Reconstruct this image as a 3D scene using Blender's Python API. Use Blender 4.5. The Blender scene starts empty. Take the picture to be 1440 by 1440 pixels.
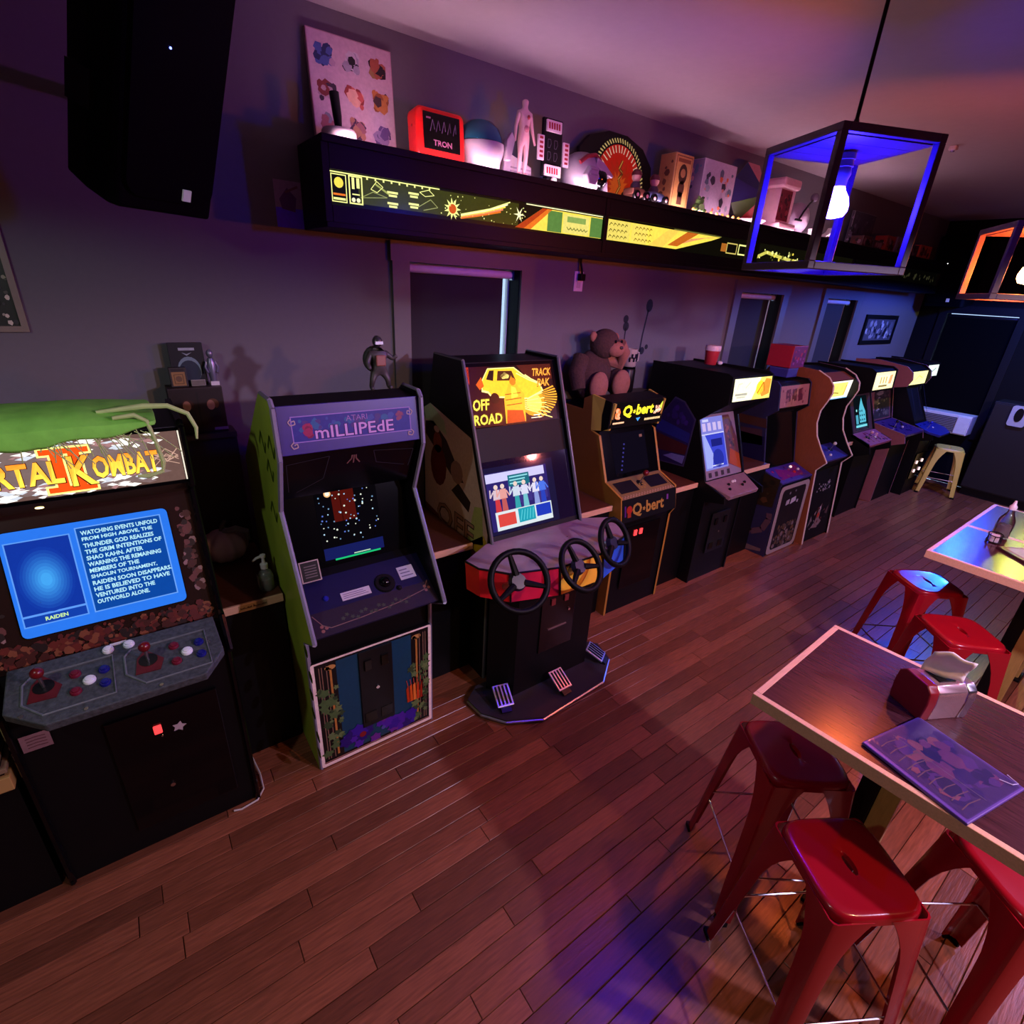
import bpy, bmesh, math, random
from mathutils import Vector, Matrix
random.seed(7)
PI = math.pi
sc = bpy.context.scene
COL = sc.collection

# ---------------------------------------------------------------- camera, world, exposure, lamps
cam_d = bpy.data.cameras.new('camera'); cam = bpy.data.objects.new('camera', cam_d); COL.objects.link(cam)
cam_d.sensor_width = 36.0; cam_d.lens = 728.92 / 1440 * 36.0; cam_d.clip_start = 0.02
AX = ((0.80956881, -0.19384042, 0.55409768), (-0.58445142, -0.35444347, 0.72992216), (0.05490789, -0.91476539, -0.40023669))
cam.matrix_world = Matrix(((AX[0][0], -AX[0][1], -AX[0][2], 0), (AX[1][0], -AX[1][1], -AX[1][2], 0),
                           (AX[2][0], -AX[2][1], -AX[2][2], 2.27), (0, 0, 0, 1)))
sc.camera = cam
sc.view_settings.view_transform = 'Standard'; sc.view_settings.look = 'None'
sc.view_settings.gamma = 1.0; sc.view_settings.use_curve_mapping = False
sc.view_settings.exposure = 0.1
sc.cycles.max_bounces = 6; sc.cycles.sample_clamp_indirect = 4.0
w = bpy.data.worlds.new('world'); sc.world = w; w.use_nodes = True
w.node_tree.nodes['Background'].inputs[0].default_value = (0.42, 0.58, 0.85, 1)
w.node_tree.nodes['Background'].inputs[1].default_value = 1.5


def lamp(name, loc, color, watts, radius=0.05):
    # a spot shaped like a bulb under a lantern lid: it throws light down and sideways, not on the ceiling
    l = bpy.data.lights.new(name, 'SPOT'); l.color = color; l.energy = watts; l.shadow_soft_size = radius
    l.spot_size = math.radians(174); l.spot_blend = 0.12
    o = bpy.data.objects.new(name, l); o.location = loc; COL.objects.link(o); return o


# coloured bulbs of the pendants further round the room (outside the frame), plus an added lilac fill
lamp('amber_bulb', (1.7, -1.1, 2.58), (1.0, 0.46, 0.22), 84)
lamp('violet_bulb', (2.5, -1.3, 2.58), (0.70, 0.58, 1.0), 250)
lamp('pale_bulb', (-1.0, 0.8, 2.62), (0.90, 1.0, 0.95), 26)
lamp('red_bulb', (4.6, -1.2, 2.58), (1.0, 0.20, 0.18), 50)
lamp('lilac_fill', (5.2, -0.9, 2.58), (0.62, 0.42, 1.0), 85)  # unseen fill added to make the wall between the windows less red
lamp('blue_bulb', (7.9, 1.35, 2.60), (0.012, 0.075, 1.0), 200)
lamp('yellow_bulb', (8.0, 0.75, 2.58), (0.9, 1.0, 0.15), 42)


# ---------------------------------------------------------------- materials
def lin(c):
    return tuple(((v / 12.92) if v <= 0.04045 else ((v + 0.055) / 1.055) ** 2.4) for v in c)


def hx(s):
    return lin(tuple(int(s[i:i + 2], 16) / 255 for i in (0, 2, 4)))


_M = {}


def mat(name, col, rough=0.5, metal=0.0, noise=0.12, scale=30, bump=0.0, emit=0.0, trans=0.0, spec=0.5, coat=0.0, stretch=None, vary=0.0):
    if name in _M:
        return _M[name]
    m = bpy.data.materials.new(name); m.use_nodes = True; nt = m.node_tree
    b = nt.nodes['Principled BSDF']
    if isinstance(col, str): col = hx(col)
    b.inputs['Roughness'].default_value = rough; b.inputs['Metallic'].default_value = metal
    b.inputs['Specular IOR Level'].default_value = spec
    if coat: b.inputs['Coat Weight'].default_value = coat; b.inputs['Coat Roughness'].default_value = 0.08
    if trans: b.inputs['Transmission Weight'].default_value = trans
    tc = nt.nodes.new('ShaderNodeTexCoord'); mp = nt.nodes.new('ShaderNodeMapping')
    nt.links.new(tc.outputs['Object'], mp.inputs[0])
    if stretch: mp.inputs['Scale'].default_value = stretch
    n = nt.nodes.new('ShaderNodeTexNoise'); n.inputs['Scale'].default_value = scale; n.inputs['Detail'].default_value = 4
    nt.links.new(mp.outputs[0], n.inputs['Vector'])
    mx = nt.nodes.new('ShaderNodeMix'); mx.data_type = 'RGBA'
    mx.inputs[6].default_value = (*[max(0, c * (1 - noise)) for c in col], 1)
    mx.inputs[7].default_value = (*[min(1, c * (1 + noise)) for c in col], 1)
    nt.links.new(n.outputs['Fac'], mx.inputs[0])
    out = mx.outputs[2]
    if vary:
        oi = nt.nodes.new('ShaderNodeObjectInfo'); hs = nt.nodes.new('ShaderNodeHueSaturation')
        mr = nt.nodes.new('ShaderNodeMapRange'); mr.inputs[3].default_value = 1 - vary; mr.inputs[4].default_value = 1 + vary
        nt.links.new(oi.outputs['Random'], mr.inputs[0]); nt.links.new(mr.outputs[0], hs.inputs['Value'])
        nt.links.new(out, hs.inputs['Color']); out = hs.outputs[0]
    nt.links.new(out, b.inputs['Base Color'])
    if emit:
        nt.links.new(out, b.inputs['Emission Color']); b.inputs['Emission Strength'].default_value = emit
    if bump:
        bp = nt.nodes.new('ShaderNodeBump'); bp.inputs['Strength'].default_value = bump; bp.inputs['Distance'].default_value = 0.01
        nt.links.new(n.outputs['Fac'], bp.inputs['Height']); nt.links.new(bp.outputs[0], b.inputs['Normal'])
    _M[name] = m
    return m


def print_mat(kind, emit=0.0, rough=0.45, grain=0.10, gscale=60, spec=0.4):
    """flat print: colours come from the artwork polygons, with a little procedural grain"""
    if kind in _M: return _M[kind]
    m = bpy.data.materials.new(kind); m.use_nodes = True; nt = m.node_tree; b = nt.nodes['Principled BSDF']
    at = nt.nodes.new('ShaderNodeAttribute'); at.attribute_name = 'Col'
    tc = nt.nodes.new('ShaderNodeTexCoord'); n = nt.nodes.new('ShaderNodeTexNoise'); n.inputs['Scale'].default_value = gscale; n.inputs['Detail'].default_value = 5
    nt.links.new(tc.outputs['Object'], n.inputs['Vector'])
    mr = nt.nodes.new('ShaderNodeMapRange'); mr.inputs[3].default_value = 1 - grain * 2; mr.inputs[4].default_value = 1 + grain * 2
    nt.links.new(n.outputs['Fac'], mr.inputs[0])
    vm = nt.nodes.new('ShaderNodeVectorMath'); vm.operation = 'SCALE'
    nt.links.new(at.outputs['Color'], vm.inputs[0]); nt.links.new(mr.outputs[0], vm.inputs['Scale'])
    b.inputs['Roughness'].default_value = rough; b.inputs['Specular IOR Level'].default_value = spec
    if emit:
        b.inputs['Base Color'].default_value = (0.003, 0.003, 0.003, 1); b.inputs['Specular IOR Level'].default_value = 0.2
        nt.links.new(vm.outputs[0], b.inputs['Emission Color']); b.inputs['Emission Strength'].default_value = emit
    else:
        nt.links.new(vm.outputs[0], b.inputs['Base Color'])
    _M[kind] = m
    return m


PRINT = print_mat('printed_art')
GLOSS = print_mat('glossy_printed_art', rough=0.18)
LIT = print_mat('backlit_art', emit=1.25, rough=0.25)
LITB = print_mat('bright_backlit_art', emit=1.6, rough=0.25)
DIM = print_mat('dim_backlit_art', emit=0.35, rough=0.25)
SCREEN = print_mat('lit_screen', emit=1.0, rough=0.08, grain=0.03)
BLACK = mat('black_laminate', (0.0022, 0.0022, 0.0026), 0.5, spec=0.22)
BLACKG = mat('black_gloss', (0.002, 0.002, 0.0025), 0.14, spec=0.35)
PLAST = mat('black_plastic', (0.006, 0.006, 0.0065), 0.35, spec=0.3)
RUBBER = mat('black_rubber', (0.002, 0.002, 0.002), 0.5, spec=0.14)
CHROME = mat('chrome', (0.75, 0.75, 0.78), 0.18, 1.0)
STEEL = mat('steel', (0.45, 0.45, 0.48), 0.35, 1.0)
WHITE = mat('white_plastic', (0.62, 0.60, 0.60), 0.4)
REDP = mat('red_plastic', (0.50, 0.012, 0.012), 0.3)
BLUEP = mat('blue_plastic', (0.015, 0.02, 0.35), 0.3)
STOOLRED = mat('red_painted_metal', (0.30, 0.004, 0.012), 0.22, 0.0, 0.06, 8, coat=0.3)
STOOLYEL = mat('yellow_painted_metal', (0.70, 0.55, 0.10), 0.35, 0.0, 0.08, 8)
PALEWOOD = mat('pale_wood_edge', (0.66, 0.40, 0.24), 0.45, 0, 0.2, 12, stretch=(2, 14, 14))
DARKWOOD = mat('dark_counter_wood', (0.10, 0.032, 0.018), 0.35, 0, 0.35, 10, stretch=(2, 16, 16))
TABLEWOOD = mat('dark_table_laminate', (0.050, 0.015, 0.018), 0.25, 0, 0.85, 14, stretch=(9, 0.7, 4), spec=0.4)
POSTWOOD = mat('golden_wood', (0.42, 0.24, 0.06), 0.45, 0, 0.25, 10, stretch=(12, 12, 1.5))
CABWOOD = mat('brown_wood_side', (0.22, 0.062, 0.022), 0.4, 0, 0.3, 10, stretch=(12, 12, 2))
FLOORWOOD = mat('worn_floor_board', (0.20, 0.064, 0.031), 0.30, 0, 0.7, 7, 0.10, stretch=(1.2, 14, 14), vary=0.34)
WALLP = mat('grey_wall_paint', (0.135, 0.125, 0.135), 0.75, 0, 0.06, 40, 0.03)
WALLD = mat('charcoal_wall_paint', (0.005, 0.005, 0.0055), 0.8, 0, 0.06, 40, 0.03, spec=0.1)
CEILP = mat('white_ceiling_paint', (0.42, 0.38, 0.38), 0.85, 0, 0.05, 20, 0.03)
TRIMP = mat('grey_trim_paint', (0.12, 0.12, 0.125), 0.5, 0, 0.06, 20)
BLINDF = mat('black_blind_fabric', (0.022, 0.020, 0.026), 0.8, 0, 0.2, 120)


# ---------------------------------------------------------------- mesh helpers
class MB:
    def __init__(s):
        s.v = []; s.f = []; s.m = []; s.cur = 0; s.mats = []

    def use(s, m):
        if m not in s.mats: s.mats.append(m)
        s.cur = s.mats.index(m); return s

    def add(s, vs, fs):
        o = len(s.v); s.v += [tuple(v) for v in vs]
        for f in fs: s.f.append([o + i for i in f]); s.m.append(s.cur)
        return s

    def box(s, x0, x1, y0, y1, z0, z1):
        return s.add([(x, y, z) for x in (x0, x1) for y in (y0, y1) for z in (z0, z1)],
                     [(0, 1, 3, 2), (4, 6, 7, 5), (0, 4, 5, 1), (2, 3, 7, 6), (0, 2, 6, 4), (1, 5, 7, 3)])

    def prism(s, poly, a, b, axis='x'):
        n = len(poly)
        def P(p, t): return {'x': (t, p[0], p[1]), 'y': (p[0], t, p[1]), 'z': (p[0], p[1], t)}[axis]
        vs = [P(p, a) for p in poly] + [P(p, b) for p in poly]
        fs = [list(range(n))[::-1], list(range(n, 2 * n))] + [(i, (i + 1) % n, n + (i + 1) % n, n + i) for i in range(n)]
        return s.add(vs, fs)

    def loft(s, rings, cap0=True, cap1=True, closed=True):
        n = len(rings[0]); vs = [p for r in rings for p in r]; fs = []
        for k in range(len(rings) - 1):
            for i in range(n if closed else n - 1):
                j = (i + 1) % n
                fs.append((k * n + i, k * n + j, (k + 1) * n + j, (k + 1) * n + i))
        if cap0: fs.append(list(range(n))[::-1])
        if cap1: fs.append([(len(rings) - 1) * n + i for i in range(n)])
        return s.add(vs, fs)

    def lathe(s, prof, c=(0, 0, 0), n=24, axis='z'):
        rings = []
        for r, h in prof:
            ring = []
            for i in range(n):
                a = 2 * PI * i / n; x, y = r * math.cos(a), r * math.sin(a)
                p = {'z': (x, y, h), 'y': (x, h, -y), 'x': (h, x, y)}[axis]
                ring.append((c[0] + p[0], c[1] + p[1], c[2] + p[2]))
            rings.append(ring)
        return s.loft(rings)

    def ell(s, c, r, n=18, m=12, rot=None):
        rings = []
        for k in range(m + 1):
            t = PI * k / m; t = min(max(t, 0.02), PI - 0.02)
            ring = []
            for i in range(n):
                a = 2 * PI * i / n
                p = Vector((r[0] * math.sin(t) * math.cos(a), r[1] * math.sin(t) * math.sin(a), -r[2] * math.cos(t)))
                if rot: p = rot @ p
                ring.append((c[0] + p.x, c[1] + p.y, c[2] + p.z))
            rings.append(ring)
        return s.loft(rings)

    def tube(s, pts, r, n=8, closed=False):
        pts = [Vector(p) for p in pts]; rings = []; N = len(pts); up = None
        for i, p in enumerate(pts):
            if closed: d = pts[(i + 1) % N] - pts[i - 1]
            else: d = pts[min(i + 1, N - 1)] - pts[max(i - 1, 0)]
            if d.length < 1e-9: d = Vector((0, 0, 1))
            d.normalize()
            if up is None:
                up = Vector((0, 0, 1)) if abs(d.z) < 0.9 else Vector((1, 0, 0))
            x = (up - d * up.dot(d))
            if x.length < 1e-6: x = d.orthogonal()
            x.normalize(); y = d.cross(x); up = x
            rr = r[i] if isinstance(r, (list, tuple)) else r
            rings.append([tuple(p + rr * (math.cos(2 * PI * k / n) * x + math.sin(2 * PI * k / n) * y)) for k in range(n)])
        if closed:
            rings.append(rings[0]); return s.loft(rings, False, False)
        return s.loft(rings)

    def obox(s, fr, u0, u1, v0, v1, n0, n1):
        vs = [fr.P(u, v, n) for u in (u0, u1) for v in (v0, v1) for n in (n0, n1)]
        return s.add(vs, [(0, 1, 3, 2), (4, 6, 7, 5), (0, 4, 5, 1), (2, 3, 7, 6), (0, 2, 6, 4), (1, 5, 7, 3)])

    def fprism(s, fr, poly, n0, n1):
        n = len(poly)
        vs = [fr.P(u, v, n0) for u, v in poly] + [fr.P(u, v, n1) for u, v in poly]
        return s.add(vs, [list(range(n))[::-1], list(range(n, 2 * n))] + [(i, (i + 1) % n, n + (i + 1) % n, n + i) for i in range(n)])

    def disc(s, fr, u, v, r, n0, n1, k=16, taper=1.0):
        a = [(u + r * math.cos(2 * PI * i / k), v + r * math.sin(2 * PI * i / k)) for i in range(k)]
        b = [(u + taper * r * math.cos(2 * PI * i / k), v + taper * r * math.sin(2 * PI * i / k)) for i in range(k)]
        return s.loft([[fr.P(p[0], p[1], n0) for p in a], [fr.P(p[0], p[1], n1) for p in b]])

    def build(s, name, m=None, parent=None, smooth=False, bevel=0.0, sub=0, off=None):
        me = bpy.data.meshes.new(name)
        if off is None: off = tuple(parent.get('_o', (0, 0, 0))) if parent else (0, 0, 0)
        me.from_pydata([(x - off[0], y - off[1], z - off[2]) for x, y, z in s.v], [], s.f)
        ms = s.mats if s.mats else [m]
        for q in ms: me.materials.append(q)
        if s.mats: me.polygons.foreach_set('material_index', s.m)
        bm = bmesh.new(); bm.from_mesh(me); bmesh.ops.recalc_face_normals(bm, faces=bm.faces); bm.to_mesh(me); bm.free()
        if smooth:
            me.polygons.foreach_set('use_smooth', [True] * len(me.polygons))
            me.set_sharp_from_angle(angle=0.7)
        o = bpy.data.objects.new(name, me); COL.objects.link(o)
        if parent:
            o.parent = parent
            if '_o' in parent: o['_o'] = parent['_o']
        else: o.location = off
        if bevel:
            b = o.modifiers.new('bevel', 'BEVEL'); b.width = bevel; b.segments = 2; b.limit_method = 'ANGLE'
        if sub:
            b = o.modifiers.new('sub', 'SUBSURF'); b.levels = sub; b.render_levels = sub
        return o


class Fr:
    """a panel's own frame: origin, across, up and outward directions"""
    def __init__(s, o, u, v, n=None):
        s.o = Vector(o); s.u = Vector(u).normalized(); v = Vector(v); s.v = (v - s.u * v.dot(s.u)).normalized()
        s.n = Vector(n).normalized() if n else s.u.cross(s.v)

    def P(s, u, v, n=0.0):
        p = s.o + s.u * u + s.v * v + s.n * n
        return (p.x, p.y, p.z)


def seg(x0, A, B):
    """frame of the slope between two profile points (y, z), A below B, seen from the front"""
    return Fr((x0, A[0], A[1]), (1, 0, 0), (0, B[0] - A[0], B[1] - A[1]))


def dist(A, B): return math.hypot(B[0] - A[0], B[1] - A[1])


_T = {}


def text_tris(s, bold=0.0):
    k = (s, bold)
    if k in _T: return _T[k]
    c = bpy.data.curves.new('t', 'FONT'); c.body = s; c.size = 1.0; c.resolution_u = 2; c.offset = bold
    o = bpy.data.objects.new('t', c); COL.objects.link(o)
    dg = bpy.context.evaluated_depsgraph_get(); ev = o.evaluated_get(dg); me = ev.to_mesh()
    vs = [(v.co.x, v.co.y) for v in me.vertices]; fs = [tuple(p.vertices) for p in me.polygons]
    ev.to_mesh_clear(); bpy.data.objects.remove(o); bpy.data.curves.remove(c)
    xs = [v[0] for v in vs] or [0, 1]; ys = [v[1] for v in vs] or [0, 1]
    _T[k] = (vs, fs, min(xs), max(xs), min(ys), max(ys))
    return _T[k]


class Art:
    def __init__(s, fr, n=0.0006, step=0.0004):
        s.fr = fr; s.n = n; s.st = step; s.v = []; s.f = []; s.c = []

    def up(s): s.n += s.st; return s

    def poly(s, pts, col):
        if isinstance(col, str): col = hx(col)
        o = len(s.v); s.v += [s.fr.P(p[0], p[1], s.n) for p in pts]; s.f.append(list(range(o, o + len(pts)))); s.c.append(col); return s

    def rect(s, u0, u1, v0, v1, col): return s.poly([(u0, v0), (u1, v0), (u1, v1), (u0, v1)], col)

    def frame(s, u0, u1, v0, v1, t, col):
        s.rect(u0, u1, v0, v0 + t, col); s.rect(u0, u1, v1 - t, v1, col); s.rect(u0, u0 + t, v0 + t, v1 - t, col); return s.rect(u1 - t, u1, v0 + t, v1 - t, col)

    def circ(s, u, v, r, col, k=14, rv=None, a0=0.0, a1=2 * PI):
        rv = rv or r
        return s.poly([(u + r * math.cos(a0 + (a1 - a0) * i / k), v + rv * math.sin(a0 + (a1 - a0) * i / k)) for i in range(k + (0 if a1 - a0 > 6.28 else 1))], col)

    def line(s, pts, t, col):
        for a, b in zip(pts, pts[1:]):
            d = Vector((b[0] - a[0], b[1] - a[1]))
            if d.length < 1e-9: continue
            n = Vector((-d.y, d.x)).normalized() * t / 2
            s.poly([(a[0] + n.x, a[1] + n.y), (a[0] - n.x, a[1] - n.y), (b[0] - n.x, b[1] - n.y), (b[0] + n.x, b[1] + n.y)], col)
        return s

    def star(s, u, v, r, col, k=10, inner=0.4, rot=0.0):
        return s.poly([(u + (r if i % 2 == 0 else r * inner) * math.cos(rot + PI * i / k), v + (r if i % 2 == 0 else r * inner) * math.sin(rot + PI * i / k)) for i in range(2 * k)], col)

    def text(s, t, u0, u1, v0, v1, col, bold=0.02, shear=0.0, grad=None, fit=True, rot=0.0):
        vs, fs, xa, xb, ya, yb = text_tris(t, bold)
        if isinstance(col, str): col = hx(col)
        if isinstance(grad, str): grad = hx(grad)
        sx = (u1 - u0) / max(xb - xa, 1e-6); sy = (v1 - v0) / max(yb - ya, 1e-6)
        if not fit: sx = min(sx, sy * 0.85)
        o = len(s.v)
        for x, y in vs:
            a = (x - xa) * sx + (y - ya) * sy * shear; b = (y - ya) * sy
            s.v.append(s.fr.P(u0 + a * math.cos(rot) - b * math.sin(rot), v0 + b * math.cos(rot) + a * math.sin(rot), s.n))
        for f in fs:
            c = col
            if grad:
                t_ = sum((vs[i][1] - ya) for i in f) / len(f) / (yb - ya); c = tuple(col[k] * (1 - t_) + grad[k] * t_ for k in range(3))
            s.f.append([o + i for i in f]); s.c.append(c)
        return s

    def blobs(s, u0, u1, v0, v1, cols, n, r0, r1, rnd=None):
        rnd = rnd or random
        for _ in range(n):
            r = rnd.uniform(r0, r1); k = rnd.randint(5, 8); a0 = rnd.random() * 6
            cu = rnd.uniform(u0 + r, max(u0 + r, u1 - r)); cv = rnd.uniform(v0 + r, max(v0 + r, v1 - r)); s.n += 0.00001
            s.poly([(cu + r * rnd.uniform(.6, 1) * math.cos(a0 + 2 * PI * i / k), cv + r * rnd.uniform(.6, 1) * math.sin(a0 + 2 * PI * i / k)) for i in range(k)], rnd.choice(cols))
        return s

    def build(s, name, m, parent=None, label=None):
        off = tuple(parent.get('_o', (0, 0, 0))) if parent else (0, 0, 0)
        me = bpy.data.meshes.new(name)
        me.from_pydata([(x - off[0], y - off[1], z - off[2]) for x, y, z in s.v], [], s.f)
        me.materials.append(m)
        ca = me.color_attributes.new('Col', 'FLOAT_COLOR', 'CORNER'); data = []
        for p in me.polygons: data += list((*s.c[p.index], 1.0)) * p.loop_total
        ca.data.foreach_set('color', data)
        o = bpy.data.objects.new(name, me); COL.objects.link(o)
        if parent:
            o.parent = parent
            if '_o' in parent: o['_o'] = parent['_o']
        if label: o['label'] = label
        return o


def tag(o, label, cat, group=None):
    o['label'] = label; o['category'] = cat
    if group: o['group'] = group
    return o


def thing(name, label, cat, loc=(0, 0, 0), rz=0.0, group=None, world=True):
    """an Empty at the thing's base; with world=True its parts are given in room coordinates"""
    o = bpy.data.objects.new(name, None); COL.objects.link(o); o.empty_display_size = 0.1
    o.location = loc; o.rotation_euler = (0, 0, rz)
    if world: o['_o'] = loc
    return tag(o, label, cat, group)


def struct(o): o['kind'] = 'structure'; return o


def dup(root, loc, rz, label, group=None):
    r = root.copy(); COL.objects.link(r); r.location = loc; r.rotation_euler = (0, 0, rz); r['label'] = label
    if group: r['group'] = group
    for ch in list(root.children):
        c = ch.copy(); COL.objects.link(c); c.parent = r
        for g in list(ch.children):
            d = g.copy(); COL.objects.link(d); d.parent = c
    return r


def rrect(hw, hh, r, k=4):
    pts = []
    for cx, cy, a in ((hw - r, hh - r, 0), (-hw + r, hh - r, PI / 2), (-hw + r, -hh + r, PI), (hw - r, -hh + r, 1.5 * PI)):
        for i in range(k + 1):
            t = a + PI / 2 * i / k; pts.append((cx + r * math.cos(t), cy + r * math.sin(t)))
    return pts

# ---------------------------------------------------------------- room shell
XW, XE, YS, YN, H = -2.6, 9.3, -3.6, 3.0, 3.37
fl = struct(MB().box(XW, XE, YS, YN, -0.12, -0.02).build('floor', mat('subfloor', (0.02, 0.012, 0.008), 0.8)))
# boards run along the machines; the 300 nearest the lens singly, the rest joined
boards = []; bw = 0.083
row = 0; y = YS + 0.01
rb = random.Random(5)
while y < YN - 0.02:
    x = XW + rb.uniform(-1.2, 0)
    while x < XE:
        L = rb.choice((0.55, 0.8, 1.0, 1.3, 1.7)); a, b = max(x, XW), min(x + L, XE)
        if b - a > 0.05: boards.append((a, b, y, min(y + bw, YN)))
        x += L
    y += bw


def board_seen(b):
    cx, cy = (b[0] + b[1]) / 2, (b[2] + b[3]) / 2
    f = cx * 0.554 + cy * 0.730 + 2.27 * 0.40
    if f < 0.3: return 0
    u = (cx * 0.8096 + cy * -0.5845 - 2.27 * 0.0549) / f; v = (cx * -0.1938 + cy * -0.3544 + 2.27 * 0.9148) / f
    if abs(u) > 1.12 or v > 1.12 or v < -1: return 0
    if cy > 2.15: return 0
    return 1.0 / (f * f)


boards.sort(key=lambda b: -board_seen(b))
_bm = {}


def board_mesh(L, W):
    k = (round(L, 2), round(W, 3))
    if k not in _bm:
        g = 0.0011; c = 0.002; hx_, hy = L / 2 - g, W / 2 - g
        m = MB().loft([[(-hx_, -hy, -0.019), (hx_, -hy, -0.019), (hx_, hy, -0.019), (-hx_, hy, -0.019)],
                       [(-hx_, -hy, -c), (hx_, -hy, -c), (hx_, hy, -c), (-hx_, hy, -c)],
                       [(-hx_ + c, -hy + c, 0), (hx_ - c, -hy + c, 0), (hx_ - c, hy - c, 0), (-hx_ + c, hy - c, 0)]])
        me = bpy.data.meshes.new('plank'); me.from_pydata(m.v, [], m.f); me.materials.append(FLOORWOOD); _bm[k] = me
    return _bm[k]


rest = MB()
for i, b in enumerate(boards):
    if i < 300:
        o = bpy.data.objects.new('plank', board_mesh(b[1] - b[0], b[3] - b[2])); COL.objects.link(o); o.parent = fl
        o.location = ((b[0] + b[1]) / 2, (b[2] + b[3]) / 2, rb.uniform(-0.0014, 0.0)); o.rotation_euler = (rb.uniform(-.007, .007), 0, 0)
    else: rest.box(b[0] + .0016, b[1] - .0016, b[2] + .0016, b[3] - .0016, -0.019, rb.uniform(-0.0012, 0))
o = rest.build('remaining_planks', FLOORWOOD, fl); o['kind'] = 'stuff'

struct(MB().box(XW, XE, YS, YN, H, H + 0.1).build('ceiling', CEILP))
# arcade wall with its three window openings
WINS = [(1.43, 2.225, 0.95, 2.36), (4.78, 5.53, 0.95, 2.33), (6.48, 7.22, 0.95, 2.33)]
wb = MB(); xs = XW - 0.1
for (a, b, z0, z1) in WINS:
    wb.box(xs, a, YN, YN + 0.16, 0, H); wb.box(a, b, YN, YN + 0.16, 0, z0); wb.box(a, b, YN, YN + 0.16, z1, H); xs = b
wb.box(xs, XE + 0.1, YN, YN + 0.16, 0, H)
struct(wb.build('wall_north', WALLP))
FW = (1.90, 2.66, 0.72, 2.25)
we = MB(); we.box(XE, XE + 0.16, YS, FW[0], 0, H); we.box(XE, XE + 0.16, FW[0], FW[1], 0, FW[2]); we.box(XE, XE + 0.16, FW[0], FW[1], FW[3], H); we.box(XE, XE + 0.16, FW[1], YN, 0, H)
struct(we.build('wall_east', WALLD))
struct(MB().box(XW - 0.1, XW, YS, YN, 0, H).build('wall_west', WALLP))
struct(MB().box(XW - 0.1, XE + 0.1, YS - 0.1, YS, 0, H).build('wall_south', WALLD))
struct(MB().box(XW, XE, YN - 0.015, YN, 0, 0.12).build('baseboard_north', TRIMP))

GLASS = mat('window_glass', (0.9, 0.95, 1.0), 0.02, trans=1.0)
JAMB = mat('shaded_jamb_paint', (0.007, 0.007, 0.008), 0.6, spec=0.15)  # shade inside the window recess put into a near-black colour
for i, (a, b, z0, z1) in enumerate(WINS):
    wn = struct(MB().box(a - 0.105, a, YN - 0.022, YN, z0 - 0.06, z1).build('window_%d' % (i + 1), TRIMP))
    MB().box(b, b + 0.105, YN - 0.022, YN, z0 - 0.06, z1).build('side_casing', TRIMP, wn)
    MB().box(a - 0.115, b + 0.115, YN - 0.026, YN, z1, z1 + 0.10).build('head_casing', TRIMP, wn)
    MB().box(a - 0.12, b + 0.12, YN - 0.07, YN, z0 - 0.04, z0).build('window_sill', TRIMP, wn)
    MB().box(a + 0.005, a + 0.03, YN + 0.11, YN + 0.14, z0, z1).box(b - 0.016, b - 0.005, YN + 0.11, YN + 0.14, z0, z1).box(a + 0.03, b - 0.03, YN + 0.11, YN + 0.14, z1 - 0.03, z1).box(a + 0.03, b - 0.03, YN + 0.11, YN + 0.14, (z0 + z1) / 2 - 0.02, (z0 + z1) / 2 + 0.02).build('sash', WHITE, wn)
    MB().box(a + 0.03, b - 0.03, YN + 0.123, YN + 0.127, z0, z1 - 0.03).build('pane', GLASS, wn)
    MB().box(b - 0.004, b, YN, YN + 0.11, z0, z1).box(a, a + 0.004, YN, YN + 0.11, z0, z1).build('jamb_liner', JAMB, wn)
    gap = 0.07 if i == 0 else 0.06
    bl = thing('roller_blind', ['black roller blind on the widest window, behind the dark racing machine', 'black roller blind in the middle window beside the red paper cup',
                                'black roller blind in the window nearest the blue lit corner'][i], 'blind', (a, YN, z0))
    MB().lathe([(0.022, a + 0.006), (0.024, a + 0.012), (0.024, b - 0.028), (0.022, b - 0.022)], (0, YN + 0.072, z1 - 0.03), 16, 'x').build('roller_tube', mat('pale_roller', (0.85, 0.84, 0.9), 0.4), bl, True)
    MB().box(a + 0.008, b - gap, YN + 0.092, YN + 0.095, z0 + 0.02, z1 - 0.035).build('blind_fabric', BLINDF, bl)
    MB().box(b - 0.02, b - 0.005, YN + 0.055, YN + 0.09, z1 - 0.06, z1).build('bracket', STEEL, bl)
# far window with its air conditioner
a, b, z0, z1 = FW
wn = struct(MB().box(XE - 0.022, XE, a - 0.09, a, z0 - 0.05, z1).build('window_4', JAMB))
MB().box(XE - 0.022, XE, b, b + 0.09, z0 - 0.05, z1).build('side_casing', JAMB, wn)
MB().box(XE - 0.026, XE, a - 0.1, b + 0.1, z1, z1 + 0.1).build('head_casing', JAMB, wn)
MB().box(XE + 0.11, XE + 0.115, a, b, z0, z1).build('pane', GLASS, wn)
bl = thing('roller_blind', 'long black roller blind above the white air conditioner', 'blind', (XE, a, 1.0))
MB().box(XE + 0.02, XE + 0.024, a + 0.006, b - 0.006, 0.99, z1 - 0.03).build('blind_fabric', mat('jet_blind_fabric', (0.002, 0.002, 0.0025), 0.9, spec=0.05), bl)
MB().lathe([(0.02, a + 0.01), (0.022, a + 0.015), (0.022, b - 0.015), (0.02, b - 0.01)], (XE + 0.03, 0, z1 - 0.03), 14, 'y').build('roller_tube', PLAST, bl, True)
ac = thing('air_conditioner', 'white window air conditioner below the long black blind', 'air conditioner', (XE, a, z0))
ACW = mat('white_enamel', (0.72, 0.80, 0.78), 0.4)
MB().box(XE - 0.20, XE + 0.10, a + 0.01, b - 0.01, z0 + 0.005, z0 + 0.27).build('housing', ACW, ac, bevel=0.012)
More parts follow.
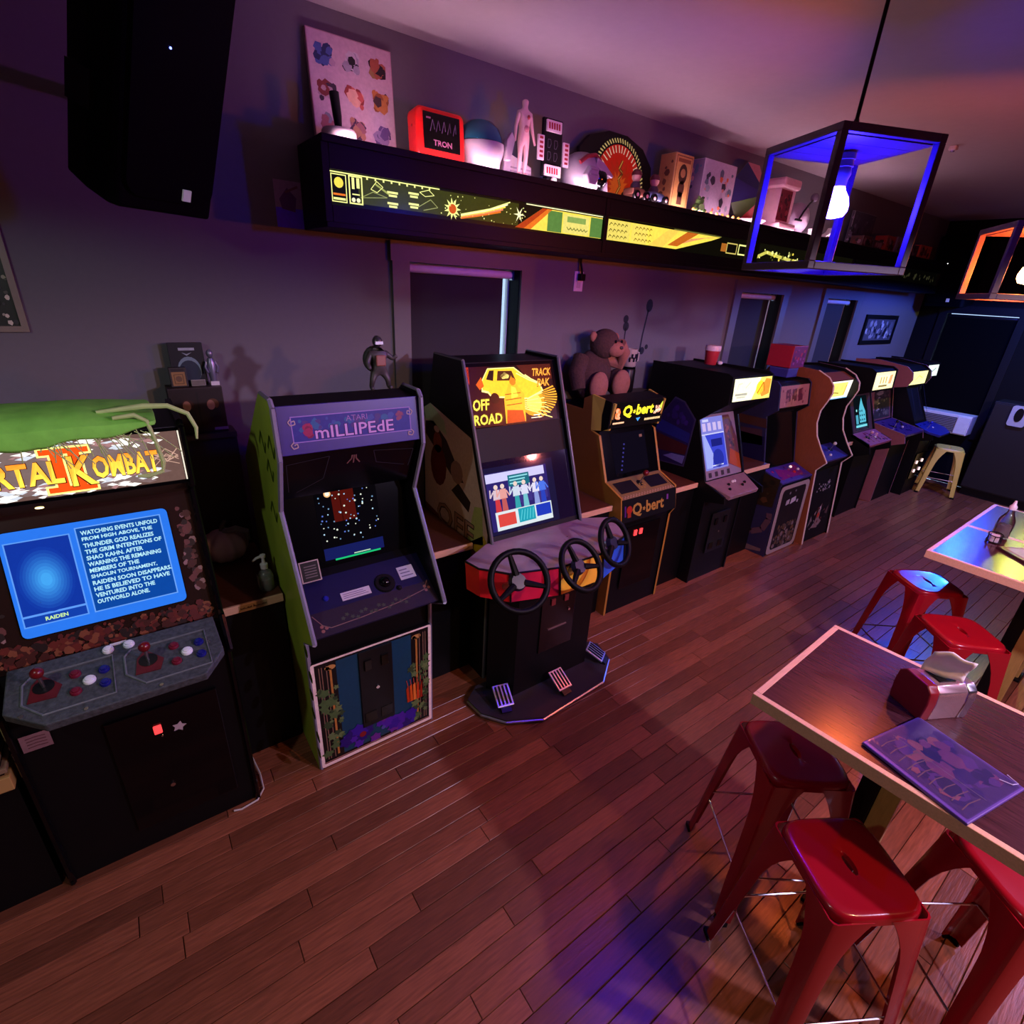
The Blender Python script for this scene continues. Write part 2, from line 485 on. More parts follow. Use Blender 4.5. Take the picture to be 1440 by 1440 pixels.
MB().box(XE - 0.215, XE - 0.20, a + 0.17, b - 0.10, z0 + 0.03, z0 + 0.23).build('grille_back', mat('dark_grille', (0.05, 0.05, 0.06), 0.6), ac)
for k in range(9): MB().box(XE - 0.228, XE - 0.214, a + 0.17, b - 0.10, z0 + 0.035 + k * 0.022, z0 + 0.043 + k * 0.022).build('slat', mat('grey_grille_slat', (0.28, 0.29, 0.32), 0.5), ac)
MB().box(XE - 0.222, XE - 0.20, a + 0.02, a + 0.16, z0 + 0.02, z0 + 0.25).build('control_panel', ACW, ac, bevel=0.006)
MB().box(XE - 0.222, XE - 0.20, b - 0.09, b - 0.02, z0 + 0.02, z0 + 0.25).build('vent_cover', ACW, ac, bevel=0.006)
MB().box(XE - 0.226, XE - 0.22, b - 0.07, b - 0.04, z0 + 0.12, z0 + 0.2).build('vent_slot', BLACK, ac)
# grey cabinet and its dispenser at the far wall
gc = thing('storage_cabinet', 'low dark grey cabinet against the far wall beside the yellow stool', 'cabinet', (XE - 0.2, 1.2, 0))
GREYC = mat('dark_grey_cabinet', (0.016, 0.015, 0.015), 0.5, spec=0.3)
MB().box(XE - 0.38, XE - 0.01, 0.55, 1.72, 0.10, 1.26).build('body', GREYC, gc, bevel=0.006)
MB().box(XE - 0.36, XE - 0.02, 0.57, 1.70, 0.0, 0.10).build('toe_kick', BLACK, gc)
MB().box(XE - 0.40, XE - 0.38, 0.56, 1.71, 0.12, 1.24).build('door', GREYC, gc, bevel=0.004)
dp = thing('cup_dispenser', 'white plate with a dark oval opening fixed to the grey cabinet', 'dispenser', (XE - 0.4, 1.42, 1.05))
fr = Fr((XE - 0.40, 1.54, 1.0), (0, -1, 0), (0, 0, 1))
MB().fprism(fr, [(0.1 + p[0], 0.125 + p[1]) for p in rrect(0.085, 0.125, 0.03)], 0.0, 0.03).build('plate', mat('grey_white_plastic', (0.45, 0.46, 0.45), 0.4), dp)
MB().fprism(fr, [(0.1 + 0.042 * math.cos(t * PI / 10), 0.14 + 0.085 * math.sin(t * PI / 10)) for t in range(20)], 0.03, 0.034).build('opening', BLACK, dp)
# small things on walls and ceiling
cs = thing('ceiling_sensor', 'small pale sensor box high on the ceiling behind the blue lantern', 'sensor', (5.19, 1.81, H))
MB().box(5.165, 5.215, 1.785, 1.835, H - 0.03, H).build('housing', WHITE, cs, bevel=0.008)
MB().lathe([(0.012, H - 0.04), (0.014, H - 0.03)], (5.19, 1.81, 0), 12).build('lens', STEEL, cs)
ol = thing('wall_outlet', 'white wall outlet with a black plug beside the widest window', 'outlet', (2.745, YN, 2.32))
fr = Fr((2.70, YN, 2.255), (1, 0, 0), (0, 0, 1))
MB().obox(fr, 0, 0.085, 0, 0.13, 0, 0.008).build('cover_plate', mat('outlet_white', (0.8, 0.76, 0.8), 0.4), ol, bevel=0.003)
for v in (0.022, 0.072): MB().obox(fr, 0.026, 0.06, v, v + 0.038, 0.008, 0.011).build('socket', WHITE, ol)
pc = thing('power_cord', 'black plug and cord running from the wall shelf down to the outlet', 'cord', (2.745, YN, 2.4))
MB().obox(fr, 0.022, 0.068, 0.07, 0.115, 0.0115, 0.05).build('plug', RUBBER, pc, bevel=0.006)
MB().tube([(2.745, YN - 0.035, 2.365), (2.74, YN - 0.03, 2.40), (2.735, YN - 0.02, 2.44), (2.735, YN - 0.02, 2.466)], 0.008, 8).build('cable', RUBBER, pc, True)
# wall decals: plain dark stalk beside the plush toy
dc = Art(Fr((3.20, YN, 1.75), (1, 0, 0), (0, 0, 1)), 0.001)
DK = lin((.10, .08, .11))
dc.line([(0.30, 0.02), (0.31, 0.2), (0.34, 0.40)], 0.016, DK).circ(0.345, 0.43, 0.04, DK, 12, 0.05)
dc.circ(0.33, 0.08, 0.03, DK).circ(0.38, 0.11, 0.02, DK)
o = dc.build('wall_decal', PRINT); tag(o, 'tall dark sprout shaped wall sticker right of the brown plush toy', 'sticker')
dc = Art(Fr((3.20, YN, 1.75), (1, 0, 0), (0, 0, 1)), 0.001); dc.circ(0.10, 0.27, 0.035, DK).circ(0.09, 0.325, 0.03, DK).line([(0.1, 0.1), (0.1, 0.26)], 0.012, DK)
o = dc.build('wall_decal', PRINT); tag(o, 'short dark bud shaped wall sticker just above the printed mug', 'sticker')


def framed(name, label, fr, w, h, border, fcol, bg, cols, n, t=0.02, seed=1, r=(0.01, 0.04), cat='picture', draw=None):
    p = thing(name, label, cat, fr.P(w / 2, 0))
    MB().use(fcol).obox(fr, 0, w, 0, border, 0, t).obox(fr, 0, w, h - border, h, 0, t).obox(fr, 0, border, border, h - border, 0, t).obox(fr, w - border, w, border, h - border, 0, t).build('frame', fcol, p)
    MB().obox(fr, border, w - border, border, h - border, 0, t * 0.4).build('backing', BLACK, p)
    A = Art(fr, t * 0.4 + 0.001).rect(border, w - border, border, h - border, bg); A.up()
    if draw: draw(A)
    else: A.blobs(border, w - border, border, h - border, [lin(c) for c in cols], n, r[0], r[1], random.Random(seed))
    A.build('print', PRINT, p); return p


framed('framed_picture', 'small dark framed picture on the blue lit wall near the corner', Fr((7.62, YN, 1.82), (1, 0, 0), (0, 0, 1)), 0.98, 0.36, 0.05, BLACK, lin((.3, .3, .34)),
       [(.6, .6, .62), (.12, .12, .16), (.4, .4, .45), (.75, .75, .75)], 60, seed=3, r=(0.02, 0.07))
framed('framed_picture', 'pale framed speckled picture cut off by the left edge of the photo', Fr((-0.98, YN, 1.985), (1, 0, 0), (0, 0, 1)), 0.70, 0.42, 0.022, mat('bronze_frame', (0.22, 0.17, 0.13), 0.4), lin((.12, .11, .10)),
       [(.62, .58, .5), (.3, .28, .25), (.8, .76, .68), (.2, .18, .2)], 500, seed=4, r=(0.004, 0.012))


def paper_draw(A):
    A.rect(0.0, 0.126, 0.085, 0.2, lin((.62, .5, .62))); A.up(); A.rect(0.0, 0.126, 0.0, 0.085, lin((.42, .22, .98))); A.up(); A.poly([(0.02, 0.12), (0.06, 0.17), (0.10, 0.13), (0.09, 0.07), (0.03, 0.08)], lin((.40, .22, .45)))  # violet lower part: bright purple light put into the paper colour
    A.up(); A.line([(0.05, 0.15), (0.11, 0.18)], 0.01, lin((.5, .3, .36)))


A = Art(Fr((0.744, YN, 2.468), (1, 0, 0), (0, 0, 1)), 0.0015).rect(0, 0.126, 0, 0.2, lin((.70, .62, .85))); A.up(); paper_draw(A)
tag(A.build('paper_flyer', PRINT), 'small paper flyer stuck to the wall at the shelf end', 'flyer')


def cup_draw(A):
    rnd = random.Random(11); w, h = 0.40, 0.44
    pal = [((.30, .38, .62), (.16, .2, .36), (.72, .6, .66)), ((.12, .1, .12), (.66, .62, .68), (.8, .75, .78)), ((.62, .48, .28), (.14, .1, .12), (.66, .35, .25)),
           ((.7, .6, .62), (.5, .22, .2), (.25, .2, .25)), ((.80, .38, .34), (.6, .25, .22), (.9, .7, .6)), ((.78, .48, .24), (.62, .34, .18), (.3, .2, .2)),
           ((.6, .35, .38), (.5, .5, .55), (.7, .6, .6)), ((.62, .4, .42), (.3, .2, .3), (.7, .5, .4)), ((.40, .30, .48), (.25, .2, .34), (.6, .5, .62))]
    for k, cs_ in enumerate(pal):
        cx = 0.075 + (k % 3) * 0.128; cy = 0.375 - (k // 3) * 0.135
        A.blobs(cx - 0.055, cx + 0.055, cy - 0.06, cy + 0.045, [lin(c) for c in cs_], 20, 0.014, 0.036, rnd)


# ---------------------------------------------------------------- long wall shelf with its backlit strip
SX0, SX1, SY0, SZ0, SZ1 = 0.872, 8.55, 2.656, 2.465, 2.82
sh = thing('wall_shelf', 'long black box shelf under the ceiling with a backlit printed strip along its front', 'shelf', (SX0, YN, SZ0))
MB().box(SX0, SX1, SY0 - 0.012, YN, SZ1 - 0.03, SZ1).build('top_board', BLACK, sh, bevel=0.003)
MB().box(SX0, SX1, SY0 - 0.004, YN, SZ0, SZ0 + 0.025).build('bottom_board', BLACK, sh, bevel=0.003)
for x in (SX0, 2.605, 4.34, 6.1, SX1 - 0.03): MB().box(x, x + 0.03, SY0, YN, SZ0 + 0.025, SZ1 - 0.03).build('divider', BLACK, sh)
PX = [(0.905, 2.60), (2.638, 4.338), (4.372, 6.098), (6.132, 8.518)]
for k, (a, b) in enumerate(PX):
    MB().box(a, b, SY0 + 0.001, SY0 + 0.02, 2.695, SZ1 - 0.03).box(a, b, SY0 + 0.001, SY0 + 0.02, SZ0 + 0.025, 2.557).build('front_rail', BLACK, sh)
    MB().box(a, b, SY0 + 0.02, SY0 + 0.03, 2.557, 2.695).build('backing_panel', BLACK, sh)
LED = mat('pink_led', (1.0, 0.58, 0.80), 0.5, emit=80.0, noise=0.0)
for a, b in ((0.96, 2.58), (2.64, 4.3), (4.4, 6.0)): MB().box(a, b, 2.676, 2.686, SZ1, SZ1 + 0.0035).build('light_strip', LED, sh)
rs = random.Random(21)
OL = lin((.20, .21, .05)); PALE = lin((.93, .93, .55)); CREAM = lin((.97, .95, .72)); ORG = lin((.85, .42, .12)); YEL = lin((.93, .82, .30)); GRN = lin((.32, .47, .22))
W1 = PX[0][1] - PX[0][0]; HH = 0.138
A = Art(Fr((PX[0][0], SY0 + 0.02, 2.557), (1, 0, 0), (0, 0, 1)), 0.001)
U = lambda x: x - PX[0][0]
A.rect(0, W1, 0, HH, lin((.05, .05, .015))).up(); A.rect(0.13, U(1.95), 0.02, HH - 0.01, OL).up()
A.frame(0.005, 0.075, 0.015, 0.125, 0.004, PALE).circ(0.04, 0.092, 0.021, YEL).rect(0.012, 0.068, 0.042, 0.05, ORG).rect(0.012, 0.068, 0.024, 0.033, PALE)
A.frame(0.085, 0.15, 0.015, 0.128, 0.006, PALE).rect(0.10, 0.112, 0.075, 0.12, PALE).rect(0.122, 0.136, 0.08, 0.12, PALE).circ(0.105, 0.032, 0.009, CREAM).circ(0.128, 0.032, 0.009, CREAM).rect(0.10, 0.135, 0.052, 0.057, PALE)
A.rect(0.0, 0.55, HH - 0.009, HH - 0.004, PALE)
for k in range(9): A.rect(0.17 + k * 0.04, 0.178 + k * 0.04, HH - 0.018, HH - 0.009, PALE)
A.line([(0.19, 0.085), (0.22, 0.12), (0.25, 0.10), (0.22, 0.075), (0.19, 0.085)], 0.003, PALE).line([(0.21, 0.11), (0.28, 0.075)], 0.008, lin((.6, .62, .3)))
A.line([(0.14, 0.045), (0.2, 0.075), (0.27, 0.06), (0.14, 0.045)], 0.003, lin((.55, .57, .3)))
for cx, cy in ((0.27, 0.08), (0.27, 0.035), (0.38, 0.09), (0.38, 0.045)):
    A.rect(cx, cx + 0.055, cy, cy + 0.009, PALE); A.rect(cx + 0.008, cx + 0.05, cy - 0.013, cy - 0.004, PALE)
A.line([(0.44, 0.105), (0.49, 0.12), (0.52, 0.10), (0.47, 0.09), (0.44, 0.105)], 0.003, PALE).line([(0.43, 0.04), (0.5, 0.08), (0.54, 0.05), (0.46, 0.03)], 0.003, lin((.6, .62, .35)))
A.up(); A.star(U(1.53), 0.055, 0.05, PALE, 11, 0.5); A.up(); A.circ(U(1.53), 0.055, 0.022, lin((.75, .30, .08)))
for k in range(5): A.line([(U(1.58), 0.02 + k * 0.004), (U(1.68 + k * 0.02), 0.04 + k * 0.01), (U(1.83 + k * 0.015), 0.075 + k * 0.013)], 0.010 - k * 0.001, [ORG, lin((.9, .5, .35)), YEL, CREAM, PALE][k])
for k in range(40): A.circ(rs.uniform(U(1.45), U(2.0)), rs.uniform(0.02, 0.12), rs.uniform(.0015, .004), PALE, 6)
A.up(); A.star(U(1.955), 0.075, 0.04, CREAM, 6, 0.25)
A.up(); A.poly([(U(1.93), 0.012), (U(2.12), 0.125), (W1, 0.125), (W1, 0.012)], YEL); A.up()
A.poly([(U(1.93), 0.012), (U(2.12), 0.125), (U(2.155), 0.125), (U(1.99), 0.012)], lin((.66, .22, .07))).poly([(U(1.99), 0.012), (U(2.155), 0.125), (U(2.19), 0.125), (U(2.04), 0.012)], ORG)
A.rect(U(2.16), U(2.27), 0.014, 0.12, GRN).rect(U(2.50), W1, 0.014, 0.12, GRN).rect(U(2.28), U(2.49), 0.018, 0.115, lin((.86, .80, .42)))
A.up(); A.rect(U(2.31), U(2.46), 0.075, 0.105, lin((.5, .6, .3)))
for k in range(6): A.line([(U(2.31 + k * 0.028), 0.05), (U(2.325 + k * 0.028), 0.035), (U(2.34 + k * 0.028), 0.045)], 0.005, lin((.4, .42, .18)))
A.rect(U(2.0), W1, HH - 0.008, HH - 0.003, CREAM)
A.build('backlit_strip', LIT, sh)
W2 = PX[1][1] - PX[1][0]; U = lambda x: x - PX[1][0]
A = Art(Fr((PX[1][0], SY0 + 0.02, 2.557), (1, 0, 0), (0, 0, 1)), 0.001)
A.rect(0, W2, 0, HH, lin((.03, .03, .01))).up(); A.poly([(0, 0.012), (U(3.35), 0.012), (U(3.75), 0.1), (U(3.85), 0.128), (0.0, 0.128)], YEL).up()
A.rect(0.0, U(2.86), 0.014, 0.126, lin((.86, .78, .36))).rect(U(2.875), U(3.03), 0.014, 0.126, lin((.90, .80, .35))).up()
for k in range(15):
    cx = 0.04 + (k % 5) * 0.035; cy = 0.035 + (k // 5) * 0.034
    A.line([(cx - .012, cy - .008), (cx, cy + .008), (cx + .014, cy)], 0.005, lin((.30, .24, .05)))
    A.line([(cx + .24 - .012, cy - .008), (cx + .24, cy + .008), (cx + .255, cy)], 0.005, lin((.42, .28, .05)))
A.poly([(U(3.05), 0.012), (U(3.25), 0.128), (U(3.36), 0.128), (U(3.2), 0.012)], lin((.9, .75, .3))).poly([(U(3.25), 0.03), (U(3.45), 0.128), (U(3.58), 0.128), (U(3.36), 0.03)], lin((.72, .36, .10))).poly([(U(3.40), 0.05), (U(3.7), 0.115), (U(3.84), 0.125), (U(3.5), 0.09)], lin((.85, .55, .35)))
A.frame(U(3.95), U(4.09), 0.03, 0.105, 0.008, lin((.75, .68, .35))).frame(U(4.11), U(4.22), 0.03, 0.105, 0.01, PALE).rect(U(3.88), U(3.95), 0.04, 0.095, lin((.62, .36, .12)))
A.rect(U(3.3), U(3.86), HH - 0.008, HH - 0.003, lin((.45, .44, .2)))
A.build('backlit_strip', LIT, sh)
A = Art(Fr((PX[2][0], SY0 + 0.02, 2.557), (1, 0, 0), (0, 0, 1)), 0.001)
A.rect(0, PX[2][1] - PX[2][0], 0, HH, lin((.04, .04, .015))).up(); A.line([(0.0, 0.03), (0.15, 0.08), (0.35, 0.06), (0.55, 0.045), (0.7, 0.04)], 0.025, lin((.75, .72, .32))).blobs(0, 0.7, 0.02, 0.11, [PALE, YEL, lin((.3, .3, .1))], 26, 0.008, 0.02, rs)
A.build('backlit_strip', LIT, sh)
A = Art(Fr((PX[3][0], SY0 + 0.02, 2.557), (1, 0, 0), (0, 0, 1)), 0.001)
A.rect(0, PX[3][1] - PX[3][0], 0, HH, lin((.03, .03, .02))).up(); A.blobs(0.9, 2.3, 0.02, 0.11, [lin((.3, .3, .2)), lin((.2, .18, .12))], 30, 0.01, 0.03, rs)
A.build('dark_strip', DIM, sh)

# ---------------------------------------------------------------- things standing on the shelf
T = SZ1
# canvas print leaning on the wall
cp = thing('canvas_print', 'pale canvas print of little cartoon shapes leaning at the left end of the shelf', 'poster', (1.15, 2.93, T))
fr = Fr((0.945, 2.93, T + 0.001), (1, 0, 0), (0, 0.10, 1))
MB().obox(fr, 0, 0.405, 0, 0.455, -0.025, 0.0).build('canvas', mat('canvas_edge', (0.45, 0.25, 0.28), 0.7), cp)
A = Art(fr, 0.001).rect(0.004, 0.401, 0.004, 0.451, lin((.80, .68, .72))).up(); cup_draw(A); A.build('print', PRINT, cp)
# joystick lamp in front of the print
jb = thing('joystick_toy', 'white joystick base with a black stick in front of the canvas print', 'toy', (1.0, 2.78, T))
MB().lathe([(0.070, T), (0.076, T + 0.01), (0.076, T + 0.04), (0.068, T + 0.05)], (1.0, 2.78, 0), 24).build('base', mat('warm_white', (0.62, 0.52, 0.48), 0.4), jb, True)
MB().tube([(1.0, 2.78, T + 0.045), (1.0, 2.79, T + 0.10), (0.995, 2.80, T + 0.19)], [0.014, 0.02, 0.022], 10).build('stick', PLAST, jb, True)
# red cased tabletop game
ra = thing('tabletop_game', 'red cased electronic tabletop game with a dark face next to the canvas print', 'toy', (1.51, 2.80, T))
fr = Fr((1.375, 2.745, T), (1, 0, 0), (0, 0.10, 1))
MB().fprism(fr, [(0.135 + p[0], 0.112 + p[1]) for p in rrect(0.135, 0.11, 0.03)], -0.10, 0.0).build('case', mat('bright_red_plastic', (0.75, 0.012, 0.01), 0.3, emit=0.10), ra, True, bevel=0.01)
MB().obox(fr, 0.035, 0.24, 0.045, 0.20, 0.0, 0.006).build('face_panel', BLACKG, ra, bevel=0.003)
A = Art(fr, 0.008); W_ = lin((.55, .32, .42))
for k in range(5):
    A.line([(0.07 + k * 0.032, 0.12), (0.085 + k * 0.032, 0.17), (0.095 + k * 0.03, 0.13)], 0.004, lin((.30, .22, .32)))
A.rect(0.05, 0.075, 0.17, 0.178, W_).text('TRON', 0.085, 0.19, 0.062, 0.088, W_, 0.03)
A.build('face_print', PRINT, ra)
MB().lathe([(0.012, 0.0), (0.014, 0.006), (0.008, 0.016)], fr.P(0.01, 0.14, -0.05), 10).build('knob', REDP, ra)
for k in range(8): MB().obox(fr, 0.04 + k * 0.025, 0.05 + k * 0.025, 0.006, 0.018, 0.0, 0.006).build('foot_glint', mat('pink_glow', (1, 0.45, 0.4), 0.4, emit=0.8), ra)  # glowing dots stand for strip light glinting along the lower edge


def helmet(name, label, c, r, shell, visor, parts, rz=0.0):
    t = thing(name, label, 'helmet', (c[0], c[1], T)); return t


# white helmet with a teal dome
h1 = thing('toy_helmet', 'white toy helmet with a teal dome beside the red tabletop game', 'toy', (1.78, 2.80, T))
MB().lathe([(0.085, T), (0.10, T + 0.01), (0.105, T + 0.05), (0.125, T + 0.10), (0.122, T + 0.125), (0.10, T + 0.128)], (1.775, 2.80, 0), 28).build('shell', mat('pink_white_shell', (0.46, 0.38, 0.40), 0.35), h1, True)
MB().lathe([(0.120, T + 0.128), (0.118, T + 0.15), (0.100, T + 0.19), (0.065, T + 0.22), (0.02, T + 0.232)], (1.765, 2.80, 0), 28).build('dome', mat('teal_plastic', (0.015, 0.12, 0.17), 0.2), h1, True)
MB().fprism(Fr((1.87, 2.70, T + 0.06), (1, 0, 0), (0, 0, 1)), [(0, 0), (0.03, 0.0), (0.055, 0.10), (0.03, 0.13), (0.0, 0.09)], -0.03, 0.0).build('cheek_fin', mat('pink_white_shell', (0.8, 0.66, 0.68)), h1, bevel=0.004)
# grey barrel behind the figure
gb = thing('toy_blaster', 'pale grey toy blaster barrel lying behind the pink anatomical figure', 'toy', (2.04, 2.85, T))
fr = Fr((1.93, 2.815, T), (1, 0, 0), (0, 0, 1))
MB().fprism(fr, [(0, 0.0), (0.01, 0.11), (0.05, 0.12), (0.20, 0.075), (0.20, 0.0), (0.05, 0.0)], -0.07, 0.0).build('barrel', mat('pink_grey_plastic', (0.55, 0.46, 0.48), 0.4), gb, bevel=0.006)
for k in range(3): MB().obox(fr, 0.05, 0.19, 0.018 + k * 0.018, 0.024 + k * 0.018, 0.0, 0.006).build('rib', mat('grey_rib', (0.35, 0.29, 0.32)), gb)
# anatomical figure


def skin_body(name, joints, edges, m, parent, sub=2, root=0):
    me = bpy.data.meshes.new(name); off = tuple(parent.get('_o', (0, 0, 0))) if parent else (0, 0, 0)
    me.from_pydata([tuple(p[i] - off[i] for i in range(3)) for p, r in joints], edges, [])
    o = bpy.data.objects.new(name, me); COL.objects.link(o); me.materials.append(m)
    sk = o.modifiers.new('skin', 'SKIN'); sk.use_smooth_shade = True
    for i, (p, r) in enumerate(joints):
        v = me.skin_vertices[0].data[i]; v.radius = (r, r) if not isinstance(r, tuple) else r; v.use_root = (i == root)
    s = o.modifiers.new('sub', 'SUBSURF'); s.levels = sub; s.render_levels = sub
    dg = bpy.context.evaluated_depsgraph_get(); ev = o.evaluated_get(dg)
    m2 = bpy.data.meshes.new_from_object(ev); m2.polygons.foreach_set('use_smooth', [True] * len(m2.polygons))
    o.modifiers.clear(); o.data = m2; o.data.name = name
    if parent: o.parent = parent
    return o


af = thing('anatomical_figure', 'see-through pink standing anatomical figure model on a pale foot plate', 'figure', (2.02, 2.76, T))
Q = lambda x, y, z: (2.02 + x, 2.76 + y, T + 0.012 + z)
k_ = 0.36
J = [(Q(0, 0, .50 * k_), .030), (Q(0, 0, .60 * k_), .027), (Q(0, 0, .72 * k_), .036), (Q(0, 0, .80 * k_), .030), (Q(0, 0, .86 * k_), .011), (Q(0, -.002, .92 * k_), .020), (Q(0, 0, .975 * k_), .019),
     (Q(-.038, 0, .795 * k_), .014), (Q(-.055, 0, .62 * k_), .010), (Q(-.062, -.008, .48 * k_), .007), (Q(-.064, -.012, .42 * k_), .008),
     (Q(.038, 0, .795 * k_), .014), (Q(.056, 0, .62 * k_), .010), (Q(.068, -.008, .48 * k_), .007), (Q(.073, -.012, .42 * k_), .008),
     (Q(-.019, 0, .44 * k_), .021), (Q(-.020, -.003, .26 * k_), .013), (Q(-.020, .002, .14 * k_), .013), (Q(-.020, .004, .03 * k_), .008), (Q(-.021, -.025, .015 * k_), .008),
     (Q(.019, 0, .44 * k_), .021), (Q(.020, -.003, .26 * k_), .013), (Q(.020, .002, .14 * k_), .013), (Q(.020, .004, .03 * k_), .008), (Q(.021, -.025, .015 * k_), .008)]
ED = [(0, 1), (1, 2), (2, 3), (3, 4), (4, 5), (5, 6), (3, 7), (7, 8), (8, 9), (9, 10), (3, 11), (11, 12), (12, 13), (13, 14), (0, 15), (15, 16), (16, 17), (17, 18), (18, 19), (0, 20), (20, 21), (21, 22), (22, 23), (23, 24)]
skin_body('body', J, ED, mat('translucent_pink_body', (0.72, 0.40, 0.40), 0.25, emit=0.06), af)
MB().ell(Q(0.004, -0.034, .74 * k_), (0.009, 0.006, 0.011), 10, 8).build('heart', mat('organ_red', (0.35, 0.02, 0.03), 0.3), af, True)
MB().ell(Q(0, -0.026, .60 * k_), (0.018, 0.008, 0.016), 10, 8).build('organs', mat('organ_pink', (0.55, 0.2, 0.2), 0.3), af, True)
MB().box(1.965, 2.085, 2.72, 2.80, T, T + 0.012).build('foot_plate', WHITE, af, bevel=0.003)
# black rack with four plates
cr = thing('sign_rack', 'small black rack of four white lettered plates around a line drawing', 'sign', (2.25, 2.78, T))
MB().box(2.20, 2.30, 2.755, 2.80, T, T + 0.04).build('base', PLAST, cr, bevel=0.004)
MB().ell((2.235, 2.735, T + 0.02), (0.018, 0.018, 0.018), 10, 8).build('button', mat('pale_button', (0.6, 0.55, 0.5)), cr, True)
fr = Fr((2.125, 2.765, T + 0.02), (1, 0, 0), (0, 0.05, 1))
MB().obox(fr, 0.045, 0.185, 0.02, 0.30, -0.02, 0).build('board', BLACK, cr, bevel=0.003)
PLW = mat('plate_white', (0.72, 0.6, 0.6), 0.4)
for nm, (u0, u1, v0, v1, tx) in dict(a=(0.06, 0.17, 0.235, 0.29, 'BONUS'), b=(0.0, 0.045, 0.09, 0.21, 'V'), c=(0.187, 0.232, 0.08, 0.20, 'V'), d=(0.055, 0.175, 0.02, 0.075, 'NYC')).items():
    pl = MB().obox(fr, u0, u1, v0, v1, 0.0, 0.012).build('plate', PLW, cr, bevel=0.002)
    A = Art(fr, 0.0135)
    if tx == 'V':
        for k in range(5): A.rect(u0 + 0.01, u1 - 0.01, v0 + 0.012 + k * 0.022, v0 + 0.024 + k * 0.022, lin((.62, .12, .16)))
    else:
        for k in range(5): A.poly([(u0 + 0.012 + k * 0.018, v0 + 0.012), (u0 + 0.024 + k * 0.018, v0 + 0.012), (u0 + 0.022 + k * 0.018, v1 - 0.012), (u0 + 0.010 + k * 0.018, v1 - 0.012)], lin((.62, .10, .14)))
    A.build('plate_marks', PRINT, cr)
A = Art(fr, 0.001)
for sx in (-1, 1):
    for v in (0.12, 0.18):
        cx = 0.115 + sx * 0.024
        A.line([(cx - .012, v - .02), (cx - .012, v + .02), (cx + .008, v + .02), (cx + .012, v), (cx + .002, v - .02), (cx - .012, v - .02)], 0.003, lin((.35, .34, .38)))
A.build('line_drawing', PRINT, cr)
# white pilot helmet with open face
h2 = thing('pilot_helmet', 'white toy pilot helmet with a dark red stripe and black open face', 'helmet', (2.52, 2.80, T))
HW = mat('helmet_white', (0.36, 0.33, 0.34), 0.3)
MB().lathe([(0.095, T), (0.118, T + 0.02), (0.128, T + 0.08), (0.122, T + 0.135), (0.095, T + 0.175), (0.05, T + 0.198), (0.012, T + 0.205)], (2.49, 2.80, 0), 30).build('shell', HW, h2, True)
MB().ell((2.57, 2.755, T + 0.075), (0.075, 0.09, 0.072), 18, 12).build('face_opening', BLACKG, h2, True)
MB().fprism(Fr((2.50, 2.675, T + 0.12), (1, 0, -0.25), (0.25, 0, 1)), [(0, 0.0), (0.15, -0.004), (0.16, 0.012), (0.06, 0.045), (0.0, 0.05)], -0.14, 0.0).build('brim', HW, h2, bevel=0.006)
MB().lathe([(0.05, 2.66), (0.058, 2.675), (0.058, 2.70)], (2.475, 0, T + 0.07), 6, 'y').build('ear_cover', HW, h2, bevel=0.006)
for k in range(2): MB().box(2.445, 2.50, 2.653, 2.66, T + 0.07 + k * 0.025, T + 0.077 + k * 0.025).build('ear_slot', mat('helmet_grey', (0.25, 0.23, 0.25)), h2)
MB().tube([(2.395, 2.70, T + 0.13), (2.44, 2.69, T + 0.165), (2.51, 2.70, T + 0.182), (2.575, 2.72, T + 0.165)], 0.012, 8).build('stripe', mat('dark_red_stripe', (0.25, 0.02, 0.03), 0.4), h2, True)
MB().fprism(Fr((2.60, 2.70, T), (1, 0, 0), (0, 0, 1)), [(0, 0.0), (0.045, 0.0), (0.035, 0.06), (0.02, 0.07)], -0.12, 0.0).build('chin_guard', HW, h2, bevel=0.004)
# arched game sign
sg = thing('arched_sign', 'black arched sign with a glowing red-orange disc and striped rim', 'sign', (2.95, 2.92, T))
fr = Fr((2.58, 2.91, T), (1, 0, 0), (0, 0.06, 1))
MB().fprism(fr, [(0.0, 0.0), (0.0, 0.27), (0.08, 0.345), (0.25, 0.395), (0.42, 0.395), (0.58, 0.345), (0.68, 0.25), (0.70, 0.0)], -0.03, 0).build('board', BLACK, sg, bevel=0.004)
A = Art(fr, 0.001); cu, cv = 0.36, 0.13
A.circ(cu, cv, 0.25, lin((.02, .02, .02)), 40, 0.25).up()
for k in range(34):
    a0 = PI * (-0.05) + k * PI * 1.1 / 34
    A.line([(cu + .215 * math.cos(a0), cv + .215 * math.sin(a0)), (cu + .24 * math.cos(a0 + .05), cv + .24 * math.sin(a0 + .05))], 0.009, lin((.85, .72, .45)))
A.circ(cu, cv, 0.205, lin((.75, .10, .03)), 40).up()
A.star(cu, cv - 0.03, 0.165, lin((.70, .14, .04)), 18, 0.6).up(); A.star(cu, cv - 0.04, 0.10, lin((.82, .32, .09)), 16, 0.6).up()
for k in range(16):
    a0 = PI * 0.12 + k * PI * 0.76 / 15
    A.line([(cu + .20 * math.cos(a0), cv + .20 * math.sin(a0)), (cu + rs.uniform(.13, .17) * math.cos(a0 + rs.uniform(-.05, .05)), cv + .16 * math.sin(a0))], 0.008, lin((.95, .75, .65)))
A.up(); A.line([(cu + 0.03, cv + 0.12), (cu + 0.0, cv + 0.07), (cu + 0.035, cv + 0.05), (cu + 0.0, cv + 0.01), (cu + 0.02, cv - 0.03), (cu - 0.02, cv - 0.09)], 0.02, lin((.35, .12, .04)))
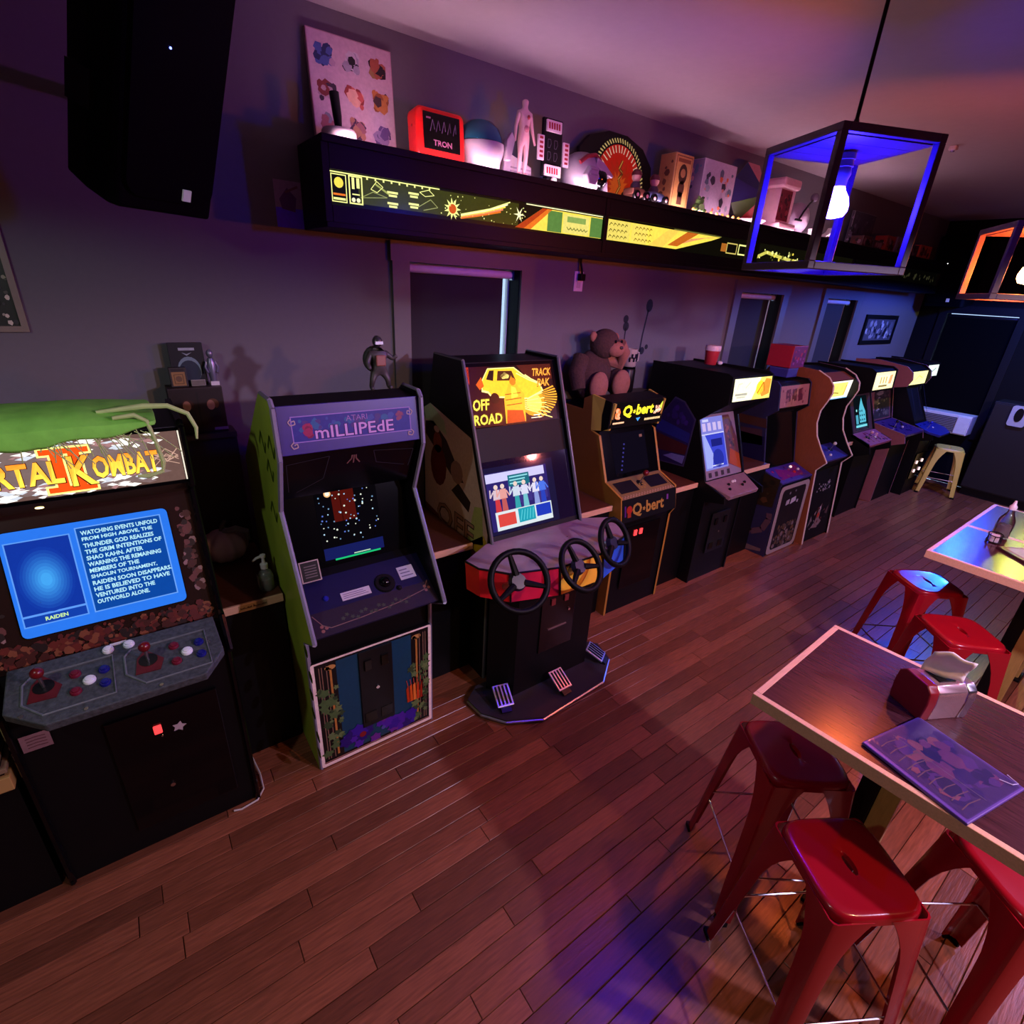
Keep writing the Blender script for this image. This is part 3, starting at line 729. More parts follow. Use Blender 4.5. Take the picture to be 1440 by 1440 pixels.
A.line([(cu + 0.03, cv + 0.12), (cu + 0.0, cv + 0.07), (cu + 0.035, cv + 0.05), (cu + 0.0, cv + 0.01), (cu + 0.02, cv - 0.03), (cu - 0.02, cv - 0.09)], 0.009, lin((.85, .55, .25)))
A.build('sign_face', print_mat('warm_sign', emit=0.55), sg)


def kart(name, label, x, y, col, s=1.0):
    k = thing(name, label, 'toy', (x, y, T))
    MB().fprism(Fr((x - .09 * s, y - .045, T + .02), (1, 0, 0), (0, 0, 1)), [(0, 0.01), (0.03 * s, 0.0), (0.17 * s, 0.0), (0.19 * s, 0.02), (0.13 * s, 0.045), (0.05 * s, 0.05), (0.0, 0.045)], -0.09, 0).build('car_body', col, k, bevel=0.006)
    for dx in (-.055, .06):
        for dy in (-.05, .05):
            wh = MB().lathe([(0.012, y + dy - .012), (0.026, y + dy - .012), (0.026, y + dy + .012), (0.012, y + dy + .012)], (x + dx * s, 0, T + .026), 14, 'y').build('wheel', RUBBER, k, True)
            MB().lathe([(0.011, y + dy - .0135), (0.011, y + dy + .0135)], (x + dx * s, 0, T + .026), 10, 'y').build('hub', mat('wheel_hub', (0.75, 0.6, 0.5)), wh)
    MB().lathe([(0.03, T + .05), (0.034, T + .085), (0.022, T + .105)], (x - .01, y, 0), 14).build('driver_torso', mat('driver_suit', (0.05, 0.04, 0.05)), k, True)
    hd = MB().ell((x - .01, y, T + .135), (0.03, 0.03, 0.033), 16, 12).build('driver_head', mat('driver_skin', (0.45, 0.27, 0.2)), k, True)
    MB().lathe([(0.034, T + .14), (0.033, T + .155), (0.02, T + .172), (0.005, T + .176)], (x - .01, y, 0), 16).build('cap', mat('driver_cap', (0.1, 0.02, 0.02)), hd, True)
    return k


kart('toy_kart', 'small dark toy kart with a driver in front of the arched sign', 2.93, 2.735, mat('kart_brown', (0.13, 0.05, 0.03), 0.4), 0.8)
kart('toy_kart', 'blue toy kart with a driver beside the tall tan box', 3.12, 2.745, mat('kart_blue', (0.05, 0.07, 0.13), 0.3), 1.0)


def toy_box(name, label, x0, x1, y0, y1, h, body, bg, cols, seed, cat='box', rz=0.0, draw=None, side=None):
    t = thing(name, label, cat, ((x0 + x1) / 2, (y0 + y1) / 2, T))
    MB().box(x0, x1, y0, y1, T, T + h).build('carton', body, t, bevel=0.002)
    fr = Fr((x0, y0, T), (1, 0, 0), (0, 0, 1)); A = Art(fr, 0.001).rect(0.003, x1 - x0 - 0.003, 0.003, h - 0.003, lin(bg)).up()
    if draw: draw(A, x1 - x0, h)
    else: A.blobs(0.005, x1 - x0 - 0.005, 0.005, h - 0.005, [lin(c) for c in cols], 26, 0.01, 0.04, random.Random(seed))
    A.build('front_print', PRINT, t)
    fs = Fr((x0, y1, T), (0, -1, 0), (0, 0, 1)); B = Art(fs, 0.001).rect(0.003, y1 - y0 - 0.003, 0.003, h - 0.003, lin(side or bg)).up()
    B.blobs(0.01, y1 - y0 - 0.01, 0.01, h - 0.01, [lin(c) for c in cols], 8, 0.01, 0.03, random.Random(seed + 1)); B.build('side_print', PRINT, t)
    return t


def tall_draw(A, w_, h):
    A.frame(0.012, w_ - 0.012, 0.012, h - 0.012, 0.006, lin((.45, .28, .16))); A.up()
    A.circ(w_ / 2, h * .64, 0.045, lin((.22, .13, .08)), 16, 0.06).circ(w_ / 2, h * .38, 0.035, lin((.28, .16, .1)), 16, 0.05).rect(w_ * .36, w_ * .64, 0.03, h * .32, lin((.3, .18, .12))); A.up()
    A.circ(w_ / 2, h * .66, 0.026, lin((.62, .45, .28))).rect(w_ * .15, w_ * .85, h - 0.05, h - 0.028, lin((.5, .3, .15)))


toy_box('figure_box', 'tall tan printed figure box between the blue kart and the pale comic box', 3.27, 3.46, 2.73, 2.86, 0.325, mat('tan_carton', (0.50, 0.33, 0.14), 0.6), (.78, .62, .34), [(.4, .25, .15)], 5, draw=tall_draw, side=(.72, .52, .28))
toy_box('comic_box', 'pale box with grey and orange comic art behind the little green frog', 3.60, 3.99, 2.74, 2.88, 0.345, mat('pale_carton', (0.52, 0.45, 0.48), 0.6), (.72, .68, .72), [(.35, .42, .46), (.86, .45, .25), (.8, .55, .5), (.2, .2, .24), (.55, .6, .62)], 8, side=(.5, .4, .46))
fg = thing('toy_frog', 'tiny green frog toy on the shelf front edge', 'toy', (3.55, 2.70, T))
GF = mat('frog_green', (0.12, 0.30, 0.05), 0.35)
MB().ell((3.55, 2.70, T + 0.032), (0.045, 0.035, 0.032), 16, 10).build('body', GF, fg, True)
MB().ell((3.55, 2.69, T + 0.068), (0.034, 0.028, 0.022), 14, 10).build('head', GF, fg, True)
for s_ in (-1, 1):
    e = MB().ell((3.55 + s_ * .02, 2.685, T + 0.09), (0.011, 0.011, 0.011), 10, 8).build('eye', GF, fg, True)
    MB().ell((3.55 + s_ * .02, 2.675, T + 0.091), (0.005, 0.004, 0.006), 8, 6).build('pupil', BLACK, e, True)
    MB().ell((3.55 + s_ * .042, 2.685, T + 0.014), (0.02, 0.03, 0.014), 12, 8).build('leg', GF, fg, True)
MB().ell((3.55, 2.668, T + 0.03), (0.03, 0.012, 0.022), 12, 8).build('belly', mat('lit_frog_belly', (0.4, 0.6, 0.2), 0.4, emit=0.2), fg, True)  # belly glow stands for the strip light on the frog
tr = thing('glowing_figurines', 'short row of tiny orange glowing bits at the shelf edge by the comic box', 'toy', (3.75, 2.70, T)); tr.name = 'light_strand'
MB().tube([(3.45 + k * .07, 2.685 + .01 * math.sin(k * 2), T + 0.006) for k in range(10)], 0.004, 6).build('cord', PLAST, tr, True)
for k in range(9): MB().ell((3.48 + k * 0.07, 2.683, T + 0.012), (0.012, 0.01, 0.011), 8, 6).build('bulb', mat('amber_mini_bulb', (1.0, 0.42, 0.10), 0.4, emit=1.2), tr, True)
# faceted ball
fb = thing('faceted_ball', 'faceted ball in blue, green, red and pink triangles on a pale dish', 'toy', (4.34, 2.82, T))
c0 = Vector((4.34, 2.82, T + 0.225)); R_ = 0.222
ring = [c0 + Vector((R_ * math.cos(a), 0.02, R_ * math.sin(a))) for a in [PI / 8 + k * PI / 4 for k in range(8)]]
FC = [(.52, .30, .30), (.50, .32, .34), (.06, .06, .20), (.07, .07, .22), (.16, .22, .10), (.48, .05, .08), (.62, .42, .42), (.55, .36, .40)]
for k in range(8):
    f0 = c0 + Vector((0.05, -0.11, -0.01)); bk = c0 + Vector((0, 0.12, 0))
    m = MB().add([f0, ring[k], ring[(k + 1) % 8], bk], [(0, 1, 2), (3, 2, 1)])
    m.build('facet', mat('facet_%d' % k, lin(tuple(min(1, v * 1.5) for v in FC[k])), 0.5), fb)
MB().lathe([(0.09, T), (0.14, T + 0.02), (0.16, T + 0.035), (0.15, T + 0.035), (0.08, T + 0.015)], (4.34, 2.82, 0), 24).build('dish', WHITE, fb, True)
# toy arcade tower
tw = thing('toy_cabinet', 'pink white toy arcade tower with a crown top seen through the blue lantern', 'toy', (4.72, 2.80, T))
TWM = mat('pinkish_white', (0.72, 0.48, 0.50), 0.4)
MB().box(4.64, 4.86, 2.73, 2.88, T, T + 0.30).build('body', TWM, tw, bevel=0.006)
MB().box(4.62, 4.88, 2.70, 2.90, T + 0.30, T + 0.375).build('crown', TWM, tw, bevel=0.02)
MB().box(4.62, 4.88, 2.68, 2.88, T, T + 0.05).build('foot', TWM, tw, bevel=0.008)
A = Art(Fr((4.63, 2.73, T + 0.07), (1, 0, 0), (0, 0, 1)), 0.002).rect(0, 0.18, 0, 0.22, lin((.45, .12, .18))).up(); A.blobs(0, 0.18, 0, 0.22, [lin((.3, .06, .1)), lin((.6, .25, .3)), lin((.2, .05, .08))], 24, .01, .03, rs); A.build('panel_art', PRINT, tw)
lg = thing('globe_lamp', 'grey round toy lamp with a black arm and ball seen through the blue lantern', 'lamp', (5.12, 2.82, T))
GG = mat('grey_globe', (0.42, 0.36, 0.42), 0.35)
MB().ell((5.14, 2.83, T + 0.13), (0.125, 0.10, 0.13), 22, 16).build('globe', GG, lg, True)
MB().tube([(5.02, 2.74, T + 0.11), (5.05, 2.73, T + 0.17), (5.12, 2.73, T + 0.24), (5.20, 2.75, T + 0.275)], 0.008, 8).build('arm', PLAST, lg, True)
MB().ell((5.22, 2.75, T + 0.30), (0.035, 0.035, 0.035), 14, 10).build('ball', mat('dark_ball', (0.12, 0.1, 0.14), 0.2), lg, True)
MB().box(4.97, 5.07, 2.735, 2.75, T + 0.10, T + 0.115).build('arm_foot', PLAST, lg)
MB().lathe([(0.10, T), (0.105, T + 0.012), (0.07, T + 0.02)], (5.14, 2.83, 0), 20).build('stand', WHITE, lg, True)
vs_ = thing('toy_cruiser', 'tiny white winged toy ship at the shelf edge behind the lantern post', 'toy', (5.62, 2.73, T))
MB().fprism(Fr((5.5, 2.71, T + .02), (1, 0, 0), (0, 0, 1)), [(0, 0), (0.10, 0.05), (0.13, 0.085), (0.16, 0.05), (0.26, 0.0), (0.13, 0.03)], -0.06, 0).build('wings', WHITE, vs_, bevel=0.003)
MB().lathe([(0.02, T), (0.012, T + 0.03)], (5.63, 2.73, 0), 10).build('stand', PLAST, vs_)
mg = thing('glass_mug', 'small white and blue trinket on the shelf below the grey toy lamp', 'trinket', (5.06, 2.70, T))
MB().lathe([(0.03, T), (0.034, T + 0.05), (0.03, T + 0.055)], (5.2, 2.695, 0), 16).build('cup', WHITE, mg, True); mg.name = 'trinket_cup'
MB().tube([(5.232, 2.695, T + 0.042), (5.255, 2.695, T + 0.036), (5.255, 2.695, T + 0.018), (5.232, 2.695, T + 0.012)], 0.005, 6).build('handle', mat('pale_blue', (0.4, 0.5, 0.7)), mg, True)
toy_box('framed_card', 'tall pale framed card standing in the blue light on the shelf', 6.28, 6.78, 2.86, 2.89, 0.33, mat('pale_frame', (0.30, 0.30, 0.36)), (.22, .2, .26), [(.1, .1, .14), (.45, .42, .5), (.3, .26, .32)], 12, cat='picture')
bxs = [(6.25, 6.45, .10, (.10, .05, .05)), (6.5, 6.72, .08, (.06, .05, .06)), (6.80, 7.02, .15, (.22, .07, .05)), (7.06, 7.42, .16, (.16, .15, .2)), (7.46, 7.70, .12, (.1, .08, .1)), (7.76, 8.10, .14, (.30, .12, .07))]
lb = ['low dark red carton below the framed card on the shelf', 'low black carton below the framed card on the shelf', 'reddish brown carton right of the framed card on the shelf',
      'pale patterned carton on the shelf seen through the blue lantern', 'small dark purple carton on the shelf left of the orange one', 'orange brown carton nearest the far end of the shelf']
for k, (a, b, h, c) in enumerate(bxs):
    toy_box('carton_box', lb[k], a, b, 2.70, 2.82, h, mat('carton_%d' % k, c, 0.6), tuple(min(1, v * 2.2 + .05) for v in c), [(.1, .08, .1), (.5, .4, .45), (.35, .15, .1)], 30 + k)

# ---------------------------------------------------------------- arcade machines
def cab_base(label, x0, x1, outer, nf, side, edge, inner, group='arcade machines along the wall', body=BLACK, t=0.02, er=0.0105):
    c = thing('arcade_machine', label, 'arcade machine', ((x0 + x1) / 2, outer[0][0], 0), group=group)
    for a in (x0, x1 - t):
        s = MB().prism(outer, a, a + t).build('side_panel', side, c)
        if side is not BLACK:
            b = a + t if a == x0 else a - .002
            MB().prism(outer, b, b + .002).build('inner_liner', BLACK, s)
        if edge:
            pts = [(a + t / 2, p[0], p[1]) for p in outer[:nf]]
            m = MB()
            for p, q in zip(pts, pts[1:]): m.tube([p, q], er, 6)
            m.build('edge_trim', edge, s, True)
    MB().prism(inner, x0 + t, x1 - t).build('body', body, c)
    return c


def joystick(fr, u, v, col, parent, h=0.07, r=0.016):
    j = MB().disc(fr, u, v, 0.028, 0, 0.004, 16).build('joystick', PLAST, parent)
    MB().tube([fr.P(u, v, 0.004), fr.P(u, v, h)], 0.005, 8).build('shaft', STEEL, j, True)
    MB().ell(fr.P(u, v, h + r * .7), (r, r, r), 14, 10).build('ball_top', col, j, True)
    return j


def button(fr, u, v, col, parent, r=0.016, h=0.010):
    b = MB().loft([[fr.P(u + r * math.cos(a), v + r * math.sin(a), n) for a in [2 * PI * k / 14 for k in range(14)]] for r, n in ((r, 0), (r, h * .6), (r * .85, h))]).build('button', col, parent, True)
    MB().loft([[fr.P(u + q * math.cos(a), v + q * math.sin(a), n) for a in [2 * PI * k / 14 for k in range(14)]] for q, n in ((r * .62, h), (r * .6, h + .004), (r * .3, h + .005))]).build('plunger', col, b, True)
    return b


def coin_door(fr, u0, u1, v0, v1, parent, slots=2, lit=None, name='coin_door'):
    d = MB().obox(fr, u0, u1, v0, v1, 0, 0.008).build(name, PLAST, parent, bevel=0.002)
    for k in range(slots):
        cu = u0 + (u1 - u0) * (k + .5) / slots
        MB().obox(fr, cu - .018, cu + .018, v1 - .11, v1 - .05, 0.008, 0.018).build('coin_slot', lit or STEEL, d, bevel=0.002)
        MB().obox(fr, cu - .03, cu + .03, v0 + .03, v0 + .09, 0.008, 0.012).build('coin_return', BLACKG, d)
    MB().disc(fr, (u0 + u1) / 2, (v0 + v1) / 2, 0.009, 0.008, 0.016, 12).build('lock', CHROME, d)
    return d


REDLIT = mat('red_lit_button', (1.0, 0.05, 0.05), 0.3, emit=1.3)

# ---- first machine: fighting game
X0, X1 = -0.565, 0.135
outer = [(2.0, 0), (2.0, 0.86), (1.90, 0.93), (1.98, 1.04), (2.02, 1.04), (2.21, 1.50), (2.115, 1.535), (2.12, 1.75), (2.15, 1.765), (2.55, 1.765), (2.84, 1.50), (2.84, 0)]
inner = [(2.01, 0), (2.01, 0.86), (2.0, 0.90), (2.035, 1.0), (2.23, 1.48), (2.14, 1.545), (2.15, 1.745), (2.55, 1.745), (2.82, 1.49), (2.82, 0)]
mk = cab_base('large black fighting machine with a blue text screen at the left edge', X0, X1, outer, 9, BLACK, BLACKG, inner)
fr = seg(-0.545, (2.13, 1.555), (2.14, 1.735)); Wd = 0.66
MB().obox(fr, 0, Wd, 0, 0.18, -0.012, 0).build('marquee_panel', BLACK, mk)
for v in (-0.012, 0.18): MB().obox(fr, 0, Wd, v, v + 0.012, -0.012, 0.006).build('retainer', BLACKG, mk)
MB().obox(fr, Wd - 0.004, Wd + 0.002, 0.0, 0.18, 0, 0.004).build('end_strip', mat('lit_end_strip', (1, 0.85, 0.7), 0.4, emit=0.9), mk)
A = Art(fr, 0.001); R2 = random.Random(2)
A.rect(0, Wd - .006, 0, 0.18, lin((.34, .25, .23))).up()
A.rect(0.0, Wd - 0.10, 0.012, 0.165, lin((.40, .33, .32))).up()
for k in range(190):
    u = R2.uniform(0.0, Wd - 0.09); v = R2.choice((R2.uniform(0.004, 0.05), R2.uniform(0.125, 0.176)))
    c = R2.choice(((.85, .82, .80), (.42, .34, .34), (.70, .72, .76), (.55, .40, .40), (.97, .96, .92)))
    L = R2.uniform(.02, .06); A.n += .00001
    A.poly([(u, v), (u + L * .5, v + R2.uniform(.004, .012)), (u + L, v + R2.uniform(-.004, .006)), (u + L * .5, v - .006)], lin(c))
for k in range(8): A.line([(Wd - .10 + R2.uniform(0, .02), R2.uniform(.05, .12)), (Wd - .05, R2.uniform(.06, .12)), (Wd - .015, R2.uniform(.06, .12))], 0.0025, lin((.66, .52, .46)))
A.up()
LT = lin((.99, .87, .30)); LO = lin((.95, .48, .13))
# the big numeral, then the words across it
for col, g in ((lin((.99, .93, .50)), 0.006), (lin((.84, .27, .06)), 0.0)):
    for q in (0, 1):
        ub = 0.300 + q * 0.045
        A.rect(ub - g, ub + 0.030 + g, 0.018 - g, 0.156 + g, col)
    A.rect(0.275 - g, 0.400 + g, 0.138 - g, 0.156 + g, col).rect(0.275 - g, 0.400 + g, 0.012 - g, 0.030 + g, col); A.up()
A.text('MORTAL', 0.035, 0.325, 0.040, 0.122, lin((.25, .08, .02)), 0.05).up().text('MORTAL', 0.037, 0.322, 0.043, 0.120, LT, 0.034, grad=LO)
A.text('K', 0.336, 0.408, 0.024, 0.130, lin((.25, .08, .02)), 0.05).text('OMBAT', 0.398, 0.585, 0.040, 0.122, lin((.25, .08, .02)), 0.05).up()
A.text('K', 0.338, 0.405, 0.027, 0.128, LT, 0.022, grad=LO).text('OMBAT', 0.399, 0.584, 0.043, 0.120, LT, 0.034, grad=LO)
A.build('marquee_art', LITB, mk)
# dim smoked panel above the screen with an amber reflection painted on as a glow
fr = seg(-0.545, (2.23, 1.48), (2.14, 1.545)); MB().obox(fr, 0.0, 0.66, 0.0, 0.105, 0, 0.005).build('speaker_panel', mat('smoked_panel', (0.06, 0.035, 0.02), 0.12), mk)
A = Art(fr, 0.006).circ(0.23, 0.05, 0.012, lin((1, .9, .6))); A.build('glare_spot', mat('glare_glow', (1, 0.72, 0.3), 0.4, emit=4.0), mk)
# screen
fr = seg(-0.545, (2.035, 1.0), (2.23, 1.48)); Ls = dist((2.035, 1.0), (2.23, 1.48))
MB().obox(fr, 0, 0.66, 0, Ls, 0, 0.004).build('bezel', mat('brown_bezel', (0.022, 0.010, 0.007), 0.2), mk)
A = Art(fr, 0.005)
A.blobs(0.585, 0.655, 0.12, 0.46, [lin(c) for c in ((.40, .22, .20), (.28, .13, .10), (.55, .42, .40), (.15, .08, .06))], 46, 0.008, 0.022, R2)
A.blobs(0.005, 0.075, 0.10, 0.46, [lin(c) for c in ((.40, .22, .20), (.28, .13, .10), (.55, .42, .40), (.15, .08, .06))], 40, 0.008, 0.022, R2)
A.blobs(0.0, 0.66, 0.0, 0.095, [lin(c) for c in ((.38, .12, .08), (.25, .08, .05), (.48, .26, .16), (.12, .05, .04), (.33, .10, .09))], 330, 0.006, 0.020, R2)
A.build('bezel_art', PRINT, mk)
U0, U1, V0, V1 = 0.098, 0.576, 0.098, 0.462
scf = Fr(fr.P(0, 0, 0.006), fr.u, fr.v)
MB().fprism(scf, [((U0 + U1) / 2 + p[0], (V0 + V1) / 2 + p[1]) for p in rrect((U1 - U0) / 2, (V1 - V0) / 2, 0.02)], 0, 0.003).build('screen', BLACKG, mk)
A = Art(scf, 0.004); BL = lin((.16, .46, .92))
A.poly([((U0 + U1) / 2 + p[0], (V0 + V1) / 2 + p[1]) for p in rrect((U1 - U0) / 2 - .002, (V1 - V0) / 2 - .002, 0.018)], BL).up()
A.rect(U0 + 0.012, U0 + 0.185, 0.135, 0.425, lin((.36, .60, .95))).rect(U0 + 0.20, U1 - 0.025, 0.135, 0.44, lin((.40, .62, .95))).up()
A.rect(U0 + 0.016, U0 + 0.181, 0.175, 0.421, lin((.05, .20, .62))).rect(U0 + 0.016, U0 + 0.181, 0.139, 0.168, lin((.06, .24, .66))).rect(U0 + 0.204, U1 - 0.029, 0.139, 0.436, lin((.03, .27, .62))).up()
for k in range(9):  # plain glowing backdrop of the picture box
    f = k / 8; A.n += .00002; A.circ(U0 + 0.098, 0.285, .074 * (1 - .8 * f), lin((.06 + .20 * f, .22 + .42 * f, .64 + .30 * f)), 28, .112 * (1 - .8 * f))
A.up().text('RAIDEN', U0 + 0.070, U0 + 0.130, 0.147, 0.160, lin((.80, .95, .62)), 0.03)
TXT = ['WATCHING EVENTS UNFOLD', 'FROM HIGH ABOVE, THE', 'THUNDER GOD REALIZES', 'THE GRIM INTENTIONS OF', 'SHAO KAHN. AFTER', 'WARNING THE REMAINING', 'MEMBERS OF THE', 'SHAOLIN TOURNAMENT,', 'RAIDEN SOON DISAPPEARS.', 'HE IS BELIEVED TO HAVE', 'VENTURED INTO THE', 'OUTWORLD ALONE.']
for k, s in enumerate(TXT):
    v = 0.410 - k * 0.0225; A.text(s, U0 + 0.214, U0 + 0.214 + 0.0103 * len(s), v, v + 0.0155, lin((.72, .93, .98)), 0.03)
A.build('screen_picture', SCREEN, mk)
# control panel, a stone coloured slab wider than it is deep
frp = Fr((-0.5, 1.74, 0.975), (1, 0, 0), (0, 0.24, 0.06)); O = lambda x: x + 0.5
STONE = mat('grey_stone_print', (0.050, 0.060, 0.062), 0.65, 0, 0.95, 70, 0.3)
poly = [(O(-.400), 0.0), (O(.03), 0.0), (O(.10), 0.085), (O(.095), 0.262), (O(-.495), 0.262), (O(-.50), 0.09)]
cpn = MB().fprism(frp, poly, -0.035, 0.0).build('control_panel', STONE, mk, bevel=0.004)
GV = mat('stone_groove', (0.03, 0.034, 0.036), 0.7); LV = mat('stone_edge', (0.12, 0.14, 0.14), 0.6, 0, 0.5, 40)
for a, b in ((O(-.455), O(-.222)), (O(-.19), O(.055))):
    m = MB()
    m.tube([frp.P(a + .02, .205, .001), frp.P(b, .205, .001), frp.P(b, .04, .001), frp.P(a + .05, .04, .001), frp.P(a, .10, .001), frp.P(a, .18, .001), frp.P(a + .02, .205, .001)], 0.004, 6)
    m.build('stone_border', LV, cpn)
for cx, js in ((O(-.402), .15), (O(-.125), .135)):
    MB().fprism(frp, [(cx - .04, js - .05), (cx + .03, js - .055), (cx + .045, js - .01), (cx - .005, js + .05), (cx - .03, js + .02)], 0.0, 0.003).build('red_decal', mat('dark_red_decal', (0.11, 0.004, 0.006), 0.5, 0, .4, 40), cpn)
    joystick(frp, cx, js, mat('joystick_red', (0.14, 0.004, 0.006), 0.3), mk, 0.06, 0.018)
WB = mat('button_white', (0.80, 0.86, 0.84), 0.35)
for cx in (O(-.323), O(-.046)):
    button(frp, cx, 0.165, mat('button_red', (0.15, 0.003, 0.018)), mk); button(frp, cx, 0.092, mat('button_red', (0.28, 0.005, 0.03)), mk)
    button(frp, cx + .036, 0.123, WB, mk, 0.018)
    button(frp, cx + .076, 0.150, mat('navy_button', (.008, .010, .17), .3), mk); button(frp, cx + .076, 0.092, mat('navy_button', (.008, .010, .17)), mk)
button(frp, O(-.231), 0.232, WB, mk, 0.017); button(frp, O(-.172), 0.232, WB, mk, 0.017)
MB().obox(frp, O(-.225), O(-.178), .247, .256, 0, 0.004).build('start_bar', mat('white_bar', (0.7, 0.68, 0.66)), cpn)
for u, v in ((-.455, .06), (-.30, .012), (-.1, .012), (.06, .14)): MB().disc(frp, O(u), v, 0.006, 0, 0.003, 8).build('panel_bolt', STEEL, cpn)
frf = Fr((X0, 2.0, 0), (1, 0, 0), (0, 0, 1))
cd = MB().obox(frf, 0.25, 0.62, 0.12, 0.70, -0.008, 0.004).build('coin_door', BLACKG, mk, bevel=0.003)
MB().obox(frf, 0.388, 0.415, 0.582, 0.62, 0.004, 0.014).build('coin_reject_button', REDLIT, cd, bevel=0.003)
A = Art(frf, 0.006).star(0.470, 0.578, 0.026, lin((.72, .68, .66)), 5, 0.55); A.build('star_sticker', PRINT, cd)
MB().disc(frf, 0.40, 0.30, 0.009, 0.004, 0.012, 12).build('lock', CHROME, cd)
MB().disc(frf, 0.41, 0.562, 0.004, 0.004, 0.008, 8).build('screw', CHROME, cd)
A = Art(frf, 0.002).rect(0.030, 0.110, 0.695, 0.765, lin((.50, .36, .38))).up()
for k in range(4): A.line([(0.045, 0.71 + k * .013), (0.07, 0.712 + k * .013), (0.098, 0.709 + k * .013)], 0.0035, lin((.34, .2, .22)))
A.build('notice_sticker', PRINT, mk)
# ---- green cloth and stringy web over it
gc_ = thing('green_cloth', 'bright green cloth and pale stringy web draped over the top of the fighting machine', 'cloth', (-0.25, 2.2, 1.765))
GCL = mat('green_cloth', (0.20, 0.62, 0.07), 0.85, 0, 0.25, 18, 0.3)
rings = []
for i in range(36):
    u = -0.60 + 0.66 * i / 35; droop = 0.035 + 0.012 * math.sin(i * .5) + (0.035 if i < 19 else 0.045 * max(0, 1 - (i - 19) / 12))
    th = 0.045 * min(1, (35 - i) / 14 + .25)
    rings.append([(u, 2.125 - .032, 1.79 - droop * .9), (u, 2.125 - .038, 1.785), (u, 2.15, 1.775 + th + .003 * math.sin(i * 1.1)), (u, 2.30, 1.78 + th + .003 * math.sin(i * .9 + 1)), (u, 2.46, 1.785 + th * .5), (u, 2.46, 1.780), (u, 2.14, 1.780), (u, 2.125 - .025, 1.79 - droop * .9)])
MB().loft(rings).build('drape', GCL, gc_, True, sub=1)
WEB = mat('pale_green_web', (0.42, 0.58, 0.20), 0.8, 0, 0.2, 30)
mw = MB()
for k in range(32):
    u = R2.uniform(-0.30, 0.05); L = R2.uniform(.03, .10); d = R2.uniform(-.02, .10)
    mw.tube([(u, 2.10, 1.768 - R2.uniform(0, .02)), (u + d * .4, 2.095, 1.755 - L * .3), (u + d, 2.10, 1.745 - L)], 0.0016, 4)
o = mw.build('web_strands', WEB, gc_); o['kind'] = 'stuff'
MB().tube([(-0.06, 2.11, 1.80), (0.0, 2.11, 1.805), (0.03, 2.098, 1.785), (0.042, 2.095, 1.72), (0.052, 2.095, 1.64), (0.045, 2.095, 1.605), (0.0, 2.095, 1.595), (-0.03, 2.095, 1.60)], [.006, .008, .007, .006, .008, .006, .009, .004], 8).build('web_loop', WEB, gc_, True)
MB().tube([(-0.10, 2.17, 1.81), (0.03, 2.17, 1.82), (0.10, 2.16, 1.818), (0.155, 2.14, 1.79), (0.172, 2.13, 1.74), (0.168, 2.13, 1.70)], [.006, .010, .009, .008, .007, .004], 8).build('web_loop', WEB, gc_, True)
lc = thing('looped_cable', 'thin pale cable looped on the floor at the corner of the fighting machine', 'cable', (0.12, 2.02, 0))
MB().tube([(0.145, 2.25, 0.03), (0.16, 2.12, 0.012), (0.155, 2.03, 0.008), (0.12, 1.985, 0.006), (0.05, 1.975, 0.006), (0.02, 1.985, 0.006)], 0.0045, 6).build('cable', mat('pale_cable', (0.55, 0.5, 0.45)), lc, True)

# ---- second machine
X0, X1 = 0.41, 1.04
outer = [(2.0, 0), (2.0, 0.78), (1.845, 0.865), (1.86, 0.89), (2.15, 1.35), (2.045, 1.60), (2.065, 1.80), (2.09, 1.825), (2.24, 1.825), (2.76, 1.42), (2.76, 0)]
inner = [(2.015, 0), (2.015, 0.78), (1.88, 0.86), (2.12, 1.005), (2.16, 1.03), (2.30, 1.56), (2.07, 1.615), (2.09, 1.80), (2.24, 1.81), (2.74, 1.41), (2.74, 0)]
LIME = mat('lime_side_art', (0.34, 0.46, 0.04), 0.45, 0, 0.35, 5)
ml = cab_base('lime sided purple topped insect game machine with a dark starry screen', X0, X1, outer, 9, LIME, mat('grey_purple_trim', (0.22, 0.20, 0.28), 0.3), inner)
A = Art(Fr((X0 - 0.0, 2.76, 0), (0, -1, 0), (0, 0, 1)), 0.001); DG = lin((.28, .36, .05))
for k, (u, v) in enumerate(((.42, 1.60), (.50, 1.50), (.58, 1.62), (.46, 1.30))): A.line([(u, v), (u + .05, v + .06), (u + .09, v - .02), (u + .12, v + .03)], 0.018, DG)
for k in range(6): A.circ(0.80 + .02 * math.sin(k * 2), 0.15 + k * .12, 0.03, DG, 8)
A.build('side_art', PRINT, ml)
fr = seg(X0 + .02, (2.055, 1.615), (2.083, 1.805)); Wd = 0.59
MB().obox(fr, 0, Wd, 0, 0.19, -0.02, 0).build('header', mat('purple_header', (0.028, 0.010, 0.19), 0.4), ml, bevel=0.002)
A = Art(fr, 0.001); PP = lin((.60, .38, .78))
A.rect(0.05, 0.55, 0.045, 0.148, PP).up().rect(0.054, 0.546, 0.049, 0.144, lin((.20, .15, .55))).up()
A.blobs(0.07, 0.53, 0.08, 0.14, [lin((.25, .24, .62)), lin((.2, .3, .6)), lin((.3, .16, .5))], 40, .008, .02, R2)
A.up().text('mILLIPEdE', 0.135, 0.47, 0.052, 0.104, lin((.16, .06, .34)), 0.05).up().text('mILLIPEdE', 0.137, 0.468, 0.054, 0.102, lin((.82, .50, .88)), 0.012)
A.text('ATARI', 0.265, 0.355, 0.113, 0.135, lin((.62, .36, .72)), 0.0)
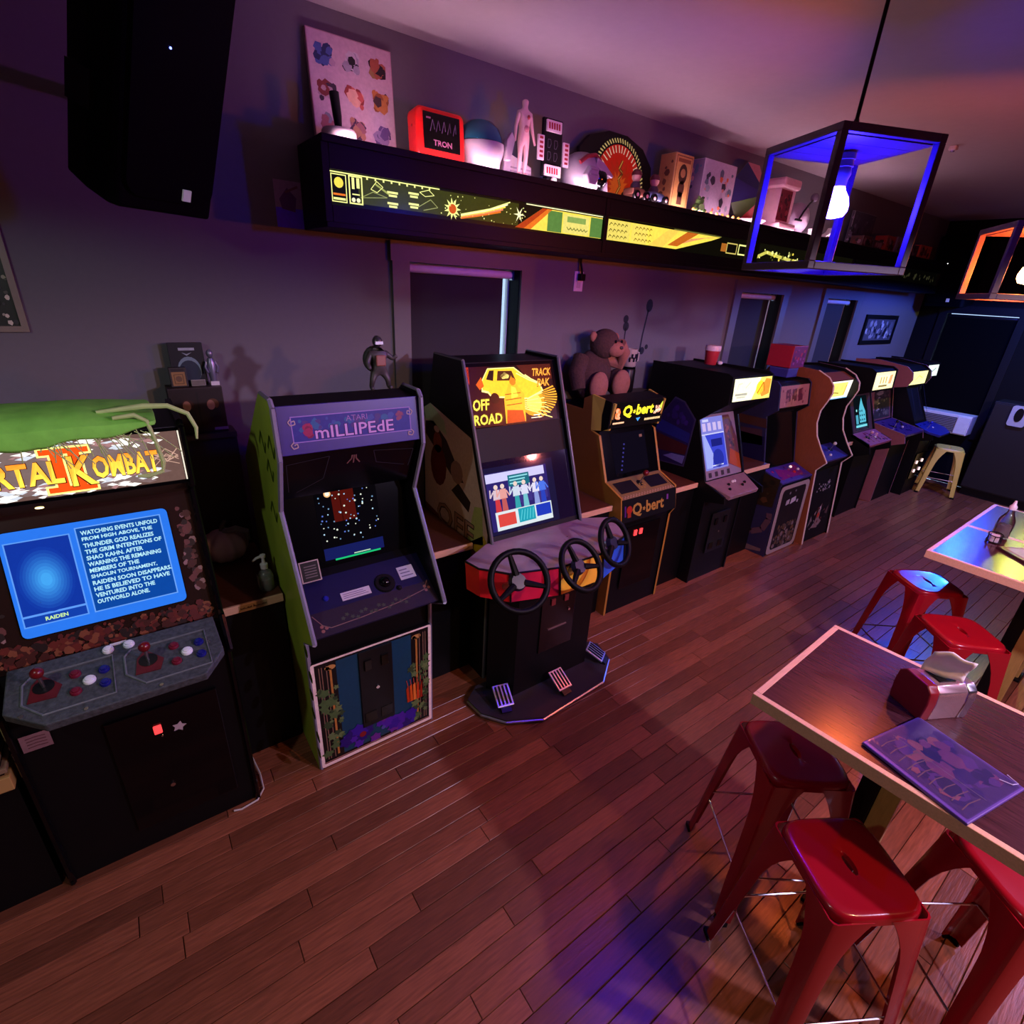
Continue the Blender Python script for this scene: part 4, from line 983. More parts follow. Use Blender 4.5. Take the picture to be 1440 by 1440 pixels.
A.blobs(0.085, 0.135, 0.052, 0.13, [lin((.62, .10, .35)), lin((.5, .06, .3)), lin((.3, .1, .5))], 12, .012, .022, R2)
A.blobs(0.475, 0.535, 0.09, 0.14, [lin((.55, .2, .4)), lin((.35, .15, .5))], 8, .01, .018, R2)
for cu, cv, sx in ((0.052, 0.05, 1), (0.548, 0.05, -1), (0.052, 0.14, 1), (0.548, 0.14, -1)):
    A.line([(cu, cv), (cu - .012 * sx, cv - .012), (cu - .004 * sx, cv - .026), (cu + .014 * sx, cv - .022), (cu + .012 * sx, cv - .008), (cu, cv - .012)], 0.004, lin((.70, .48, .62)))
A.build('header_art', print_mat('faintly_lit_art', emit=0.62), ml)
# hood below the header
fr = seg(X0 + .02, (2.30, 1.56), (2.07, 1.615)); Lh = dist((2.30, 1.56), (2.07, 1.615))
fr = Fr((X0 + .02, 2.07, 1.612), (1, 0, 0), (0, 0.16, -0.36), (0, -0.36, -0.16)); MB().obox(fr, 0, 0.59, 0, 0.24, -0.004, 0.0).build('upper_bezel', BLACKG, ml)
A = Art(fr, 0.001); G_ = lin((.16, .15, .18))
A.line([(0.03, 0.20), (0.02, 0.05), (0.19, 0.03), (0.17, 0.15), (0.06, 0.21)], 0.003, G_).line([(0.56, 0.15), (0.57, 0.05), (0.38, 0.03), (0.40, 0.10), (0.54, 0.14)], 0.003, G_)
for d in (-1, 0, 1): A.line([(0.295 + d * .008, 0.04), (0.295 + d * .010, 0.06), (0.295 + d * .028, 0.085)], 0.006, lin((.45, .30, .28)))
A.build('upper_bezel_art', PRINT, ml)
fr = seg(X0 + .02, (2.16, 1.03), (2.30, 1.56)); Ls = dist((2.16, 1.03), (2.30, 1.56))
MB().obox(fr, 0, 0.59, 0, Ls, 0, 0.003).build('glass', BLACKG, ml)
A = Art(fr, 0.004)
A.rect(0.15, 0.44, 0.015, 0.36, lin((.006, .006, .014))).up().rect(0.155, 0.44, 0.03, 0.085, lin((.07, .10, .34))).up()
A.rect(0.20, 0.42, 0.022, 0.030, lin((.10, .75, .45))).rect(0.29, 0.37, 0.034, 0.039, lin((.7, .85, .7)))
A.rect(0.225, 0.33, 0.20, 0.36, lin((.30, .05, .02))).rect(0.262, 0.268, 0.20, 0.36, lin((.16, .02, .01))).up()
for k in range(70):
    A.circ(R2.uniform(0.16, 0.435), R2.uniform(0.10, 0.36), R2.uniform(.0025, .005), lin(R2.choice(((.7, .85, .95), (.9, .92, .85), (.45, .6, .75), (.35, .45, .8)))), 6)
A.circ(0.21, 0.335, 0.016, lin((1.0, .75, .5)), 14).up().circ(0.21, 0.335, 0.010, lin((1, .97, .9))).circ(0.42, 0.41, 0.007, lin((1, .8, .75)))
A.poly([(0.16, 0.40), (0.30, 0.42), (0.34, 0.385), (0.22, 0.365)], lin((.34, .16, .05))).poly([(0.10, 0.40), (0.15, 0.43), (0.15, 0.40), (0.11, 0.385)], lin((.35, .05, .05)))
A.build('screen_picture', SCREEN, ml)
A = Art(seg(X0 + .02, (2.12, 1.005), (2.16, 1.03)), 0.0)
frc = seg(X0 + .02, (1.88, 0.862), (2.12, 1.008)); Lc = dist((1.88, 0.862), (2.12, 1.008))
cpn = MB().obox(frc, 0, 0.59, 0, Lc, -0.01, 0.002).build('control_panel', mat('deep_blue_panel', (0.010, 0.010, 0.06), 0.35), ml)
A = Art(frc, 0.003).rect(0.0, 0.59, 0.0, 0.115, lin((.17, .13, .19))).up(); TN = lin((.50, .38, .36))
A.line([(0.02, 0.105), (0.05, 0.05), (0.08, 0.03), (0.22, 0.035), (0.40, 0.05), (0.54, 0.075), (0.575, 0.12)], 0.004, TN)
for cu, cv in ((0.05, 0.035), (0.555, 0.08)):
    for q in range(3): A.circ(cu + .012 * math.cos(q * 2.1), cv + .012 * math.sin(q * 2.1), 0.008, lin((.55, .36, .34)), 8)
for k in range(16): A.star(0.14 + k * .021, 0.055 + .014 * math.sin(k * 1.7), 0.012, lin((.26, .28, .24)), 5, .5, k)
A.build('panel_art', PRINT, ml)
for u0, u1, v0, v1 in ((0.165, 0.30, 0.135, 0.175), (0.455, 0.535, 0.155, 0.225)):
    o = MB().obox(frc, u0, u1, v0, v1, 0.002, 0.005).build('instruction_card', mat('card_white', (0.60, 0.54, 0.64), 0.5), ml)
    A = Art(frc, 0.0056)
    for k in range(3): A.rect(u0 + .008, u1 - .012 - .01 * k, v0 + (v1 - v0) * (.2 + .25 * k), v0 + (v1 - v0) * (.27 + .25 * k), lin((.42, .36, .5)))
    A.build('card_lines', PRINT, o)
MB().disc(frc, 0.375, 0.165, 0.05, 0.002, 0.012, 24, .9).build('trackball_ring', PLAST, ml)
MB().ell(frc.P(0.375, 0.165, 0.008), (0.028, 0.028, 0.028), 18, 12).build('trackball', BLACKG, ml, True)
button(frc, 0.10, 0.17, BLUEP, ml, 0.013); button(frc, 0.43, 0.12, PLAST, ml, 0.013)
A = Art(Fr((X0 + .02, 2.04, 1.03), (1, 0, 0), (0, 0.2, .6)), 0.002)
frs = Fr((0.455, 2.085, 1.018), (1, 0, -0.0), (0, 0.05, 0.11)); sgn = MB().obox(frs, 0, 0.085, 0, 0.095, -0.002, 0.002).build('small_notice', BLACK, ml)
A = Art(frs, 0.003).frame(0.0, 0.085, 0.0, 0.095, 0.005, lin((.66, .58, .56)))
for k in range(5): A.rect(0.018, 0.070, 0.02 + k * .012, 0.025 + k * .012, lin((.30, .26, .27)))
A.build('notice_print', PRINT, sgn)
# printed front
frf = Fr((X0 + .005, 1.995, 0.0), (1, 0, 0), (0, 0, 1)); Wf = 0.62
MB().obox(frf, 0.0, Wf, 0.0, 0.655, -0.015, 0.004).build('front_panel', BLACK, ml, bevel=0.002)
A = Art(frf, 0.005); WH = lin((.97, .88, .84))
A.poly([(Wf / 2 + p[0], 0.328 + p[1]) for p in rrect(Wf / 2 - .006, 0.322, 0.012)], WH).up()
A.rect(0.022, Wf - .022, 0.026, 0.64, lin((.05, .035, .03))).up()
A.rect(0.12, 0.50, 0.05, 0.63, lin((.05, .24, .34))).up()
for u in (0.040, 0.052, 0.074, 0.545, 0.566, 0.578): A.rect(u, u + .004, 0.05, 0.62, lin((.52, .40, .32)))
for u in (0.088, 0.525):
    A.rect(u, u + 0.010, 0.06, 0.60, lin((.72, .48, .22))).circ(u + .005, 0.605, 0.026, lin((.75, .55, .30)), 14, .014).circ(u - .008, 0.603, .010, lin((.2, .1, .05)))
A.up()
LF = [lin((.30, .40, .22)), lin((.40, .48, .28)), lin((.20, .28, .16))]
for side in (0, 1):
    for k in range(34):
        u = R2.uniform(0.03, 0.125) if side == 0 else R2.uniform(0.495, 0.59); v = R2.uniform(0.06, 0.50); A.n += .00002
        A.star(u, v, R2.uniform(.014, .032), R2.choice(LF), 5, 0.55, R2.random() * 3)
A.up()
FL = [lin((.22, .08, .58)), lin((.30, .11, .62)), lin((.15, .05, .42)), lin((.40, .15, .56))]
for k in range(30):
    A.n += .00002; A.star(R2.uniform(0.13, 0.50), R2.uniform(0.055, 0.16), R2.uniform(.02, .045), R2.choice(FL), 6, 0.7, R2.random())
A.up().circ(0.22, 0.12, 0.018, lin((.50, .08, .12))).circ(0.33, 0.105, 0.012, lin((.30, .3, .6))).poly([(0.29, 0.16), (0.34, 0.21), (0.37, 0.20), (0.34, 0.155)], lin((.62, .50, .55)))
for k in range(5): A.poly([(0.47 + k * .018, 0.20), (0.465 + k * .02, 0.29 + .02 * math.sin(k)), (0.478 + k * .02, 0.315), (0.486 + k * .018, 0.20)], lin(((.75, .22, .06), (.86, .35, .10), (.95, .50, .20), (.80, .25, .10), (.6, .15, .06))[k]))
for k in range(5): A.line([(0.475 + k * .018, 0.31), (0.468 + k * .02, 0.35)], 0.004, lin((.72, .3, .25)))
A.rect(0.022, Wf - .022, 0.034, 0.040, lin((.62, .45, .4)))
A.build('front_art', PRINT, ml)
coin_door(Fr(frf.P(0, 0, .006), frf.u, frf.v), 0.225, 0.395, 0.16, 0.63, ml, 2, BLACKG)

# ---- third machine: three steering wheels
X0, X1 = 1.45, 2.13
outer = [(2.12, 0), (2.12, 0.80), (2.08, 0.95), (2.43, 1.89), (2.74, 1.89), (2.80, 1.60), (2.88, 1.50), (2.88, 0)]
inner = [(2.13, 0), (2.13, 0.80), (2.10, 0.93), (2.455, 1.875), (2.74, 1.875), (2.79, 1.60), (2.86, 1.50), (2.86, 0)]
of = cab_base('tall dark racing machine with three steering wheels and a glowing truck sign', X0, X1, outer, 5, BLACK, mat('grey_trim', (0.10, 0.095, 0.11), 0.3), inner)
# side picture, on the machine's left flank
frl = Fr((X0, 2.88, 0.0), (0, -1, 0), (0, 0, 1)); A = Art(frl, 0.001)
front_u = lambda z: 2.88 - (2.08 + (z - 0.95) * 0.3723)
A.poly([(0.02, 0.60), (front_u(1.0) - .02, 0.60), (front_u(1.0) - .02, 1.0), (front_u(1.30) - .03, 1.30), (front_u(1.52) - .02, 1.50), (0.10, 1.60), (0.02, 1.56)], lin((.72, .60, .56))).up()
A.poly([(0.02, 1.50), (0.30, 1.45), (0.27, 1.53), (0.10, 1.60), (0.02, 1.56)], lin((.62, .66, .52)))
A.poly([(0.04, 1.40), (0.40, 1.20), (0.50, 1.22), (0.30, 1.42), (0.14, 1.50), (0.04, 1.48)], lin((.20, .11, .13)))
A.poly([(0.02, 0.60), (0.76, 0.60), (0.76, 0.83), (0.40, 0.88), (0.02, 0.94)], lin((.40, .12, .06)))
A.poly([(0.55, 0.86), (0.72, 0.92), (0.70, 1.14), (0.62, 1.12)], lin((.60, .62, .36))).poly([(0.55, 0.86), (0.77, 0.80), (0.77, 0.94), (0.72, 0.98)], lin((.66, .56, .08))).up()
A.circ(0.20, 1.24, 0.10, lin((.36, .06, .05)), 14, 0.13).circ(0.19, 1.38, 0.055, lin((.50, .22, .18)), 12, .065).circ(0.42, 1.26, 0.07, lin((.55, .40, .38)), 12).poly([(0.36, 1.13), (0.56, 1.06), (0.58, 1.13), (0.44, 1.20)], lin((.14, .08, .08))).up()
A.circ(0.18, 1.46, 0.035, lin((.78, .62, .56)), 10, .02).text('OFF', 0.18, 0.62, 0.86, 1.02, lin((.14, .04, .03)), 0.03, rot=-0.03).text('ROAD', 0.08, 0.72, 0.66, 0.82, lin((.16, .04, .03)), 0.03, rot=-0.03).up()
A.text('OFF', 0.185, 0.615, 0.868, 1.015, lin((.58, .42, .36)), 0.0, rot=-0.03).text('ROAD', 0.085, 0.715, 0.668, 0.815, lin((.60, .18, .08)), 0.0, rot=-0.03)
A.build('side_art', PRINT, of)
S0, S1 = (2.10, 0.93), (2.455, 1.875); fr = seg(X0 + .02, S0, S1); Ws = 0.64; U = lambda x: x - X0 - .02
MB().obox(fr, 0, Ws, 0.655, 1.005, 0, 0.004).build('marquee_panel', BLACKG, of)
A = Art(fr, 0.005); u1 = 0.60
A.rect(0.0, u1, 0.66, 0.985, lin((.05, .015, .02))).up()
A.poly([(0.0, 0.66), (0.20, 0.66), (0.25, 0.8), (0.16, 0.985), (0.0, 0.985)], lin((.16, .02, .02))).poly([(0.35, 0.985), (0.60, 0.985), (0.60, 0.90), (0.45, 0.86)], lin((.26, .08, .04)))
A.poly([(0.0, 0.985), (0.03, 0.985), (0.02, 0.89)], lin((.95, .25, .15)))
for k in range(14):
    a0 = -1.3 + k * .13; A.poly([(0.40, 0.80), (0.40 + .22 * math.cos(a0), 0.80 + .13 * math.sin(a0)), (0.40 + .22 * math.cos(a0 + .07), 0.80 + .13 * math.sin(a0 + .07))], lin((.92, .62, .15)))
A.circ(0.43, 0.775, 0.085, lin((.85, .55, .10)), 18).up().circ(0.44, 0.765, 0.055, lin((.98, .85, .35)), 16)
for k in range(7): A.line([(0.36, 0.80 - k * .01), (0.50 + .01 * k, 0.85 - k * .03)], 0.006, lin((.98, .90, .5)))
A.up(); TY = lin((.95, .72, .16)); TC = lin((1.0, .93, .55)); TB = lin((.30, .12, .03))
A.poly([(0.10, 0.91), (0.15, 0.975), (0.33, 0.975), (0.39, 0.93), (0.50, 0.88), (0.52, 0.83), (0.40, 0.79), (0.20, 0.81), (0.16, 0.80), (0.13, 0.84), (0.09, 0.85)], TC).up()
A.poly([(0.105, 0.908), (0.152, 0.970), (0.325, 0.970), (0.385, 0.925), (0.49, 0.875), (0.51, 0.835), (0.40, 0.797), (0.21, 0.818), (0.165, 0.81), (0.135, 0.85), (0.098, 0.86)], TY).up()
A.poly([(0.13, 0.915), (0.16, 0.962), (0.19, 0.962), (0.175, 0.905)], lin((.12, .06, .02))).poly([(0.20, 0.905), (0.215, 0.958), (0.31, 0.955), (0.33, 0.90)], lin((.25, .12, .04))).poly([(0.225, 0.93), (0.26, 0.95), (0.29, 0.93), (0.28, 0.915), (0.24, 0.912)], lin((.97, .85, .45)))
A.line([(0.34, 0.94), (0.42, 0.90), (0.50, 0.87)], 0.006, TC).line([(0.40, 0.93), (0.47, 0.885)], 0.005, TC).circ(0.17, 0.81, 0.030, lin((.12, .04, .01))).poly([(0.06, 0.89), (0.10, 0.93), (0.11, 0.88), (0.08, 0.86)], lin((.80, .32, .06)))
A.poly([(0.22, 0.665), (0.36, 0.665), (0.375, 0.82), (0.33, 0.88), (0.30, 0.93), (0.275, 0.88), (0.23, 0.80)], lin((.93, .66, .15))).up()
A.poly([(0.225, 0.665), (0.355, 0.665), (0.35, 0.73), (0.24, 0.74)], lin((.68, .24, .05))).circ(0.305, 0.895, 0.022, lin((.86, .45, .10))).poly([(0.28, 0.80), (0.33, 0.81), (0.32, 0.86), (0.29, 0.87)], lin((.98, .80, .25)))
for k in range(3): A.line([(0.24, 0.765 + k * .03), (0.35, 0.77 + k * .03)], 0.005, lin((.55, .25, .05)))
A.up(); A.text('TRACK', 0.445, 0.595, 0.915, 0.965, lin((.40, .10, .02)), 0.05, 0.25).text('PAK', 0.475, 0.575, 0.855, 0.905, lin((.40, .10, .02)), 0.05, 0.25).up()
A.text('TRACK', 0.447, 0.588, 0.918, 0.962, lin((.95, .62, .22)), 0.02, 0.25).text('PAK', 0.477, 0.570, 0.858, 0.902, lin((.95, .62, .22)), 0.02, 0.25)
A.text('OFF', 0.012, 0.125, 0.745, 0.815, lin((.35, .25, .02)), 0.05, 0.15).text('ROAD', 0.005, 0.200, 0.668, 0.733, lin((.35, .25, .02)), 0.05, 0.15).up()
A.text('OFF', 0.015, 0.120, 0.75, 0.810, lin((.99, .90, .30)), 0.02, 0.15).text('ROAD', 0.008, 0.193, 0.672, 0.728, lin((.99, .90, .30)), 0.02, 0.15)
A.rect(0.40, 0.48, 0.678, 0.683, lin((.9, .9, .8))).rect(0.42, 0.47, 0.692, 0.698, lin((.9, .9, .8)))
A.build('marquee_art', LITB, of)
MB().obox(fr, 0, Ws, 0.03, 0.47, 0, 0.004).build('glass', mat('purple_black_glass', (0.012, 0.008, 0.025), 0.06), of)
MB().obox(fr, 0, Ws, 0.0, 0.055, 0, 0.008).build('lower_bezel', PLAST, of)
A = Art(fr, 0.005); u0, u1, v0, v1 = 0.022, 0.455, 0.078, 0.405
A.rect(u0 - .012, u1 + .05, v0 - .02, v1 + .03, lin((.10, .08, .22))).up()
A.rect(u0, u1, v0, v1, lin((.17, .13, .42))).up()
for k in range(16): A.n += .00001; A.rect(*(lambda a, b: (a, a + .03, b, b + .07))(R2.uniform(u0, u1 - .03), R2.uniform(v0 + .1, v1 - .12)), lin((.24, .19, .50)))
A.rect(u0, u1 - .02, v1 - .055, v1 - .005, lin((.82, .80, .98))).up().rect(0.17, 0.32, v1 - .095, v1 - .028, lin((.10, .42, .50))).up()
for k in range(3): A.rect(0.18, 0.31 - .02 * k, v1 - .045 - k * .018, v1 - .037 - k * .018, lin((.55, .85, .88)))


def tiny(u, v, c1, c2, s=1.0):
    A.poly([(u - .02 * s, v), (u + .02 * s, v), (u + .014 * s, v + .075 * s), (u - .014 * s, v + .075 * s)], lin(c2)).poly([(u - .026 * s, v + .07 * s), (u + .026 * s, v + .07 * s), (u + .02 * s, v + .125 * s), (u - .02 * s, v + .125 * s)], lin(c1)).circ(u, v + .14 * s, .014 * s, lin((.92, .82, .78))); A.n += .00002
    A.line([(u - .022 * s, v + .115 * s), (u - .045 * s, v + .085 * s), (u - .04 * s, v + .13 * s)], .008 * s, lin(c1)).line([(u + .022 * s, v + .115 * s), (u + .042 * s, v + .08 * s)], .008 * s, lin(c1)); A.n += .00002


for u, c1, c2 in ((.08, (.85, .75, .80), (.80, .22, .25)), (.125, (.90, .62, .60), (.75, .35, .35)), (.215, (.80, .85, .92), (.20, .62, .66)), (.275, (.85, .85, .95), (.45, .75, .80)), (.355, (.88, .86, .95), (.55, .60, .85)), (.405, (.30, .45, .90), (.16, .25, .72))): tiny(u, v0 + .105, c1, c2)
A.up(); A.rect(u0 + .03, u1, v0, v0 + .105, lin((.86, .90, .92))).up()
A.rect(u0 + .045, u0 + .165, v0 + .02, v0 + .09, lin((.86, .28, .25))).rect(u0 + .185, u0 + .305, v0 + .02, v0 + .10, lin((.12, .62, .70))).rect(u0 + .315, u1 - .008, v0 + .03, v0 + .098, lin((.12, .22, .72))).up()
for k in range(5): A.line([(u0 + .195 + k * .022, v0 + .03), (u0 + .215 + k * .02, v0 + .09)], .006, lin((.35, .80, .85)))
A.build('screen_picture', SCREEN, of)
# fan-shaped control panel
ridge = [(1.235, 2.0), (1.255, 1.90), (1.36, 1.78), (1.62, 1.70), (1.93, 1.70), (2.20, 1.79), (2.32, 1.91), (2.345, 2.02)]
zr = 0.955
top = MB().add([(x, y, zr) for x, y in ridge] + [(2.15, 2.10, zr + .005), (1.43, 2.10, zr + .005)] + [(x, y, zr - .02) for x, y in ridge] + [(2.15, 2.10, zr - .02), (1.43, 2.10, zr - .02)],
               [list(range(10)), list(range(19, 9, -1))] + [(i, (i + 1) % 10, 10 + (i + 1) % 10, 10 + i) for i in range(10)])
deck = top.build('control_deck', mat('printed_deck', (0.30, 0.20, 0.22), 0.4, 0, 0.3, 14), of)
A = Art(Fr((1.45, 1.70, zr), (1, 0, 0), (0, 1, 0)), 0.001)
A.poly([(0.22, 0.23), (0.48, 0.23), (0.46, 0.36), (0.24, 0.36)], lin((.30, .22, .28))).up().frame(0.25, 0.45, 0.25, 0.34, 0.006, lin((.20, .13, .18)))
for k in range(10): A.line([(0.0 + k * .06, 0.37), (0.02 + k * .055, 0.20 + .02 * (k % 3))], 0.006, lin((.55, .42, .42)))
A.build('deck_art', PRINT, of)
cols = [mat('red_panel', (0.72, 0.012, 0.018), 0.3), mat('red_panel', (0.5, 0.012, 0.018)), mat('crimson_panel', (0.60, 0.012, 0.05), 0.3), mat('yellow_panel', (0.85, 0.48, 0.04), 0.3), mat('blue_panel', (0.02, 0.10, 0.60), 0.3), mat('blue_panel', (0.02, 0.06, 0.42)), mat('blue_panel', (0.02, 0.06, 0.42))]
for k in range(7):
    (xa, ya), (xb, yb) = ridge[k], ridge[k + 1]
    lo = lambda x, y: (1.79 + (x - 1.79) * .97, y + .05 - .03, 0.80)
    a, b = (xa, ya, zr), (xb, yb, zr); c, d = (xb * 1.0, yb - .02, 0.80), (xa * 1.0, ya - .02, 0.80)
    ci = (1.79 + (xb - 1.79) * .95, yb + .03, 0.80); di = (1.79 + (xa - 1.79) * .95, ya + .03, 0.80)
    n = 'front_face'
    if k == 3:
        xm = 1.60; MB().add([a, b, c, d, ci, di], [(0, 1, 2, 3), (3, 2, 4, 5)]).build(n, cols[k], of)
    else: MB().add([a, b, c, d, ci, di], [(0, 1, 2, 3), (3, 2, 4, 5)]).build(n, cols[k], of)
for x, y in ridge[2:6]: MB().tube([(x, y - .003, zr), (x, y - .023, 0.80)], 0.006, 6).build('seam_trim', PLAST, of)
m = MB()
for p, q in zip(ridge, ridge[1:]): m.tube([(p[0], p[1], zr), (q[0], q[1], zr)], 0.006, 6)
m.build('ridge_trim', PLAST, of)


def wheel(c, n, r):
    n = Vector(n).normalized(); c = Vector(c); c = c + (Vector((0, 0, 2.27)) - c) * .038; fw = Fr(c, n.cross(Vector((0, 0, 1))) * -1, Vector((0, 0, 1)))
    fw.u = Vector((0, 0, 1)).cross(n).normalized() * 1; fw.v = n.cross(fw.u).normalized(); fw.n = n
    w_ = MB().tube([fw.P(r * math.cos(2 * PI * k / 32), r * math.sin(2 * PI * k / 32), 0.06) for k in range(32)], 0.016, 10, True).build('steering_wheel', RUBBER, of, True)
    for a in (1.75, 3.7, -.35):
        MB().tube([fw.P(.03 * math.cos(a), .03 * math.sin(a), 0.045), fw.P(r * math.cos(a), r * math.sin(a), 0.06)], [.018, .011], 8).build('spoke', RUBBER, w_, True)
    MB().disc(fw, 0, 0, 0.045, 0.03, 0.055, 20, .8).build('hub', mat('wheel_hub_dark', (0.012, 0.010, 0.03), 0.3), w_)
    MB().disc(fw, 0, 0, 0.02, -0.14, 0.035, 12).build('column', STEEL, w_)


wheel((1.375, 1.75, 0.915), (-0.18, -0.78, 0.62), 0.142)
wheel((1.765, 1.745, 0.885), (0.12, -0.72, 0.62), 0.132)
wheel((2.115, 1.845, 0.90), (0.20, -0.82, 0.50), 0.13)
# column, coin box, foot plate and pedals
MB().prism([(1.50, 2.14), (1.40, 2.0), (1.50, 1.86), (2.08, 1.86), (2.18, 2.0), (2.08, 2.14)], 0.0, 0.80, 'z').build('pedestal', BLACK, of)
frp = Fr((1.50, 1.86, 0), (1, 0, 0), (0, 0, 1))
cd = MB().obox(frp, 0.16, 0.42, 0.28, 0.72, 0, 0.008).build('coin_door', BLACKG, of, bevel=0.003)
for u in (0.24, 0.34): MB().obox(frp, u - .015, u + .015, 0.60, 0.64, 0.008, 0.016).build('coin_slot', mat('dull_red_slot', (0.2, 0.02, 0.02)), cd)
MB().disc(frp, 0.37, 0.53, 0.008, 0.008, 0.016, 10).build('lock', CHROME, cd); MB().obox(frp, 0.22, 0.36, 0.43, 0.436, 0.008, 0.014).build('slot_edge', STEEL, cd)
MB().disc(frp, 0.50, 0.74, 0.008, 0, 0.01, 10).build('bolt', CHROME, of)
plate = [(1.26, 1.98), (1.27, 1.85), (1.36, 1.725), (1.55, 1.63), (2.06, 1.665), (2.25, 1.80), (2.29, 1.95)]
MB().prism(plate + [(2.2, 2.05), (1.36, 2.05)], 0.0, 0.035, 'z').build('foot_plate', mat('dark_foot_plate', (0.03, 0.025, 0.035), 0.35), of)
m = MB()
for p, q in zip(plate, plate[1:]): m.tube([(p[0], p[1], 0.018), (q[0], q[1], 0.018)], 0.008, 6)
m.build('plate_edge', STEEL, of)
for (x, y, a) in ((1.41, 1.83, .25), (1.785, 1.755, 0.0), (2.165, 1.83, -.55)):
    d = Vector((math.sin(a) * -1, -math.cos(a), 0)); fp = Fr(Vector((x, y, .06)) - Vector((math.cos(a), -math.sin(a), 0)) * .05 + d * .04, (math.cos(a), -math.sin(a), 0), -d * .1 + Vector((0, 0, .05)))
    p_ = MB().obox(fp, 0, 0.10, 0, 0.13, 0, 0.012).build('pedal', mat('pedal_steel', (0.55, 0.53, 0.62), 0.35, 0.9), of, bevel=0.003)
    for k in range(4): MB().obox(fp, 0.012 + k * .022, 0.022 + k * .022, 0.01, 0.12, 0.012, 0.016).build('pedal_ridge', RUBBER, p_)
    MB().obox(fp, 0.02, 0.08, -0.03, 0.0, -0.03, 0.0).build('pedal_mount', PLAST, p_)

# ---- fourth machine: yellow sides
X0, X1 = 2.60, 3.20
outer = [(2.20, 0), (2.20, 0.73), (2.165, 0.79), (2.195, 0.965), (2.36, 1.03), (2.475, 1.34), (2.56, 1.36), (2.58, 1.61), (2.66, 1.57), (2.66, 1.49), (2.95, 1.49), (2.95, 0)]
inner = [(2.21, 0), (2.21, 0.73), (2.19, 0.79), (2.205, 0.955), (2.37, 1.03), (2.50, 1.36), (2.42, 1.40), (2.41, 1.585), (2.57, 1.60), (2.65, 1.56), (2.65, 1.485), (2.94, 1.485), (2.94, 0)]
YS_ = mat('amber_yellow_side', (0.40, 0.19, 0.025), 0.45, 0, 0.15, 6)
qb = cab_base('yellow sided machine with a glowing yellow lettered sign and a checkered control shelf', X0, X1, outer, 5, YS_, None, inner)
for xa, xb, sx in ((2.60, 2.635, 1), (3.20, 3.165, -1)):
    b = sx * .018
    MB().add([(xa, 2.58, 1.61), (xa, 2.56, 1.36), (xb, 2.425, 1.385), (xb, 2.395, 1.575), (xa + b, 2.58, 1.61), (xa + b, 2.56, 1.36), (xb + b, 2.425, 1.385), (xb + b, 2.395, 1.575)],
             [(0, 1, 2, 3), (4, 7, 6, 5), (0, 4, 5, 1), (1, 5, 6, 2), (2, 6, 7, 3), (3, 7, 4, 0)]).build('sign_cheek', mat('lit_yellow_cheek', (0.50, 0.33, 0.05), 0.45, 0, .15, 6), qb)  # paler than the side: light on this angled facet put into its colour
fr = seg(2.62, (2.418, 1.40), (2.408, 1.585)); A = Art(fr, 0.002)
A.rect(0.018, 0.542, 0.01, 0.175, lin((.01, .012, .012))).up()
YQ = lin((.97, .88, .18)); A.text('Q', 0.12, 0.215, 0.062, 0.155, YQ, 0.04).text('bert', 0.258, 0.44, 0.078, 0.155, YQ, 0.04).star(0.237, 0.105, 0.017, YQ, 5, .55).up()
A.blobs(0.035, 0.11, 0.05, 0.15, [lin((.90, .42, .22)), lin((.82, .35, .20)), lin((.95, .60, .45))], 12, .012, .025, R2)
A.blobs(0.44, 0.53, 0.06, 0.15, [lin((.95, .65, .55)), lin((.9, .5, .4)), lin((.98, .85, .7))], 16, .008, .016, R2).poly([(0.50, 0.12), (0.535, 0.17), (0.53, 0.10)], lin((.85, .9, .3)))
for k in range(9): A.circ(0.04 + k * .0125, 0.035, 0.007, lin((.97, .70, .55)), 8)
for k in range(12): A.rect(0.36 + k * .0145, 0.370 + k * .0145, 0.030, 0.046, lin((.96, .78, .55)))
A.poly([(0.265, 0.055), (0.31, 0.058), (0.29, 0.03)], lin((.25, .55, .85)))
A.build('marquee_art', LITB, qb)
frs = seg(2.62, (2.37, 1.035), (2.50, 1.36)); MB().obox(frs, 0.0, 0.56, 0.0, 0.35, 0, 0.003).build('glass', BLACKG, qb)
A = Art(frs, 0.004).rect(0.10, 0.46, 0.03, 0.32, lin((.025, .02, .07))).up()
for k in range(7): A.rect(0.16 + .01 * k, 0.175 + .01 * k, 0.05 + k * .03, 0.062 + k * .03, lin((.22, .20, .50)))
A.rect(0.40, 0.43, 0.27, 0.29, lin((.5, .3, .3)))
A.build('screen_picture', SCREEN, qb)
frc = seg(2.62, (2.205, 0.957), (2.37, 1.032)); cp_ = MB().obox(frc, -0.01, 0.57, -0.015, 0.175, -0.01, 0.003).build('control_panel', mat('tan_panel', (0.20, 0.13, 0.05), 0.4), qb)
A = Art(frc, 0.004).rect(0.02, 0.22, 0.03, 0.15, lin((.06, .04, .08))).rect(0.33, 0.54, 0.03, 0.15, lin((.06, .04, .08))).up()
for u0 in (0.02, 0.33): A.frame(u0, u0 + .205, 0.03, 0.152, 0.006, lin((.55, .45, .22)))
for k in range(40): A.rect(-0.008 + k * .0145, -0.001 + k * .0145, -0.012 + (k % 2) * .012, 0.0 + (k % 2) * .012, lin((.75, .62, .55)))
for k in range(6): A.circ(0.275 + .03 * math.cos(k), 0.07 + .02 * math.sin(k), .008, lin((.6, .5, .2)), 8)
A.build('panel_art', PRINT, qb)
joystick(frc, 0.275, 0.10, mat('joystick_red', (0.35, 0.01, 0.015)), qb, 0.085, 0.022)
frf = Fr((2.62, 2.185, 0.74), (1, 0, 0), (0, 0, 1)); A = Art(frf, 0.0); frv = seg(2.61, (2.16, 0.79), (2.19, 0.955))
